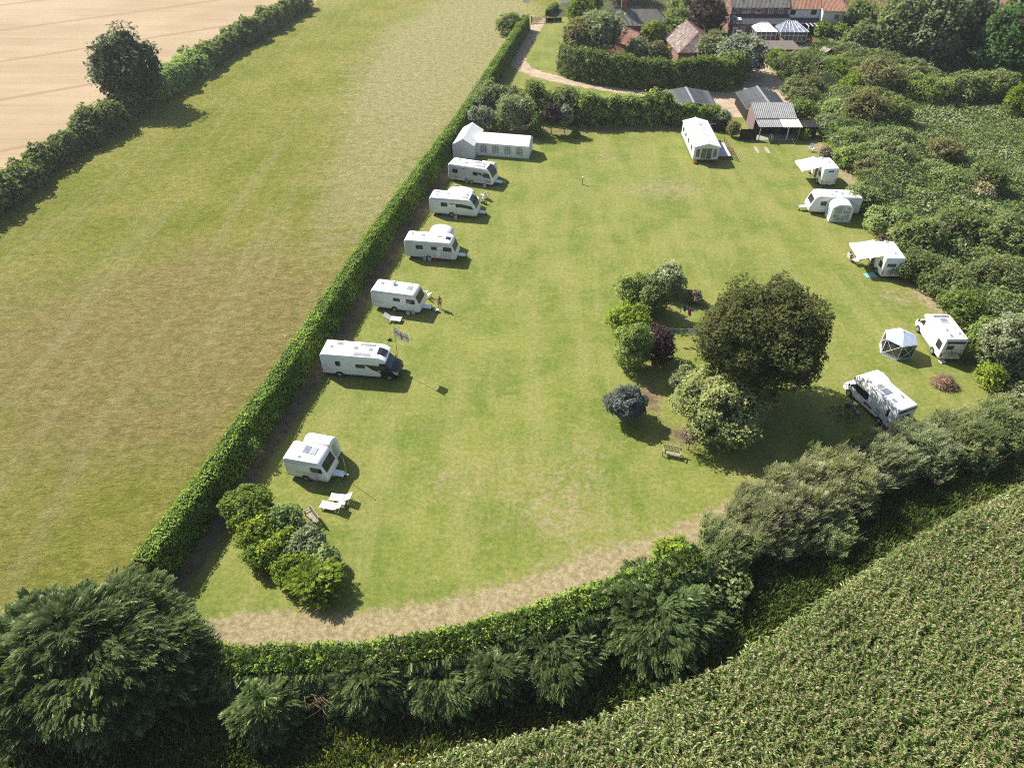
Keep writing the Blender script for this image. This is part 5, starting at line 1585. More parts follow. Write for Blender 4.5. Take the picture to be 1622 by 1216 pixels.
porch_at(CB, 'white porch awning behind the caravan with black swoosh', .2, 3.8, 2.0, 2.35, 1, panes=False, arch=True)
porch_at(CF, 'white porch awning with dark side window behind the small caravan', .15, 2.4, 1.7, 2.62, 1, W=2.1)
porch_at(CA, 'small white porch with dark window panel behind the silver caravan', 1.7, 2.0, 1.6, 2.4, 1)

# ------------------------------------------------------------------ building materials
def tiles(name, c0, c1, c2, sx=3.2, sy=2.4, mort=.35):
    """pantile colour: tile-to-tile tone from a brick pattern laid in the roof's own plane"""
    m, nt, b = _nodes(name)
    tc = N(nt, 'ShaderNodeTexCoord')
    br = N(nt, 'ShaderNodeTexBrick')
    br.offset = 0.0
    br.inputs['Scale'].default_value = 1.0
    br.inputs['Brick Width'].default_value = 1.0 / sx
    br.inputs['Row Height'].default_value = 1.0 / sy
    br.inputs['Mortar Size'].default_value = .02
    br.inputs['Color1'].default_value = (*c0, 1); br.inputs['Color2'].default_value = (*c1, 1); br.inputs['Mortar'].default_value = (*[v * mort for v in c0], 1)
    nt.links.new(tc.outputs['UV'], br.inputs['Vector'])
    f = ramp(nt, noise(nt, .8, 5, .7, tc.outputs['Object']), .45, .7)
    nt.links.new(mixc(nt, math_(nt, 'MULTIPLY', f, .7), br.outputs['Color'], c2), b.inputs['Base Color'])
    b.inputs['Roughness'].default_value = .85
    return m

BRICK = None
def brick_mat():
    m, nt, b = _nodes('red_brick')
    tc = N(nt, 'ShaderNodeTexCoord')
    mp = N(nt, 'ShaderNodeMapping'); mp.inputs['Rotation'].default_value = (R(90), 0, 0)
    nt.links.new(tc.outputs['Object'], mp.inputs['Vector'])
    br = N(nt, 'ShaderNodeTexBrick')
    br.inputs['Scale'].default_value = 4.2
    br.inputs['Color1'].default_value = (0.235, 0.085, 0.055, 1); br.inputs['Color2'].default_value = (0.165, 0.058, 0.040, 1); br.inputs['Mortar'].default_value = (0.24, 0.19, 0.15, 1)
    br.inputs['Mortar Size'].default_value = .02
    nt.links.new(mp.outputs[0], br.inputs['Vector'])
    nt.links.new(mixc(nt, math_(nt, 'MULTIPLY', noise(nt, 1.2, 4, .6, tc.outputs['Object']), .5), br.outputs['Color'], (0.25, 0.13, 0.09)), b.inputs['Base Color'])
    b.inputs['Roughness'].default_value = .9
    return m
BRICK = brick_mat()
RENDERW = paint('white_render', (0.70, 0.69, 0.66), .85, .15, var=.1)
BLACKT = paint('black_stained_timber', (0.022, 0.021, 0.020), .8, .2, var=.4, scale=6)
BROWNT = paint('brown_timber', (0.20, 0.115, 0.065), .85, .15, var=.35, scale=5)
GREYT = paint('weathered_timber', (0.34, 0.29, 0.23), .85, .15, var=.3, scale=6)
UPVC = paint('white_upvc', (0.80, 0.80, 0.79), .4, .4, var=.04)
CORR = paint('grey_corrugated_sheet', (0.20, 0.205, 0.21), .6, .3, var=.25, scale=1.2)
CORRD = paint('dark_corrugated_sheet', (0.145, 0.15, 0.155), .6, .3, var=.25, scale=1.2)
CREAM = paint('cream_clear_sheet', (0.62, 0.60, 0.50), .5, .3, var=.15)
CONC = paint('concrete', (0.33, 0.31, 0.28), .9, .1, var=.25)
SLATE = tiles('grey_pantiles', (0.135, 0.130, 0.120), (0.195, 0.188, 0.170), (0.23, 0.20, 0.15))
REDT = tiles('red_pantiles', (0.200, 0.072, 0.050), (0.275, 0.105, 0.070), (0.30, 0.20, 0.15))
DOTT = tiles('lichen_spotted_pantiles', (0.190, 0.105, 0.090), (0.42, 0.37, 0.32), (0.22, 0.13, 0.11), 2.0, 2.4)
ORANGET = tiles('orange_pantiles', (0.40, 0.185, 0.115), (0.48, 0.245, 0.155), (0.50, 0.30, 0.21))
DARKR = paint('dark_lean_to_slates', (0.060, 0.062, 0.072), .6, .3, var=.3)

def roof_plane(t, name, quad, mat, thick=.1, rolls=True):
    """tiled roof slope; quad = eave a, eave b, ridge b, ridge a; pantile rolls run up the slope"""
    a, b, c, d = [Vector(p) for p in quad]
    nx = max(2, int(max((b - a).length, (c - d).length) / (.28 if rolls else 1.0)) * (2 if rolls else 1)); ny = 3
    nrm = (b - a).cross(d - a)
    if nrm.length < 1e-6: nrm = (b - a).cross(c - a)
    nrm.normalize()
    if nrm.z < 0: nrm = -nrm
    vs, fs, uv = [], [], []
    wl = max((b - a).length, (c - d).length); hl = ((d + c) / 2 - (a + b) / 2).length
    for j in range(ny + 1):
        for i in range(nx + 1):
            u, v = i / nx, j / ny
            p = a.lerp(b, u).lerp(d.lerp(c, u), v)
            if rolls: p = p + nrm * (.05 if i % 2 else 0.0)
            vs.append(p); uv.append((u * wl, v * hl))
    for j in range(ny):
        for i in range(nx):
            q = j * (nx + 1) + i
            fs.append((q, q + 1, q + nx + 2, q + nx + 1))
    n0 = len(vs)
    vs += [a - nrm * thick, b - nrm * thick, c - nrm * thick, d - nrm * thick]
    uv += [(0, 0)] * 4
    fs.append((n0, n0 + 3, n0 + 2, n0 + 1))
    me = bpy.data.meshes.new(name); me.from_pydata([tuple(v) for v in vs], [], fs)
    me.materials.append(mat)
    ul = me.uv_layers.new(name='UVMap')
    for l in me.loops:
        ul.data[l.index].uv = uv[l.vertex_index]
    return link(bpy.data.objects.new(name, me), t)

def gable_house(t, x0, x1, y0, y1, ze, zr, wall, roof, axis='x', hip0=0.0, hip1=0.0, over=.3, roofs=None):
    """walls + tiled roof; ridge along axis; hip0 / hip1 pull the ridge ends in"""
    mb = MB()
    if axis == 'x':
        ym = (y0 + y1) / 2
        prof = [(y0, -.02), (y0, ze), (ym, zr - .12), (y1, ze), (y1, -.02)]
        if hip0 == 0 and hip1 == 0:
            vs = [(x0, y, z) for y, z in prof] + [(x1, y, z) for y, z in prof]
            mb.add(vs, [(0, 1, 2, 3, 4), (9, 8, 7, 6, 5), (0, 5, 6, 1), (1, 6, 7, 2), (2, 7, 8, 3), (3, 8, 9, 4), (4, 9, 5, 0)])
        else:
            mb.box(((x0 + x1) / 2, ym, ze / 2), (x1 - x0, y1 - y0, ze))
        mb.build('wall', wall, t)
        k = (zr - ze) / (ym - y0); o = over
        e = ze - o * k
        A, B = (x0 - o, y0 - o, e), (x1 + o, y0 - o, e); Cc, Dd = (x1 + o - hip1 * 1.0, ym, zr), (x0 - o + hip0, ym, zr)
        r = roof_plane(t, 'roof', (A, B, Cc, Dd), roof)
        roof_plane(t, 'roof', ((x1 + o, y1 + o, e), (x0 - o, y1 + o, e), Dd, Cc), roof)
        if hip0: roof_plane(t, 'roof_hip', ((x0 - o, y1 + o, e), A, Dd, Dd), roof)
        if hip1: roof_plane(t, 'roof_hip', (B, (x1 + o, y1 + o, e), Cc, Cc), roof)
        MB().tube([Vector(Dd) + Vector((0, 0, .04)), Vector(Cc) + Vector((0, 0, .04))], .11, 6).build('ridge_tiles', roof, t)
    else:
        xm = (x0 + x1) / 2
        if hip0 == 0 and hip1 == 0:
            prof = [(x0, -.02), (x0, ze), (xm, zr - .12), (x1, ze), (x1, -.02)]
            mb.prism(prof, y0, y1)
        else:
            mb.box((xm, (y0 + y1) / 2, ze / 2), (x1 - x0, y1 - y0, ze))
        mb.build('wall', wall, t)
        k = (zr - ze) / (xm - x0); o = over; e = ze - o * k
        Rn, Rf = (xm, y0 - o + hip0, zr), (xm, y1 + o - hip1, zr)
        rl, rr, rh = roofs or (roof, roof, roof)
        roof_plane(t, 'roof', ((x0 - o, y1 + o, e), (x0 - o, y0 - o, e), Rn, Rf), rl)
        roof_plane(t, 'roof', ((x1 + o, y0 - o, e), (x1 + o, y1 + o, e), Rf, Rn), rr)
        if hip0: roof_plane(t, 'roof_hip', ((x0 - o, y0 - o, e), (x1 + o, y0 - o, e), Rn, Rn), rh)
        if hip1: roof_plane(t, 'roof_hip', ((x1 + o, y1 + o, e), (x0 - o, y1 + o, e), Rf, Rf), rl)
        MB().tube([Vector(Rn) + Vector((0, 0, .04)), Vector(Rf) + Vector((0, 0, .04))], .11, 6).build('ridge_tiles', rl, t)

def front_window(t, x0, x1, z0, z1, y, nx=2, nz=1, frame=None, pane=None, name='window'):
    """window on a wall that faces -y"""
    f = MB().box(((x0 + x1) / 2, y - .03, (z0 + z1) / 2), (x1 - x0, .08, z1 - z0)).build(name, frame or UPVC, t)
    fw = .07
    for i in range(nx):
        for j in range(nz):
            a = x0 + fw + (x1 - x0 - fw) * i / nx; b = x0 + (x1 - x0 - fw) * (i + 1) / nx
            c = z0 + fw + (z1 - z0 - fw) * j / nz; d = z0 + (z1 - z0 - fw) * (j + 1) / nz
            MB().box(((a + b) / 2, y - .075, (c + d) / 2), (b - a, .02, d - c)).build('pane', pane or WIN, f)
    return f

def corrugated(t, name, p0, p1, p2, p3, mat, pitch=.3, amp=.05):
    """sheet with corrugations running from edge p0-p1 up to p3-p2"""
    a, b, c, d = [Vector(p) for p in (p0, p1, p2, p3)]
    n = max(2, int((b - a).length / pitch) * 4)
    nrm = (b - a).cross(d - a).normalized()
    vs, fs = [], []
    for i in range(n + 1):
        u = i / n; o = nrm * amp * math.sin(i * math.pi / 2)
        vs += [a.lerp(b, u) + o, d.lerp(c, u) + o, a.lerp(b, u) + o - nrm * .02, d.lerp(c, u) + o - nrm * .02]
        if i:
            q = 4 * i
            fs += [(q - 4, q, q + 1, q - 3), (q - 2, q - 1, q + 3, q + 2)]
    return MB().add(vs, fs).build(name, mat, t)

# ------------------------------------------------------------------ marquee
t = thing('marquee', 'white L-shaped party marquee with lattice windows beside the long hedge', 'marquee', (-5.45, 105.1, 0), R(-11))
def tent(t, x0, x1, y0, y1, ze, zr, axis, tag_):
    xm, ym = (x0 + x1) / 2, (y0 + y1) / 2
    mb = MB()
    if axis == 'x':
        prof = [(y0, .02), (y0, ze), (ym, zr), (y1, ze), (y1, .02)]
        vs = [(x0, y, z) for y, z in prof] + [(x1, y, z) for y, z in prof]
        mb.add(vs, [(0, 1, 2, 3, 4), (9, 8, 7, 6, 5), (0, 5, 6, 1), (3, 8, 9, 4), (1, 6, 7, 2), (2, 7, 8, 3)])
        mb.build('wall', FABRICW, t)
        for s, yy in ((-1, y0), (1, y1)):
            n = 10; vs, fs = [], []
            for i in range(n + 1):
                x = x0 - .04 + (x1 - x0 + .08) * i / n; sag = .05 * math.sin(i / n * math.pi * 4) ** 2
                vs += [(x, yy + s * .07, ze - .16), (x, yy + s * .06, ze + .02), (x, (yy + ym) / 2, (ze + zr) / 2 - .05 - sag + .05), (x, ym, zr + .03)]
                if i:
                    q = 4 * i
                    fs += [(q - 4 + k, q + k, q + k + 1, q - 3 + k) for k in range(3)]
            MB().add(vs, fs).build('roof', FABRICW, t, smooth=True)
    else:
        mb.prism([(x0, .02), (x0, ze), (xm, zr), (x1, ze), (x1, .02)], y0, y1)
        mb.build('wall', FABRICW, t)
        for s, xx in ((-1, x0), (1, x1)):
            vs, fs = [], []; n = 6
            for i in range(n + 1):
                y = y0 - .04 + (y1 - y0 + .08) * i / n
                vs += [(xx + s * .07, y, ze - .16), (xx + s * .06, y, ze + .02), ((xx + xm) / 2, y, (ze + zr) / 2 + .02), (xm, y, zr + .03)]
                if i:
                    q = 4 * i
                    fs += [(q - 4 + k, q + k, q + k + 1, q - 3 + k) for k in range(3)]
            MB().add(vs, fs).build('roof', FABRICW, t, smooth=True)
tent(t, 0.02, 8.1, 0, 3.6, 1.95, 2.9, 'x', 0)
tent(t, -3.35, 0, -1.5, 4.9, 2.0, 3.0, 'y', 1)
for k in range(4):
    cx = 1.15 + 1.85 * k
    pts = [(cx - .5, .55), (cx + .5, .55), (cx + .5, 1.35), (cx + .36, 1.6), (cx, 1.72), (cx - .36, 1.6), (cx - .5, 1.35)]
    w = MB().prism(pts, -.03, .01).build('window', glass('marquee_vinyl', (0.16, 0.17, 0.16), .3), t)
    g = MB()
    for i in range(4):
        g.box((cx - .5 + i / 3, -.045, 1.1 - (.06 if i in (0, 3) else 0)), (.05, .03, 1.08 if i in (1, 2) else .9))
    for i in range(5):
        g.box((cx, -.05, .55 + .27 * i), (1.0 if i < 4 else .7, .03, .05))
    gb = g.build('glazing_bars', FABRICW, w)
    gb['kind'] = 'stuff'

# ------------------------------------------------------------------ static caravan with deck
t = thing('static_caravan', 'white static caravan with grey white pitched roof and glazed front doors', 'static caravan', (29.08, 107.3, 0), R(-.4))
W_, L_ = 3.75, 9.9
MB().box((0, 0, 1.5), (W_, L_, 2.1)).build('wall', paint('cream_white_cladding', (0.74, 0.74, 0.71), .5, .3), t, bevel=.04)
gm = MB(); gm.add([(-W_ / 2, -L_ / 2, 2.55), (W_ / 2, -L_ / 2, 2.55), (0, -L_ / 2, 2.98), (-W_ / 2, L_ / 2, 2.55), (W_ / 2, L_ / 2, 2.55), (0, L_ / 2, 2.98)], [(0, 1, 2), (3, 5, 4)])
gm.build('gable', paint('cream_white_cladding', (0.74, 0.74, 0.71), .5, .3), t)
SROOF = paint('static_roof_sheet', (0.60, 0.61, 0.60), .5, .35, var=.12, scale=1.0)
for s in (-1, 1):
    n = 9
    for i in range(n):
        y0, y1 = -L_ / 2 - .25 + (L_ + .4) * i / n, -L_ / 2 - .25 + (L_ + .4) * (i + 1) / n - .03
        mb = MB(); lift = .012 * (i % 2)
        mb.add([(0, y0, 3.02 + lift), (s * (W_ / 2 + .12), y0, 2.5 + lift), (s * (W_ / 2 + .12), y1, 2.5 + lift), (0, y1, 3.02 + lift), (0, y0, 2.97), (s * (W_ / 2 + .12), y0, 2.44), (s * (W_ / 2 + .12), y1, 2.44), (0, y1, 2.97)],
               [(0, 1, 2, 3), (7, 6, 5, 4), (0, 4, 5, 1), (1, 5, 6, 2), (2, 6, 7, 3), (3, 7, 4, 0)])
        mb.build('roof_panel', SROOF, t)
MB().tube([(0, -L_ / 2 - .25, 3.05), (0, L_ / 2 + .15, 3.05)], .06, 6).build('ridge_cap', SROOF, t)
for (x, y, sx, sy) in ((-.9, 3.6, 1.2, .55), (-.9, .9, 1.2, .5), (-.2, -.3, .3, .3), (.2, 2.3, .3, .3)):
    MB().box((x, y, 3.0 - abs(x) * .27 + .06), (sx, sy, .12), ry=R(15) * (-1 if x < 0 else 1)).build('roof_light', WHITE, t, bevel=.02)
for s in (-1, 1):
    MB().add([(0, -L_ / 2 - .27, 3.06), (s * (W_ / 2 + .14), -L_ / 2 - .27, 2.52), (s * (W_ / 2 + .14), -L_ / 2 - .27, 2.36), (0, -L_ / 2 - .27, 2.9), (0, -L_ / 2 - .3, 3.06), (s * (W_ / 2 + .14), -L_ / 2 - .3, 2.52), (s * (W_ / 2 + .14), -L_ / 2 - .3, 2.36), (0, -L_ / 2 - .3, 2.9)],
             [(0, 1, 2, 3), (7, 6, 5, 4), (0, 4, 5, 1), (3, 2, 6, 7)]).build('barge_board', UPVC, t)
yf = -L_ / 2
front_window(t, -1.62, -.92, .85, 2.2, yf, 1, 1, pane=WINL)
front_window(t, .92, 1.62, .85, 2.2, yf, 1, 1, pane=WINL)
front_window(t, -.85, .85, .55, 2.3, yf, 2, 1, pane=glass('patio_glass', (0.09, 0.09, 0.07), .12), name='patio_doors')
for y in (-3.2, -.6, 1.6, 3.6):
    f = MB().box((-W_ / 2 - .02, y, 1.65), (.06, .9, .8)).build('side_window', UPVC, t)
    MB().box((-W_ / 2 - .055, y, 1.65), (.02, .76, .66)).build('pane', WIN, f)
MB().box((0, .1, .3), (W_ - .5, L_ - .5, .38)).build('chassis', DKGREY, t)
for s in (-1, 1):
    for y in (-4.3, 0, 4.3):
        MB().box((s * 1.4, y, .2), (.4, .4, .4)).build('support_block', CONC, t)
MB().tube([(1.95, 2.6, .05), (1.95, 2.6, 2.9), (2.7, 2.6, 2.95)], .04, 6).build('aerial_pole', ALLOY, t)

dk = thing('timber_deck', 'pale raised deck with railing along the right of the static caravan', 'deck', (32.2, 106.0, 0), R(-.4))
PLANK = paint('bleached_decking', (0.50, 0.50, 0.52), .8, .2, var=.15)
for i in range(15):
    MB().box((-.98 + .14 * i, 0, .52), (.125, 5.0, .04)).build('plank', PLANK, dk)
MB().box((0, 0, .25), (2.0, 4.9, .46)).build('deck_frame', BROWNT, dk)
for y in (-2.45, -1.2, 0, 1.2, 2.45):
    MB().box((1.0, y, .95), (.08, .08, .86)).build('post', BROWNT, dk)
for z in (.8, 1.1, 1.38):
    MB().box((1.0, 0, z), (.05, 4.95, .07)).build('rail', BROWNT, dk)
for y in (-2.2, 2.2):
    pass
for k, (p, lab) in enumerate((((27.45, 101.95), 'orange flower pot at the left front corner of the static caravan'), ((30.75, 101.9), 'orange flower pot at the right front corner of the static caravan'))):
    o = thing('flower_pot', lab, 'pot', p)
    MB().tube([(0, 0, 0), (0, 0, .3)], [.14, .2], 10).build('pot', paint('terracotta', (.42, .16, .08), .85), o)
    rr = np.random.default_rng(k); q = rr.normal(size=(60, 3)) * .13 + np.array([0, 0, .42])
    quad_mesh('flowers', leaves(q, rr.normal(size=(60, 3)), .14, rr), rr.random(60), leafmat('orange_flowers', (.12, .16, .03), (.6, .16, .03), (.75, .25, .05)), o)

# ------------------------------------------------------------------ timber shed block
t = thing('timber_shed', 'black timber washing shed with corrugated roof and cream canopy', 'shed', (39.0, 110.3, 0))
MB().box((3.2, 5.0, 1.3), (6.4, 4.2, 2.6)).build('wall', BLACKT, t)
MB().add([(-.01, 2.9, 0), (-.01, 7.1, 0), (-.01, 7.1, 2.6), (-.01, 6.4, 3.7), (-.01, 2.9, 2.6), (-.06, 2.9, 0), (-.06, 7.1, 0), (-.06, 7.1, 2.6), (-.06, 6.4, 3.7), (-.06, 2.9, 2.6)], [(0, 1, 2, 3, 4), (9, 8, 7, 6, 5), (4, 3, 8, 9), (0, 4, 9, 5)]).build('brick_end', paint('pink_brick_end', (.20, .135, .118), .9), t)
corrugated(t, 'roof_sheet', (-.1, 2.6, 2.62), (6.5, 2.6, 2.62), (6.5, 6.4, 3.8), (-.1, 6.4, 3.8), CORR)
corrugated(t, 'roof_sheet', (6.5, 7.4, 2.6), (-.1, 7.4, 2.6), (-.1, 6.42, 3.8), (6.5, 6.42, 3.8), CORRD)
corrugated(t, 'canopy_sheet', (-.1, .2, 2.2), (3.7, .2, 2.2), (3.7, 2.75, 2.5), (-.1, 2.75, 2.5), CORR)
corrugated(t, 'clear_canopy_sheet', (3.7, .0, 2.24), (6.7, .0, 2.24), (6.7, 2.75, 2.54), (3.7, 2.75, 2.54), CREAM)
for x, m in ((.3, GREYT), (4.7, UPVC), (6.45, GREYT)):
    MB().box((x, .35, 1.08), (.12, .12, 2.16)).build('post', m, t)
front_window(t, 1.2, 2.0, 1.2, 1.9, 2.9, 1, 1, frame=BLACKT)
front_window(t, 2.3, 3.1, 1.2, 1.9, 2.9, 1, 1, frame=BLACKT)
MB().box((3.9, 2.86, 1.0), (.85, .06, 2.0)).build('door', paint('dark_door', (.05, .045, .045), .7), t)
for x, z, w, h in ((4.55, 1.45, .35, .5), (5.15, 1.7, .25, .3), (5.9, 1.35, .3, .4)):
    MB().box((x, 2.85, z), (w, .03, h)).build('notice', UPVC, t)
for i in range(4):
    MB().box((.9 + 1.6 * i, 1.4, .03), (1.55, 2.2, .06)).build('paving_slab', CONC, t)
for i in range(16):
    pass
fn = thing('board_fence', 'low black board fence left of the timber shed', 'fence', (36.3, 110.7, 0))
for i in range(15):
    MB().box((.09 + .175 * i, 0, .9), (.165, .025, 1.75 + .02 * (i % 3))).build('board', BLACKT, fn)
for z in (.4, 1.4):
    MB().box((1.3, .04, z), (2.6, .05, .09)).build('rail', BLACKT, fn)
for x in (0, 1.3, 2.6):
    MB().box((x, .1, .95), (.1, .1, 1.9)).build('post', BLACKT, fn)
fn = thing('gate', 'dark board gate between the laurel hedge and the ivy gatepost', 'gate', (32.4, 114.2, 0), R(-8))
for i in range(14):
    MB().box((.09 + .175 * i, 0, .95), (.165, .03, 1.9)).build('board', BLACKT, fn)
for z in (.4, 1.5):
    MB().box((1.25, .04, z), (2.5, .05, .1)).build('rail', BLACKT, fn)
t = thing('lean_to_hut', 'small dark hut at the right end of the timber shed', 'hut', (46.1, 111.2, 0))
MB().box((1.2, 1.1, .95), (2.3, 2.2, 1.9)).build('wall', BLACKT, t)
MB().box((1.2, 1.1, 1.98), (2.5, 2.5, .08), rx=R(3)).build('roof', BLACKT, t)
front_window(t, .5, 1.5, .9, 1.5, 0, 2, 1, frame=GREYT)
for k, (x, y) in enumerate(((38.1, 107.0), (39.7, 106.9))):
    rr = np.random.default_rng(70 + k)
    p = MB()
    pts = [(x + .35 * math.cos(a) * rr.uniform(.6, 1.1), y + 1.5 * math.sin(a) * rr.uniform(.8, 1.1)) for a in np.linspace(0, 6.2, 14)]
    o = p.slab([(a - x, b - y) for a, b in pts], .004, .016).build('paving_strip', paint('worn_wheel_strip', (.36, .31, .23), .95), None)
    o.location = (x, y, 0)
    tag(o, ['left', 'right'][k] + ' pale worn wheel strip in the grass before the timber shed', 'paving', 'wheel strips by the shed')

def simple_shed(name, label, x0, x1, y0, y1, ze, zr, wall, sheet_, axis='y', cat='shed'):
    t = thing(name, label, cat, (x0, y0, 0))
    w, d = x1 - x0, y1 - y0
    MB().prism([(0, 0), (0, ze), (w / 2, zr - .05), (w, ze), (w, 0)], 0, d).build('wall', wall, t)
    k = (zr - ze) / (w / 2)
    corrugated(t, 'roof_sheet', (-.25, d + .2, ze - .25 * k), (-.25, -.2, ze - .25 * k), (w / 2, -.2, zr), (w / 2, d + .2, zr), sheet_, .3)
    corrugated(t, 'roof_sheet', (w + .25, -.2, ze - .25 * k), (w + .25, d + .2, ze - .25 * k), (w / 2, d + .2, zr), (w / 2, -.2, zr), sheet_, .3)
    MB().box((w / 2, d / 2, zr + .03), (.35, d + .4, .06)).build('ridge_cap', STEEL, t)
    MB().box((w * .35, -.02, 1.0), (w * .4, .05, 2.0)).build('door', BROWNT, t)
    return t
simple_shed('garage', 'low garage with grey corrugated roof behind the far hedge', 26.2, 33.8, 118.6, 125.6, 2.5, 3.1, paint('garage_block', (.35, .33, .30), .9), CORRD, cat='garage')
simple_shed('store_shed', 'grey roofed store shed right behind the timber shed', 39.2, 45.8, 118.6, 126.4, 2.0, 3.0, BLACKT, CORRD)

# parked car behind the store shed
t = thing('parked_car', 'silver blue parked car nosing out behind the store shed', 'car', (42.0, 129.6, 0), R(75))
body(t, [(-2.1, .35), (-2.15, .85), (-1.5, .95), (1.2, .95), (2.05, .8), (2.1, .35)], 1.75, paint('silver_blue_paint', (.34, .38, .44), .25, .6, .3), .08)
c = body(t, [(-1.7, .9), (-1.2, 1.45), (.35, 1.48), (1.15, .92)], 1.55, WIN, .08, 'cabin')
MB().box((-.4, 0, 1.48), (1.5, 1.4, .05)).build('roof', paint('silver_blue_paint', (.34, .38, .44)), t, bevel=.02)
for s in (-1, 1):
    for x in (-1.35, 1.35):
        wheel(t, x, s * .8, .32, .2, s)
    MB().box((2.08, s * .6, .7), (.06, .35, .14)).build('headlight', UPVC, t)
    MB().box((-2.13, s * .6, .75), (.06, .3, .16)).build('tail_light', RED, t)

# ------------------------------------------------------------------ farmhouse, barn
t = thing('farmhouse', 'farmhouse with hipped grey pantile roof and brick chimney behind the laurel hedge', 'house', (18.6, 160.4, 0))
gable_house(t, 0, 14.2, 0, 6.2, 4.0, 6.4, BRICK, SLATE, 'x', 3.0, 3.0)
ch = MB().box((4.8, 3.1, 7.0), (1.1, .8, 1.9)).build('chimney', BRICK, t)
for x in (4.5, 5.1):
    MB().tube([(x, 3.1, 7.9), (x, 3.1, 8.35)], .14, 8).build('chimney_pot', paint('terracotta', (.42, .16, .08), .85), ch)
for x in (3.2, 6.2, 9.2, 12.0):
    front_window(t, x - .5, x + .5, 2.3, 3.4, 0, 2, 1)
t = thing('brick_wing', 'brick wing with red pantile roof running towards the garden from the farmhouse', 'house', (19.4, 161.0, 0), R(-57))
gable_house(t, 0, 11.0, -2.6, 2.6, 2.9, 4.7, BRICK, REDT, 'x', 0, 0)
for x in (3.5, 6.5, 8.7):
    f = MB().box((x, 1.35, 3.86), (.9, .6, .05), rx=R(-34.7)).build('rooflight', UPVC, t)
    MB().box((x, 1.37, 3.9), (.7, .45, .03), rx=R(-34.7)).build('pane', WINL, f)
t = thing('barn', 'barn with lichen spotted hipped pantile roof beside the yellow shrub', 'barn', (32.7, 147.2, 0), R(6))
gable_house(t, 0, 9.2, 0, 12.0, 2.5, 5.1, BRICK, DOTT, 'y', 3.6, 0, roofs=(DOTT, REDT, DOTT))
front_window(t, 3.2, 4.2, .9, 1.8, 0, 2, 1, frame=GREYT)

# ------------------------------------------------------------------ brick terrace and the houses right of it
t = thing('brick_terrace', 'long brick house with white dormer windows and dark lean-to roof at the top', 'house', (47.6, 165.5, 0))
MB().box((6.2, 1.75, 1.4), (12.4, 3.5, 2.8)).build('lower_wall', BRICK, t)
MB().box((6.2, 7.0, 2.65), (12.4, 7.0, 5.3)).build('upper_wall', BRICK, t)
roof_plane(t, 'lean_to_roof', ((-.3, -.3, 2.75), (12.6, -.3, 2.75), (12.6, 3.5, 3.85), (-.3, 3.5, 3.85)), DARKR, rolls=False)
roof_plane(t, 'roof', ((-.3, 3.1, 5.15), (12.6, 3.1, 5.15), (12.6, 7.0, 8.0), (-.3, 7.0, 8.0)), SLATE)
roof_plane(t, 'roof', ((12.6, 10.9, 5.15), (-.3, 10.9, 5.15), (-.3, 7.0, 8.0), (12.6, 7.0, 8.0)), SLATE)
MB().add([(0, 3.5, 5.2), (0, 10.5, 5.2), (0, 7, 7.8), (.2, 3.5, 5.2), (.2, 10.5, 5.2), (.2, 7, 7.8)], [(0, 1, 2), (3, 5, 4), (0, 2, 5, 3), (1, 4, 5, 2)]).build('gable', BRICK, t)
for a, b in ((.5, 1.5), (2.4, 4.2), (5.2, 7.0), (8.0, 9.0), (10.2, 11.2)):
    front_window(t, a, b, 3.98, 5.0, 3.5, 2 if b - a < 1.2 else 3, 1)
front_window(t, 1.6, 2.6, 1.1, 2.2, 0, 2, 2)
f = MB().box((.55, -.03, 1.05), (.95, .08, 2.1)).build('door', UPVC, t)
MB().box((.55, -.08, 1.5), (.6, .02, .9)).build('pane', WINL, f)
MB().box((1.5, 1.5, 3.38), (.8, 1.1, .06), rx=R(16)).build('rooflight', UPVC, t)
for x in (1.8, 7.6):
    MB().tube([(x, 5.0, 6.5), (x, 5.0, 7.0)], .1, 6).build('roof_vent', UPVC, t)

def conservatory(label, xy, w, d, ze, zr, glassroof):
    t = thing('conservatory', label, 'conservatory', xy)
    MB().box((w / 2, d / 2, .3), (w, d, .6)).build('base_wall', BRICK, t)
    MB().box((w / 2, d / 2, ze / 2 + .3), (w - .1, d - .1, ze - .62)).build('room', glass('conservatory_glass', (0.06, 0.06, 0.055), .1), t)
    n = max(3, int(w / .9))
    for i in range(n + 1):
        MB().box((w * i / n, 0, ze / 2 + .3), (.1, .12, ze - .6)).build('mullion', UPVC, t)
    m = max(2, int(d / 1.1))
    for s in (0, w):
        for i in range(1, m + 1):
            MB().box((s, d * i / m, ze / 2 + .3), (.12, .1, ze - .6)).build('mullion', UPVC, t)
    for z in (.62, ze * .72, ze):
        MB().box((w / 2, -.005, z), (w + .12, .13, .09)).build('transom', UPVC, t)
    o = .2
    A, B = (-o, -o, ze + .05), (w + o, -o, ze + .05); Cc, Dd = (w - w * .3, d * .75, zr), (w * .3, d * .75, zr)
    E_, F_ = (w + o, d, ze + .05), (-o, d, ze + .05)
    rm = glass('blue_roof_glass', (0.16, 0.18, 0.23), .12) if glassroof else UPVC
    roof_plane(t, 'roof_glazing', (A, B, Cc, Dd), rm, .04, False)
    roof_plane(t, 'roof_glazing', (B, E_, Cc, Cc), rm, .04, False)
    roof_plane(t, 'roof_glazing', (F_, A, Dd, Dd), rm, .04, False)
    roof_plane(t, 'roof_glazing', (E_, F_, Dd, Cc), rm, .04, False)
    k = 6
    for i in range(k + 1):
        u = i / k
        p, q = Vector(A).lerp(Vector(B), u), Vector(Dd).lerp(Vector(Cc), u)
        MB().tube([p + Vector((0, 0, .05)), q + Vector((0, 0, .05))], .045, 5).build('roof_bar', UPVC, t)
    MB().tube([Vector(Dd) + Vector((0, 0, .06)), Vector(Cc) + Vector((0, 0, .06))], .09, 6).build('roof_ridge', UPVC, t)
    return t
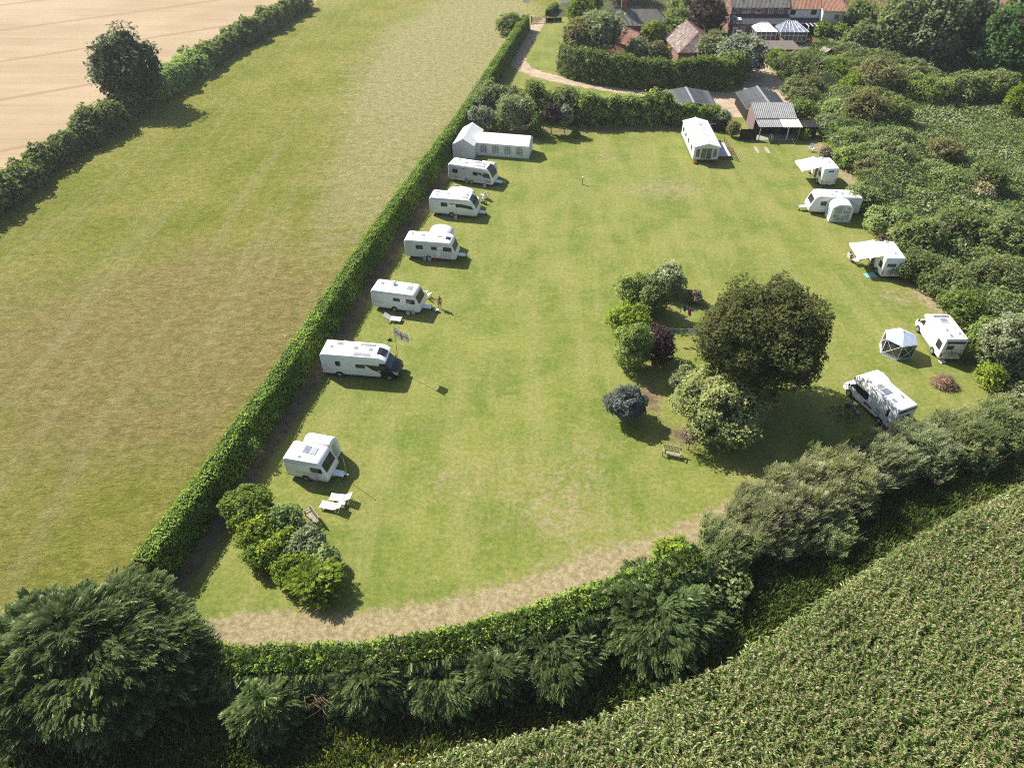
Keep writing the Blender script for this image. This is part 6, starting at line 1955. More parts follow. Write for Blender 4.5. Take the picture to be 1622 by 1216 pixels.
conservatory('white roofed conservatory behind the brick house, left of the glass roofed one', (51.6, 161.2), 4.2, 4.2, 2.35, 3.3, False)
conservatory('conservatory with blue glass roof and white bars behind the brick house', (56.6, 160.8), 5.6, 4.6, 2.4, 3.6, True)

t = thing('white_house', 'white rendered house with orange pantile roof at the top edge', 'house', (60.0, 166.0, 0))
MB().box((3.4, 5.5, 2.5), (6.8, 5.0, 5.0)).build('wall', RENDERW, t)
MB().box((9.2, 4.0, 2.5), (4.6, 6.0, 5.0)).build('wall', RENDERW, t)
MB().box((3.4, 2.9, 1.2), (6.8, 1.0, 2.4)).build('black_timber_wall', BLACKT, t)
roof_plane(t, 'roof', ((-.2, 2.6, 4.9), (7.0, 2.6, 4.9), (7.0, 6.6, 8.0), (-.2, 6.6, 8.0)), ORANGET)
roof_plane(t, 'roof', ((7.0, 10.6, 4.9), (-.2, 10.6, 4.9), (-.2, 6.6, 8.0), (7.0, 6.6, 8.0)), ORANGET)
roof_plane(t, 'roof', ((6.6, .7, 4.9), (11.8, .7, 4.9), (11.0, 5.0, 8.0), (6.6, 5.0, 8.0)), ORANGET)
roof_plane(t, 'lean_to_roof', ((-.2, .6, 2.5), (6.8, .6, 2.5), (6.8, 3.0, 3.1), (-.2, 3.0, 3.1)), DARKR, rolls=False)
for a, b, z0, z1, y in ((.4, 1.6, 3.7, 4.6, 3.0), (5.0, 6.2, 3.7, 4.6, 3.0)):
    front_window(t, a, b, z0, z1, y, 2, 1, frame=DKGREY)
front_window(t, 9.4, 10.4, 3.3, 4.3, 1.0, 2, 1)
front_window(t, 7.4, 8.6, .9, 2.1, 1.0, 2, 1)
for i in range(6):
    MB().box((3.6 + .9 * i, -.4, 2.55), (.12, 2.2, .1)).build('pergola_beam', UPVC, t)
for x in (3.6, 8.1):
    MB().box((x, -1.4, 1.25), (.14, .14, 2.5)).build('pergola_post', UPVC, t)
t = thing('far_house', 'far house with red roof peeping above the dark rounded tree', 'house', (73.5, 171.0, 0), R(-6))
gable_house(t, 0, 12.0, 0, 7.0, 4.0, 6.6, RENDERW, REDT, 'x', 0, 2.0)
for x in (2.5, 5.5, 8.5):
    front_window(t, x - .5, x + .5, 2.3, 3.4, 0, 2, 1)
t = thing('far_cottage', 'far red roofed cottage at the top right beyond the feathery tree', 'house', (108.0, 172.0, 0), R(4))
gable_house(t, 0, 11.0, 0, 7.0, 3.8, 6.2, BRICK, ORANGET, 'x', 0, 0)
for x in (2.5, 5.5, 8.5):
    front_window(t, x - .5, x + .5, 2.0, 3.2, 0, 2, 1)

# gardens between
patio = sheet('patio', [(46.5, 154.5), (63.5, 154.5), (63.5, 165.4), (46.5, 165.4)], 1.5, .008, paint('patio_slabs', (.28, .235, .205), .9, .1, var=.3))
sheet('garden_lawn', [(57.8, 148.6), (64.5, 148.6), (64.5, 155.5), (57.8, 155.5)], 1.0, .014, paint('garden_grass', (.16, .20, .05), .9, .1, var=.35))
t = thing('flat_roof_garage', 'garage with flat brown felt roof and white fascia in front of the patio', 'garage', (50.4, 148.4, 0))
MB().box((3.3, 2.9, 1.2), (6.4, 5.6, 2.4)).build('wall', BRICK, t)
MB().box((3.3, 2.9, 2.5), (6.8, 6.0, .18)).build('roof', paint('brown_felt', (.16, .14, .125), .9, .1, var=.3), t)
MB().box((-.12, 2.9, 2.48), (.05, 6.05, .34)).build('fascia', UPVC, t)
MB().box((3.3, -.12, 2.48), (6.8, .05, .3)).build('fascia', BROWNT, t)
def panel_fence(label, pts, h, m=None):
    t = thing('panel_fence', label, 'fence', (pts[0][0], pts[0][1], 0))
    p0 = Vector(pts[0])
    for a, b in zip(pts[:-1], pts[1:]):
        a, b = Vector(a) - p0, Vector(b) - p0
        n = max(1, round((b - a).length / 1.85)); d = (b - a).normalized(); rz = math.atan2(d.y, d.x)
        for i in range(n):
            c = a.lerp(b, (i + .5) / n)
            MB().box((c.x, c.y, h / 2), ((b - a).length / n - .12, .04, h - .06), rz).build('panel', m or BROWNT, t)
            q = a.lerp(b, i / n)
            MB().box((q.x, q.y, h / 2 + .03), (.1, .1, h + .06), rz).build('post', GREYT, t)
    return t
panel_fence('brown panel fence between the two patios below the conservatories', [(56.4, 160.6), (56.6, 154.6)], 1.7)
panel_fence('brown panel fence along the right of the small garden lawn', [(63.0, 160.4), (64.7, 155.0), (65.0, 149.5)], 1.8)
panel_fence('brown panel fence along the near end of the small garden lawn', [(57.6, 148.4), (64.6, 148.4)], 1.2)
t = thing('garden_shed', 'small leaning garden shed with pale roof in the fenced garden', 'shed', (63.0, 150.6, 0), R(25))
MB().box((0, 0, .9), (1.9, 1.6, 1.8)).build('wall', BROWNT, t)
MB().box((-.5, 0, 2.0), (1.2, 1.9, .06), ry=R(-25)).build('roof', GREYT, t)
MB().box((.55, 0, 2.0), (1.2, 1.9, .06), ry=R(25)).build('roof', GREYT, t)

# farm gate across the track
a, b = Vector((4.63, 176.73)), Vector((7.69, 177.24))
t = thing('farm_gate', 'grey five bar farm gate across the track by the lane', 'gate', (a.x, a.y, 0), math.atan2((b - a).y, (b - a).x))
gl = (b - a).length
for z in (.25, .5, .72, .95, 1.2):
    MB().box((gl / 2, 0, z), (gl, .05, .09)).build('rail', GREYT, t)
for x in (0.05, gl - .05, gl / 2):
    MB().box((x, 0, .7), (.09, .07, 1.1)).build('stile', GREYT, t)
for x in (-.2, gl + .2):
    MB().box((x, 0, .75), (.22, .22, 1.5)).build('post', BROWNT, t)
panel_fence('short dark fence right of the farm gate', [(7.98, 177.24), (11.49, 177.76)], 1.0, BLACKT)

# ------------------------------------------------------------------ people
SKIN = paint('fair_skin', (0.46, 0.26, 0.18), .6, .3, var=.08)  # plain skin colour, lighter than the tanned one
SKINT = paint('tanned_skin', (0.38, 0.19, 0.12), .6, .3, var=.08)
HAIRG = paint('grey_hair', (0.30, 0.28, 0.26), .8, .2)
HAIRB = paint('brown_hair', (0.06, 0.04, 0.03), .8, .2)

def skin_mesh(name, joints, bones, mat, parent, root=0, sub=1):
    me = bpy.data.meshes.new(name)
    bm = bmesh.new(); lay = bm.verts.layers.skin.verify()
    vs = []
    for i, (p, r) in enumerate(joints):
        v = bm.verts.new(p); rr = r if isinstance(r, tuple) else (r, r)
        v[lay].radius = rr; v[lay].use_root = (i == root)
        vs.append(v)
    for a, b in bones:
        bm.edges.new((vs[a], vs[b]))
    bm.to_mesh(me); bm.free()
    o = bpy.data.objects.new(name, me); COL.objects.link(o)
    m = o.modifiers.new('skin', 'SKIN'); m.use_smooth_shade = True
    if sub:
        s = o.modifiers.new('sub', 'SUBSURF'); s.levels = sub; s.render_levels = sub
    dg = bpy.context.evaluated_depsgraph_get()
    new = bpy.data.meshes.new_from_object(o.evaluated_get(dg))
    o.modifiers.clear(); o.data = new
    new.materials.clear(); new.materials.append(mat)
    o.parent = parent
    return o

def person(label, loc, rz, pose='stand', skin=None, shirt=None, shorts=None, hair=None, group=None):
    """one continuous body grown on a posed skeleton; x = left/right, +y = the way the person faces"""
    skin = skin or SKIN
    t = thing('person', label, 'person', loc, rz, group)
    J, B, ix = [], [], {}
    def j(n, p, r, to=None):
        ix[n] = len(J); J.append((p, r))
        if to: B.append((ix[to], ix[n]))
    if pose == 'sit':
        zp, ty, lean = .50, -.10, -.12
        knee, ank, toe = (.13, .38, .50), (.13, .42, .09), (.14, .58, .04)
        elb, wr = (.27, .0, .78), (.2, .26, .68)
    elif pose == 'bend':
        zp, ty, lean = .93, -.05, .42
        knee, ank, toe = (.1, .05, .5), (.1, -.03, .08), (.11, .14, .04)
        elb, wr = (.24, .5, .95), (.2, .55, .68)
    else:
        zp, ty, lean = .94, 0, 0
        knee, ank, toe = (.11, .03, .5), (.12, -.02, .08), (.13, .15, .04)
        elb, wr = (.26, -.04, 1.14), (.27, .08, .92)
    k = .95 if pose != 'bend' else .62
    j('pelvis', (0, ty, zp), (.15, .115))
    j('waist', (0, ty + lean * .35, zp + .2 * k), (.135, .105), 'pelvis')
    j('chest', (0, ty + lean * .8, zp + .42 * k), (.16, .115), 'waist')
    j('neck', (0, ty + lean * 1.05, zp + .575 * k), .058, 'chest')
    hy = ty + lean * 1.15 + .02; hz = zp + .63 * k + (.02 if pose != 'bend' else -.02)
    j('jaw', (0, hy + .02, hz), (.072, .08), 'neck')
    j('skull', (0, hy, hz + .11), (.082, .095), 'jaw')
    j('crown', (0, hy - .01, hz + .17), (.05, .06), 'skull')
    j('nose', (0, hy + .115, hz + .05), .014, 'jaw')
    for s, q in ((-1, 'r'), (1, 'l')):
        j('sh' + q, (s * .18, ty + lean * .9, zp + .48 * k), .068, 'chest')
        j('el' + q, (s * elb[0], elb[1] + (0 if pose != 'bend' else 0), elb[2]), .046, 'sh' + q)
        j('wr' + q, (s * wr[0], wr[1], wr[2]), .03, 'el' + q)
        d = (Vector((s * wr[0], wr[1], wr[2])) - Vector((s * elb[0], elb[1], elb[2]))).normalized()
        pm = Vector((s * wr[0], wr[1], wr[2])) + d * .075
        j('pm' + q, tuple(pm), (.036, .022), 'wr' + q)
        for f in range(4):
            o = Vector((0, (f - 1.5) * .02, 0)); l = (.075, .09, .083, .065)[f]
            j('f%d%s' % (f, q), tuple(pm + o + d * l * .55), .009, 'pm' + q)
            j('g%d%s' % (f, q), tuple(pm + o + d * l + Vector((-s * .025, 0, 0))), .008, 'f%d%s' % (f, q))
        j('th' + q, tuple(pm - d * .03 + Vector((-s * .03, .035, 0))), .011, 'pm' + q)
        j('hip' + q, (s * .095, ty + .01, zp - .05), .098, 'pelvis')
        j('kn' + q, (s * knee[0], ty + knee[1] if pose == 'sit' else knee[1], knee[2]), .064, 'hip' + q)
        j('ca' + q, tuple(Vector((s * knee[0], (ty if pose == 'sit' else 0) + knee[1], knee[2])).lerp(Vector((s * ank[0], (ty if pose == 'sit' else 0) + ank[1], ank[2])), .35)), .058, 'kn' + q)
        j('an' + q, (s * ank[0], (ty if pose == 'sit' else 0) + ank[1], ank[2]), .04, 'ca' + q)
        j('to' + q, (s * toe[0], (ty if pose == 'sit' else 0) + toe[1], toe[2]), .036, 'an' + q)
    skin_mesh('body', J, B, skin, t)
    def grow(names, add, nm, mat, tips=()):
        idx = {n: i for i, n in enumerate(names)}
        jj = []
        for n in names:
            p, r = J[ix[n]]
            r = r if isinstance(r, tuple) else (r, r)
            jj.append((p, (r[0] + add, r[1] + add)))
        bb = [(idx[a], idx[b]) for a, b in [(list(ix)[x], list(ix)[y]) for x, y in B] if a in idx and b in idx]
        skin_mesh(nm, jj, bb, mat, t)
    if shirt:
        grow(['waist', 'pelvis', 'chest', 'shr', 'elr', 'shl', 'ell'], .022, 'shirt', shirt)
    if shorts:
        grow(['pelvis', 'hipr', 'knr', 'hipl', 'knl'], .02, 'shorts', shorts)
    hm = MB().ball((0, hy - .02, hz + .12), (.096, .108, .095), 12, 8)
    hm.build('hair', hair or HAIRG, t, smooth=True)
    for s in (-1, 1):
        MB().ball((s * .03, hy + .095, hz + .08), .011, 6, 4).build('eye', BLACKP, t)
    return t
WHITEC = paint('white_cotton', (0.70, 0.69, 0.68), .9, .1)
PINKC = paint('pale_pink_cotton', (0.62, 0.46, 0.50), .9, .1)
PURPC = paint('purple_cotton', (0.20, 0.12, 0.34), .9, .1)
GREYC = paint('grey_cotton', (0.32, 0.30, 0.31), .9, .1)
BEIGEC = paint('tan_cotton', (0.36, 0.22, 0.14), .9, .1)
NAVYC = paint('navy_cotton', (0.05, 0.06, 0.12), .9, .1)
person('bare chested person in tan shorts standing before the plain white caravan', (-7.99, 64.58), R(200), 'stand', SKINT, None, BEIGEC, HAIRG)
person('bare chested person behind the motorhome with black cab', (-16.83, 56.68), R(-60), 'stand', SKINT, None, NAVYC, HAIRG)
person('person in grey top bending under the shed canopy', (41.2, 109.9), R(120), 'bend', SKIN, GREYC, GREYC, HAIRB)

# ------------------------------------------------------------------ chairs, loungers, benches
def camp_chair(label, loc, rz, mat, group='camping chairs', recline=.25):
    t = thing('camping_chair', label, 'chair', loc, rz, group)
    MB().box((0, 0, .43), (.52, .48, .03)).build('seat', mat, t)
    MB().box((0, -.28 - recline * .3, .8), (.52, .03, .75), rx=recline).build('backrest', mat, t)
    for s in (-1, 1):
        for y0, y1 in ((-.28, .25), (.25, -.28)):
            MB().tube([(s * .27, y0, .0), (s * .27, y1, .44)], .013, 5).build('leg', ALLOY, t)
        MB().box((s * .28, -.05, .64), (.05, .46, .03)).build('armrest', DKGREY, t)
    return t
CHG = paint('grey_green_canvas', (.12, .13, .12), .85); CHW = paint('white_plastic', (.76, .76, .75), .5); CHP = paint('maroon_canvas', (.25, .08, .09), .85)
camp_chair('dark folding chair under the person in pink shirt', (31.41, 48.33), R(-30), CHG)
person('seated person in pale pink shirt beside the over-cab motorhome', (*(31.41, 48.33), 0), R(-30), 'sit', SKIN, PINKC, None, HAIRG, 'people sitting by the over-cab motorhome')
camp_chair('dark folding chair under the person nearest the motorhome steps', (31.84, 47.39), R(-80), CHG)
person('seated person in white shirt nearest the motorhome steps', (*(31.84, 47.39), 0), R(-80), 'sit', SKIN, WHITEC, PINKC, HAIRB, 'people sitting by the over-cab motorhome')
o = thing('side_table', 'tiny white camping table between the two seated people', 'table', (32.19, 48.67))
MB().disc((0, 0, .5), .2, .03, 'z', 14).build('table_top', CHW, o)
for a in (0, 120, 240):
    MB().tube([(0, 0, .49), (.2 * math.cos(R(a)), .2 * math.sin(R(a)), 0)], .012, 5).build('leg', ALLOY, o)
camp_chair('white recliner chair at the far edge of the wide canopy', (40.98, 74.58), R(-70), CHW)
person('seated person in purple top in front of the wide canopy', (*(40.98, 74.58), 0), R(-70), 'sit', SKIN, PURPC, None, HAIRB, 'people by the wide canopy')
camp_chair('maroon chair in the shade of the wide canopy', (42.92, 73.02), R(90), CHP)
person('seated person in the shade of the wide canopy', (*(42.92, 73.02), 0), R(90), 'sit', SKINT, None, NAVYC, HAIRB, 'people by the wide canopy')
camp_chair('maroon folding chair below the small canopy motorhome, left one', (44.16, 94.12), R(150), CHP)
camp_chair('pale folding chair below the small canopy motorhome, right one', (45.03, 94.32), R(200), CHW)
camp_chair('pale folding chair behind the black swoosh caravan, left one', (-8.01, 92.95), R(20), CHW)
camp_chair('maroon folding chair behind the black swoosh caravan, right one', (-7.37, 92.75), R(-20), CHP)

def garden_chair(label, loc, rz, group='white garden chairs'):
    t = thing('garden_chair', label, 'chair', loc, rz, group)
    for i in range(5):
        MB().box((0, -.2 + .11 * i, .38 + .02 * i), (.55, .095, .025)).build('seat_slat', CHW, t)
    for i in range(5):
        MB().box((-.22 + .11 * i, -.36, .75), (.095, .03, .8), rx=.32).build('back_slat', CHW, t)
    for s in (-1, 1):
        MB().box((s * .32, -.02, .58), (.1, .7, .03)).build('armrest', CHW, t)
        MB().box((s * .3, .28, .29), (.06, .06, .58)).build('leg', CHW, t)
        MB().box((s * .3, -.3, .25), (.06, .06, .5)).build('leg', CHW, t)
    return t
garden_chair('white slatted garden chair beside the pink flowering shrub', (46.31, 106.37), R(160))
garden_chair('white garden chair in front of the black swoosh caravan, upper one', (-3.85, 90.85), R(30))
garden_chair('white garden chair in front of the black swoosh caravan, lower one', (-4.35, 89.92), R(10))
garden_chair('white garden chair behind the plain white caravan near the standing person', (-9.52, 66.79), R(-40))

def lounger(label, loc, rz, group='white sun loungers'):
    t = thing('sun_lounger', label, 'sun lounger', loc, rz, group)
    for i in range(9):
        MB().box((-.85 + .13 * i, 0, .34), (.115, .66, .03)).build('slat', CHW, t)
    for i in range(6):
        MB().box((.36 + .11 * i, 0, .38 + .075 * i), (.12, .66, .03), ry=-.6).build('back_slat', CHW, t)
    for s in (-1, 1):
        MB().box((-.2, s * .34, .31), (1.5, .05, .07)).build('side_rail', CHW, t)
        MB().box((.62, s * .34, .56), (.8, .05, .06), ry=-.6).build('back_rail', CHW, t)
        for x in (-.75, .45):
            MB().box((x, s * .33, .15), (.06, .06, .3)).build('leg', CHW, t)
        MB().tube([(.9, s * .33, .72), (.72, s * .33, .02)], .02, 5).build('prop', CHW, t)
    return t
lounger('white sun lounger by the small caravan, nearer the slatted bench', (-14.68, 36.68), R(-14))
lounger('white sun lounger by the small caravan, farther from the slatted bench', (-14.06, 37.53), R(-9))
lounger('white sun lounger on the grass beside the flagpole', (-12.9, 62.35), R(170))
o = thing('side_table', 'low white table between the two sun loungers', 'table', (-13.85, 36.94), R(-10))
MB().box((0, 0, .38), (.5, .5, .03)).build('table_top', CHW, o, bevel=.01)
for x in (-.2, .2):
    for y in (-.2, .2):
        MB().box((x, y, .18), (.05, .05, .37)).build('leg', CHW, o)

def bench(label, loc, rz):
    t = thing('garden_bench', label, 'bench', loc, rz, 'slatted wooden benches')
    for i in range(4):
        MB().box((0, -.18 + .12 * i, .44), (1.5, .1, .03)).build('seat_slat', GREYT, t)
    for i in range(11):
        MB().box((-.66 + .132 * i, -.3, .72), (.06, .03, .42), rx=.15).build('back_slat', GREYT, t)
    MB().box((0, -.34, .93), (1.56, .06, .07)).build('top_rail', GREYT, t)
    for s in (-1, 1):
        MB().box((s * .75, -.3, .46), (.07, .07, .92)).build('leg', GREYT, t)
        MB().box((s * .75, .22, .32), (.07, .07, .64)).build('leg', GREYT, t)
        MB().box((s * .75, -.03, .65), (.08, .6, .05)).build('armrest', GREYT, t)
    return t
bench('weathered slatted bench against the shrub bed', (-16.02, 35.47), R(128))
bench('weathered slatted bench at the lower tip of the oak island', (13.95, 42.47), R(163))

# ------------------------------------------------------------------ water barrels, cans, dish
def barrel(label, loc, m, group='water barrels'):
    t = thing('water_barrel', label, 'barrel', loc, R(20), group)
    MB().tube([(0, 0, .02), (0, 0, .06), (0, 0, .46), (0, 0, .5)], [.17, .2, .2, .17], 14).build('drum', m, t, smooth=True)
    MB().disc((0, 0, .52), .06, .05, 'z', 10).build('cap', DKGREY, t)
    MB().tube([(.21, 0, .1), (.24, 0, .3), (.21, 0, .48)], .012, 5).build('handle', ALLOY, t)
    return t
BARG = paint('grey_barrel', (.42, .43, .45), .5); 
barrel('grey water barrel under the plain white caravan, left of the pair', (-11.36, 63.39), BARG)
barrel('grey water barrel under the plain white caravan, right of the pair', (-10.82, 63.51), BARG)
barrel('grey water barrel beside the wheel of the rounded nose caravan, far from the red can', (-10.6, 74.72), BARG)
barrel('grey water barrel beside the wheel of the rounded nose caravan, next to the red can', (-9.98, 74.58), BARG)
barrel('pale waste barrel under the nose of the black swoosh caravan', (-7.44, 84.94), BARG)
barrel('pale waste barrel under the nose of the silver caravan', (-3.86, 94.12), BARG)
o = thing('fuel_can', 'red can standing under the rounded nose caravan', 'can', (-9.29, 74.58), R(10))
MB().box((0, 0, .22), (.3, .2, .44)).build('can_body', RED, o, bevel=.03)
MB().tube([(-.08, 0, .45), (0, 0, .52), (.1, 0, .45)], .02, 5).build('handle', RED, o)
o = thing('cool_box', 'small blue box at the drawbar of the plain white caravan', 'box', (-8.29, 63.98), R(15))
MB().box((0, 0, .14), (.4, .28, .28)).build('box_body', BLUE, o, bevel=.02); MB().box((0, 0, .3), (.42, .3, .05)).build('lid', CHW, o)
o = thing('gas_bottle', 'dark bag lying on the grass beyond the flagpole', 'bag', (-12.86, 58.9), R(10))
MB().ball((0, 0, .12), (.26, .16, .13)).build('bag_body', BLACKP, o, smooth=True); MB().tube([(-.12, 0, .2), (0, 0, .32), (.12, 0, .2)], .015, 5).build('handle', BLACKP, o)
o.name = 'bag'
t = thing('satellite_dish', 'grey round satellite dish on a tripod below the small caravan', 'satellite dish', (-16.21, 38.88))
for a in (30, 150, 270):
    MB().tube([(0, 0, .75), (.38 * math.cos(R(a)), .38 * math.sin(R(a)), 0)], .016, 5).build('leg', DKGREY, t)
MB().tube([(0, 0, .6), (0, 0, 1.0)], .02, 6).build('mast', ALLOY, t)
MB().tube([(0, 0, .98), (-.03, .05, 1.02), (-.06, .1, 1.05)], [.06, .2, .26], 16).build('dish', MIDGREY, t, smooth=True)
MB().tube([(0, 0, .9), (.2, -.3, 1.1)], .012, 5).build('feed_arm', DKGREY, t)
t = thing('tap_post', 'lone yellowish water tap post with white top on the open lawn', 'post', (10.04, 95.11))
MB().box((0, 0, .5), (.12, .12, 1.0)).build('post', paint('yellow_timber', (.45, .33, .1), .8), t)
MB().box((0, 0, 1.05), (.16, .16, .14)).build('cap', UPVC, t); MB().tube([(0, -.06, .8), (0, -.18, .8), (0, -.18, .74)], .018, 5).build('tap', ALLOY, t)
t = thing('pole', 'thin bare pole beside the nose of the small caravan', 'pole', (-13.84, 39.57))
MB().tube([(0, 0, 0), (0, 0, 2.9)], .02, 6).build('shaft', ALLOY, t); MB().ball((0, 0, 2.92), .06, 8, 5).build('finial', DKGREY, t)

# ------------------------------------------------------------------ flag
t = thing('flagpole', 'thin flagpole flying a white flag with red cross beside the black cab', 'flagpole', (-11.22, 53.99))
MB().tube([(0, 0, 0), (0, 0, 3), (.02, 0, 5.6)], [.03, .025, .014], 6).build('pole', DKGREY, t, smooth=True)
MB().disc((0, 0, .03), .16, .06, 'z', 12).build('base', DKGREY, t)
nx, ny = 18, 12; Lf, Hf = 1.75, 1.05
vs, fs, mi = [], [], []
for jj in range(ny + 1):
    for ii in range(nx + 1):
        u, v = ii / nx, jj / ny
        x = u * Lf * .72; y = .2 * math.sin(u * 8 + v * 1.5) * u; z = 5.45 - v * Hf * .95 - 1.15 * u - .1 * math.sin(u * 6 + v) * u
        vs.append((x, y, z))
for jj in range(ny):
    for ii in range(nx):
        q = jj * (nx + 1) + ii; fs.append((q, q + 1, q + nx + 2, q + nx + 1))
        mi.append(1 if ii in (8, 9) or jj in (5, 6) else 0)
mb = MB(); mb.v = vs; mb.f = [list(f) for f in fs]; mb.m = mi
mb.build('flag', [paint('flag_white', (.8, .8, .8), .85), paint('flag_red', (.56, .12, .11), .85)], t, smooth=True)

# ------------------------------------------------------------------ gazebo
t = thing('screen_gazebo', 'pale blue pop-up screen gazebo with crossed poles beside the white motorhome', 'gazebo', (39.52, 57.1), R(12))
m, nt, b = _nodes('insect_mesh')
b.inputs['Base Color'].default_value = (.05, .05, .055, 1); b.inputs['Roughness'].default_value = .9
tr = N(nt, 'ShaderNodeBsdfTransparent'); mx = N(nt, 'ShaderNodeMixShader'); mx.inputs[0].default_value = .7
nt.links.new(tr.outputs[0], mx.inputs[1]); nt.links.new(b.outputs[0], mx.inputs[2]); nt.links.new(mx.outputs[0], nt.nodes['Material Output'].inputs['Surface'])
MESH = m
GZ = paint('pale_blue_canvas', (.40, .46, .58), .8, .15); GZS = paint('blue_grey_skirt', (.24, .29, .44), .85)
n = 6; Rg = 1.65
ring = [(Rg * math.cos(R(60 * i)), Rg * math.sin(R(60 * i))) for i in range(n)]
for i in range(n):
    a, c = Vector(ring[i]), Vector(ring[(i + 1) % n])
    top, mid = 1.85, (a + c) / 2
    def L3(p, z): return (p.x, p.y, z)
    am, cm = a * .985, c * .985
    MB().add([L3(am, .25), L3(cm, .25), L3(cm, top), L3(am, top)], [(0, 1, 2, 3)]).build('mesh_wall', MESH, t)
    MB().add([L3(a, .01), L3(c, .01), L3(c, .3), L3(a, .3), L3(a * 1.04, .01), L3(c * 1.04, .01), L3(c * 1.01, .3), L3(a * 1.01, .3)], [(0, 1, 2, 3), (4, 7, 6, 5), (3, 2, 6, 7)]).build('skirt', GZ if i in (2, 3) else GZS, t)
    hub = mid * 1.12
    for p, z in ((a, .05), (c, .05), (a, top), (c, top)):
        MB().tube([(hub.x, hub.y, 1.0), (p.x, p.y, z)], .022, 5).build('pole', UPVC, t)
    MB().tube([L3(a, .02), L3(a, top)], .03, 5).build('corner_strip', UPVC, t)
    MB().add([L3(a * 1.03, top - .05), L3(c * 1.03, top - .05), (mid.x * .55, mid.y * .55, 2.12), (0, 0, 2.5)], [(0, 1, 2), (1, 3, 2), (3, 0, 2)]).build('roof_panel', GZ, t)
MB().disc((0, 0, 2.5), .07, .05, 'z', 10).build('roof_hub', DKGREY, t)
tb = thing('camping_table', 'dark folding table inside the screen gazebo', 'table', (39.65, 57.1))
MB().box((0, 0, .68), (1.1, .6, .04)).build('table_top', MIDGREY, tb)
for x in (-.45, .45):
    MB().tube([(x, -.25, 0), (x, .25, .67)], .015, 5).build('leg', ALLOY, tb); MB().tube([(x, .25, 0), (x, -.25, .67)], .015, 5).build('leg', ALLOY, tb)
# white step and table at the back of that motorhome
o = thing('folding_step', 'white folding step behind the motorhome by the gazebo', 'step', (43.49, 55.37), R(10))
MB().box((0, 0, .2), (.45, .3, .04)).build('tread', CHW, o); MB().box((0, -.2, .1), (.45, .2, .04)).build('tread', CHW, o)
for x in (-.2, .2):
    MB().box((x, -.05, .1), (.03, .45, .2)).build('side', CHW, o)
o = thing('camping_table', 'pale blue camping table behind the motorhome by the gazebo', 'table', (44.33, 55.67), R(5))
MB().box((0, 0, .5), (.7, .5, .04)).build('table_top', paint('pale_blue_top', (.55, .6, .7), .5), o)
for x in (-.28, .28):
    MB().tube([(x, -.2, 0), (x, .2, .49)], .015, 5).build('leg', ALLOY, o); MB().tube([(x, .2, 0), (x, -.2, .49)], .015, 5).build('leg', ALLOY, o)
o = thing('table', 'white table between the reclining chair and the wide canopy', 'table', (41.49, 73.86), R(15))
MB().box((0, 0, .6), (1.0, .7, .04)).build('table_top', CHW, o)
for x in (-.4, .4):
    for y in (-.28, .28):
        MB().tube([(x, y, 0), (x, y, .59)], .015, 5).build('leg', ALLOY, o)
o = MB().box((0, 0, 0), (1.3, .9, .02)).build('ground_mat', paint('turquoise_mat', (.16, .42, .42), .9)); o.location = (*(42.3, 71.36), .016); o.rotation_euler = (0, 0, R(8))
tag(o, 'turquoise mat on the grass at the door of the wide canopy motorhome', 'mat')
o = thing('windbreak', 'black triangular folded chair behind the far leg of the wide canopy', 'chair', (41.99, 75.89), R(-20))
MB().box((0, 0, .45), (.5, .45, .03)).build('seat', BLACKP, o); MB().box((0, -.28, .75), (.5, .03, .6), rx=.3).build('backrest', BLACKP, o)
for s in (-1, 1):
    MB().tube([(s * .24, -.25, 0), (s * .24, .22, .45)], .013, 5).build('leg', ALLOY, o); MB().tube([(s * .24, .22, 0), (s * .24, -.25, .45)], .013, 5).build('leg', ALLOY, o)
o.name = 'folding_chair'

# ------------------------------------------------------------------ brushwood heap
t = thing('brushwood_heap', 'heap of dry brown brushwood on the grass beside the motorhomes', 'heap', (42.04, 51.9))
rng = np.random.default_rng(77); mb = MB(); mb2 = MB()
mb2.ball((0, 0, .1), (1.1, .85, .75), 12, 8)
for i in range(420):
    a = rng.random() * 6.28; q = math.sqrt(rng.random()) * 1.25; z = 1.05 * max(0, 1 - (q / 1.35) ** 2) * rng.uniform(.7, 1.05) + .03
    p = Vector((math.cos(a) * q, math.sin(a) * q * .8, z)); d = Vector((rng.normal(), rng.normal(), rng.normal() * .35)).normalized() * rng.uniform(.2, .5)
    p1 = p + d; p1.z = max(p1.z, .02); p0 = p - d; p0.z = max(p0.z, .02)
    mb.tube([p0, p, p1], [.012, .014, .005], 4)
k = mb.build('twigs', paint('dry_brushwood', (.36, .245, .165), .9, .1, var=.4, scale=2), t); k['kind'] = 'stuff'
mb2.build('packed_leaves', paint('packed_dead_leaves', (.20, .12, .075), .95, .1, var=.4, scale=4), t, smooth=True)

# ------------------------------------------------------------------ washing lines and trunk
def hang(t, name, pts, mat, drop, w):
    """cloth hung from a line point: a rippled sheet"""
    p, d = pts
    n = 8; vs, fs = [], []
    for jj in range(5):
        for ii in range(n + 1):
            u, v = ii / n - .5, jj / 4
            q = Vector(p) + Vector(d) * (u * w * (1 - .15 * v)) + Vector((.25, -.1, 0)) * v * v * drop * .5 + Vector((0, .05 * math.sin(u * 14 + v * 2), -drop * v))
            vs.append(q)
    for jj in range(4):
        for ii in range(n):
            q = jj * (n + 1) + ii; fs.append((q, q + 1, q + n + 2, q + n + 1))
    o = MB().add(vs, fs).build(name, mat, None, smooth=True)
    return o
A, B2 = Vector((*(15.66, 58.57), 1.9)), Vector((*(19.92, 58.46), 1.9))
t = thing('washing_line', 'near washing line with blue, mint and lilac laundry beside the oak', 'washing line', (0, 0, 0), 0, 'washing lines')
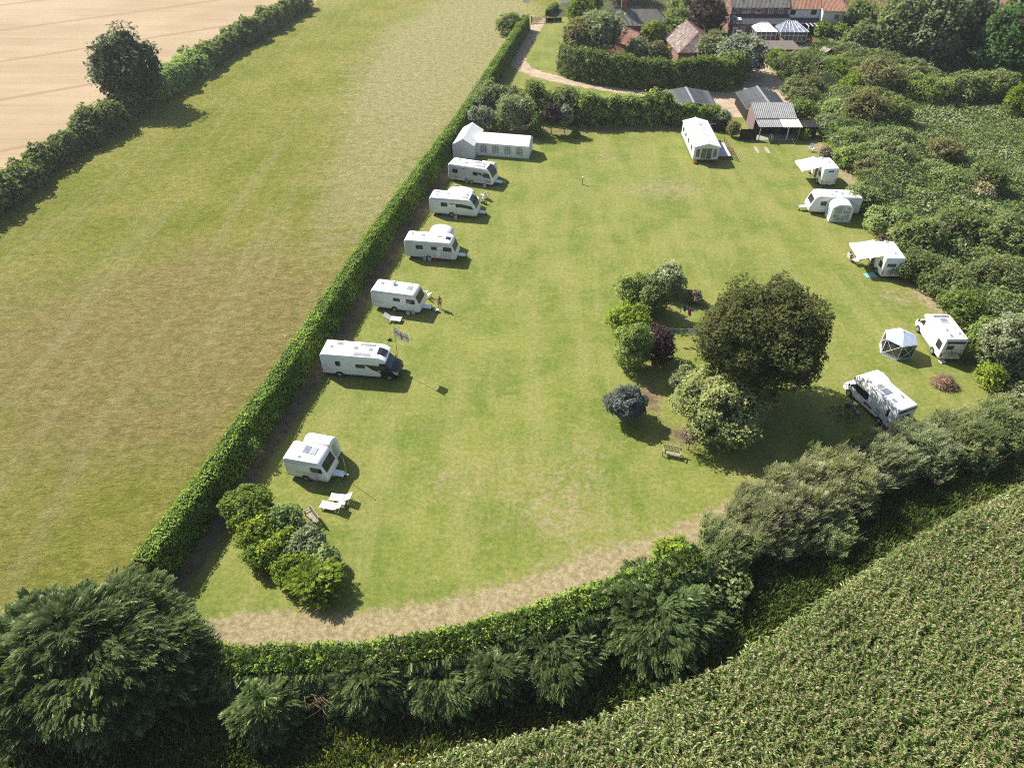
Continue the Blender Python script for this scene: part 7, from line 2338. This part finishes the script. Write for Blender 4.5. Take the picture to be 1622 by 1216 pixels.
for p in (A, B2):
    MB().tube([(p.x, p.y, 0), tuple(p)], .035, 6).build('post', GREYT, t)
mid = (A + B2) / 2 - Vector((0, 0, .12))
MB().tube([A, A.lerp(mid, .5) - Vector((0, 0, .03)), mid, B2.lerp(mid, .5) - Vector((0, 0, .03)), B2], .008, 4).build('line', UPVC, t)
dr = (B2 - A).normalized()
for f, w, dp, nm, m, lab in ((.24, .5, .55, 'towel', paint('bright_blue_cloth', (.05, .28, .62), .9), 'bright blue garment on the near washing line'),
                             (.42, .35, .75, 'towel', paint('mint_cloth', (.38, .62, .52), .9), 'mint green towel on the near washing line'),
                             (.76, 1.5, .75, 'sheet', paint('lilac_cloth', (.80, .72, .82), .9), 'pale lilac sheet billowing on the near washing line')):
    p = A.lerp(B2, f) - Vector((0, 0, .1))
    tag(hang(t, nm, (p, dr), m, dp, w), lab, 'laundry', 'laundry on the washing lines')
A, B2 = Vector((*(18.22, 62.73), 1.9)), Vector((*(20.11, 61.34), 1.9))
t = thing('washing_line', 'far washing line with dark blue and magenta laundry beside the oak', 'washing line', (0, 0, 0), 0, 'washing lines')
for p in (A, B2):
    MB().tube([(p.x, p.y, 0), tuple(p)], .035, 6).build('post', GREYT, t)
MB().tube([A, (A + B2) / 2 - Vector((0, 0, .08)), B2], .008, 4).build('line', paint('blue_line', (.1, .3, .5), .8), t)
dr = (B2 - A).normalized()
for f, w, dp, m, lab in ((.16, .3, .7, paint('dark_blue_cloth', (.05, .05, .18), .9), 'dark blue garment on the far washing line'), (.42, .4, 1.0, paint('magenta_cloth', (.50, .04, .18), .9), 'magenta towel on the far washing line')):
    tag(hang(t, 'towel', (A.lerp(B2, f) - Vector((0, 0, .07)), dr), m, dp, w), lab, 'laundry', 'laundry on the washing lines')
t = thing('bleached_snag', 'pale bleached forked dead trunk between purple shrub and cream tree', 'trunk', (16.46, 53.32))
MB().tube([(0, 0, -.05), (.03, 0, .6), (-.04, .05, 1.2), (.1, .1, 1.9)], [.2, .15, .12, .05], 8).build('stem', TWIG, t, smooth=True)
MB().tube([(-.03, .04, 1.0), (.28, -.05, 1.45), (.5, 0, 1.75)], [.09, .06, .03], 6).build('fork', TWIG, t, smooth=True)
MB().tube([(.0, 0, .7), (-.3, .1, 1.1)], [.07, .03], 6).build('fork', TWIG, t, smooth=True)

# ------------------------------------------------------------------ summer haze over the whole place
hz = MB().box((0, 350, 24.0), (1100, 900, 52.0)).build('haze', [], None)
hm_ = bpy.data.materials.new('summer_haze')
hm_.use_nodes = True
hn = hm_.node_tree
hn.nodes.remove(hn.nodes['Principled BSDF'])
pv = hn.nodes.new('ShaderNodeVolumePrincipled')
pv.inputs['Color'].default_value = (0.92, 0.95, 1.0, 1)
pv.inputs['Density'].default_value = 0.0002
pv.inputs['Anisotropy'].default_value = 0.35
hn.links.new(pv.outputs[0], hn.nodes['Material Output'].inputs['Volume'])
hz.data.materials.append(hm_)
tag(hz, kind='stuff')
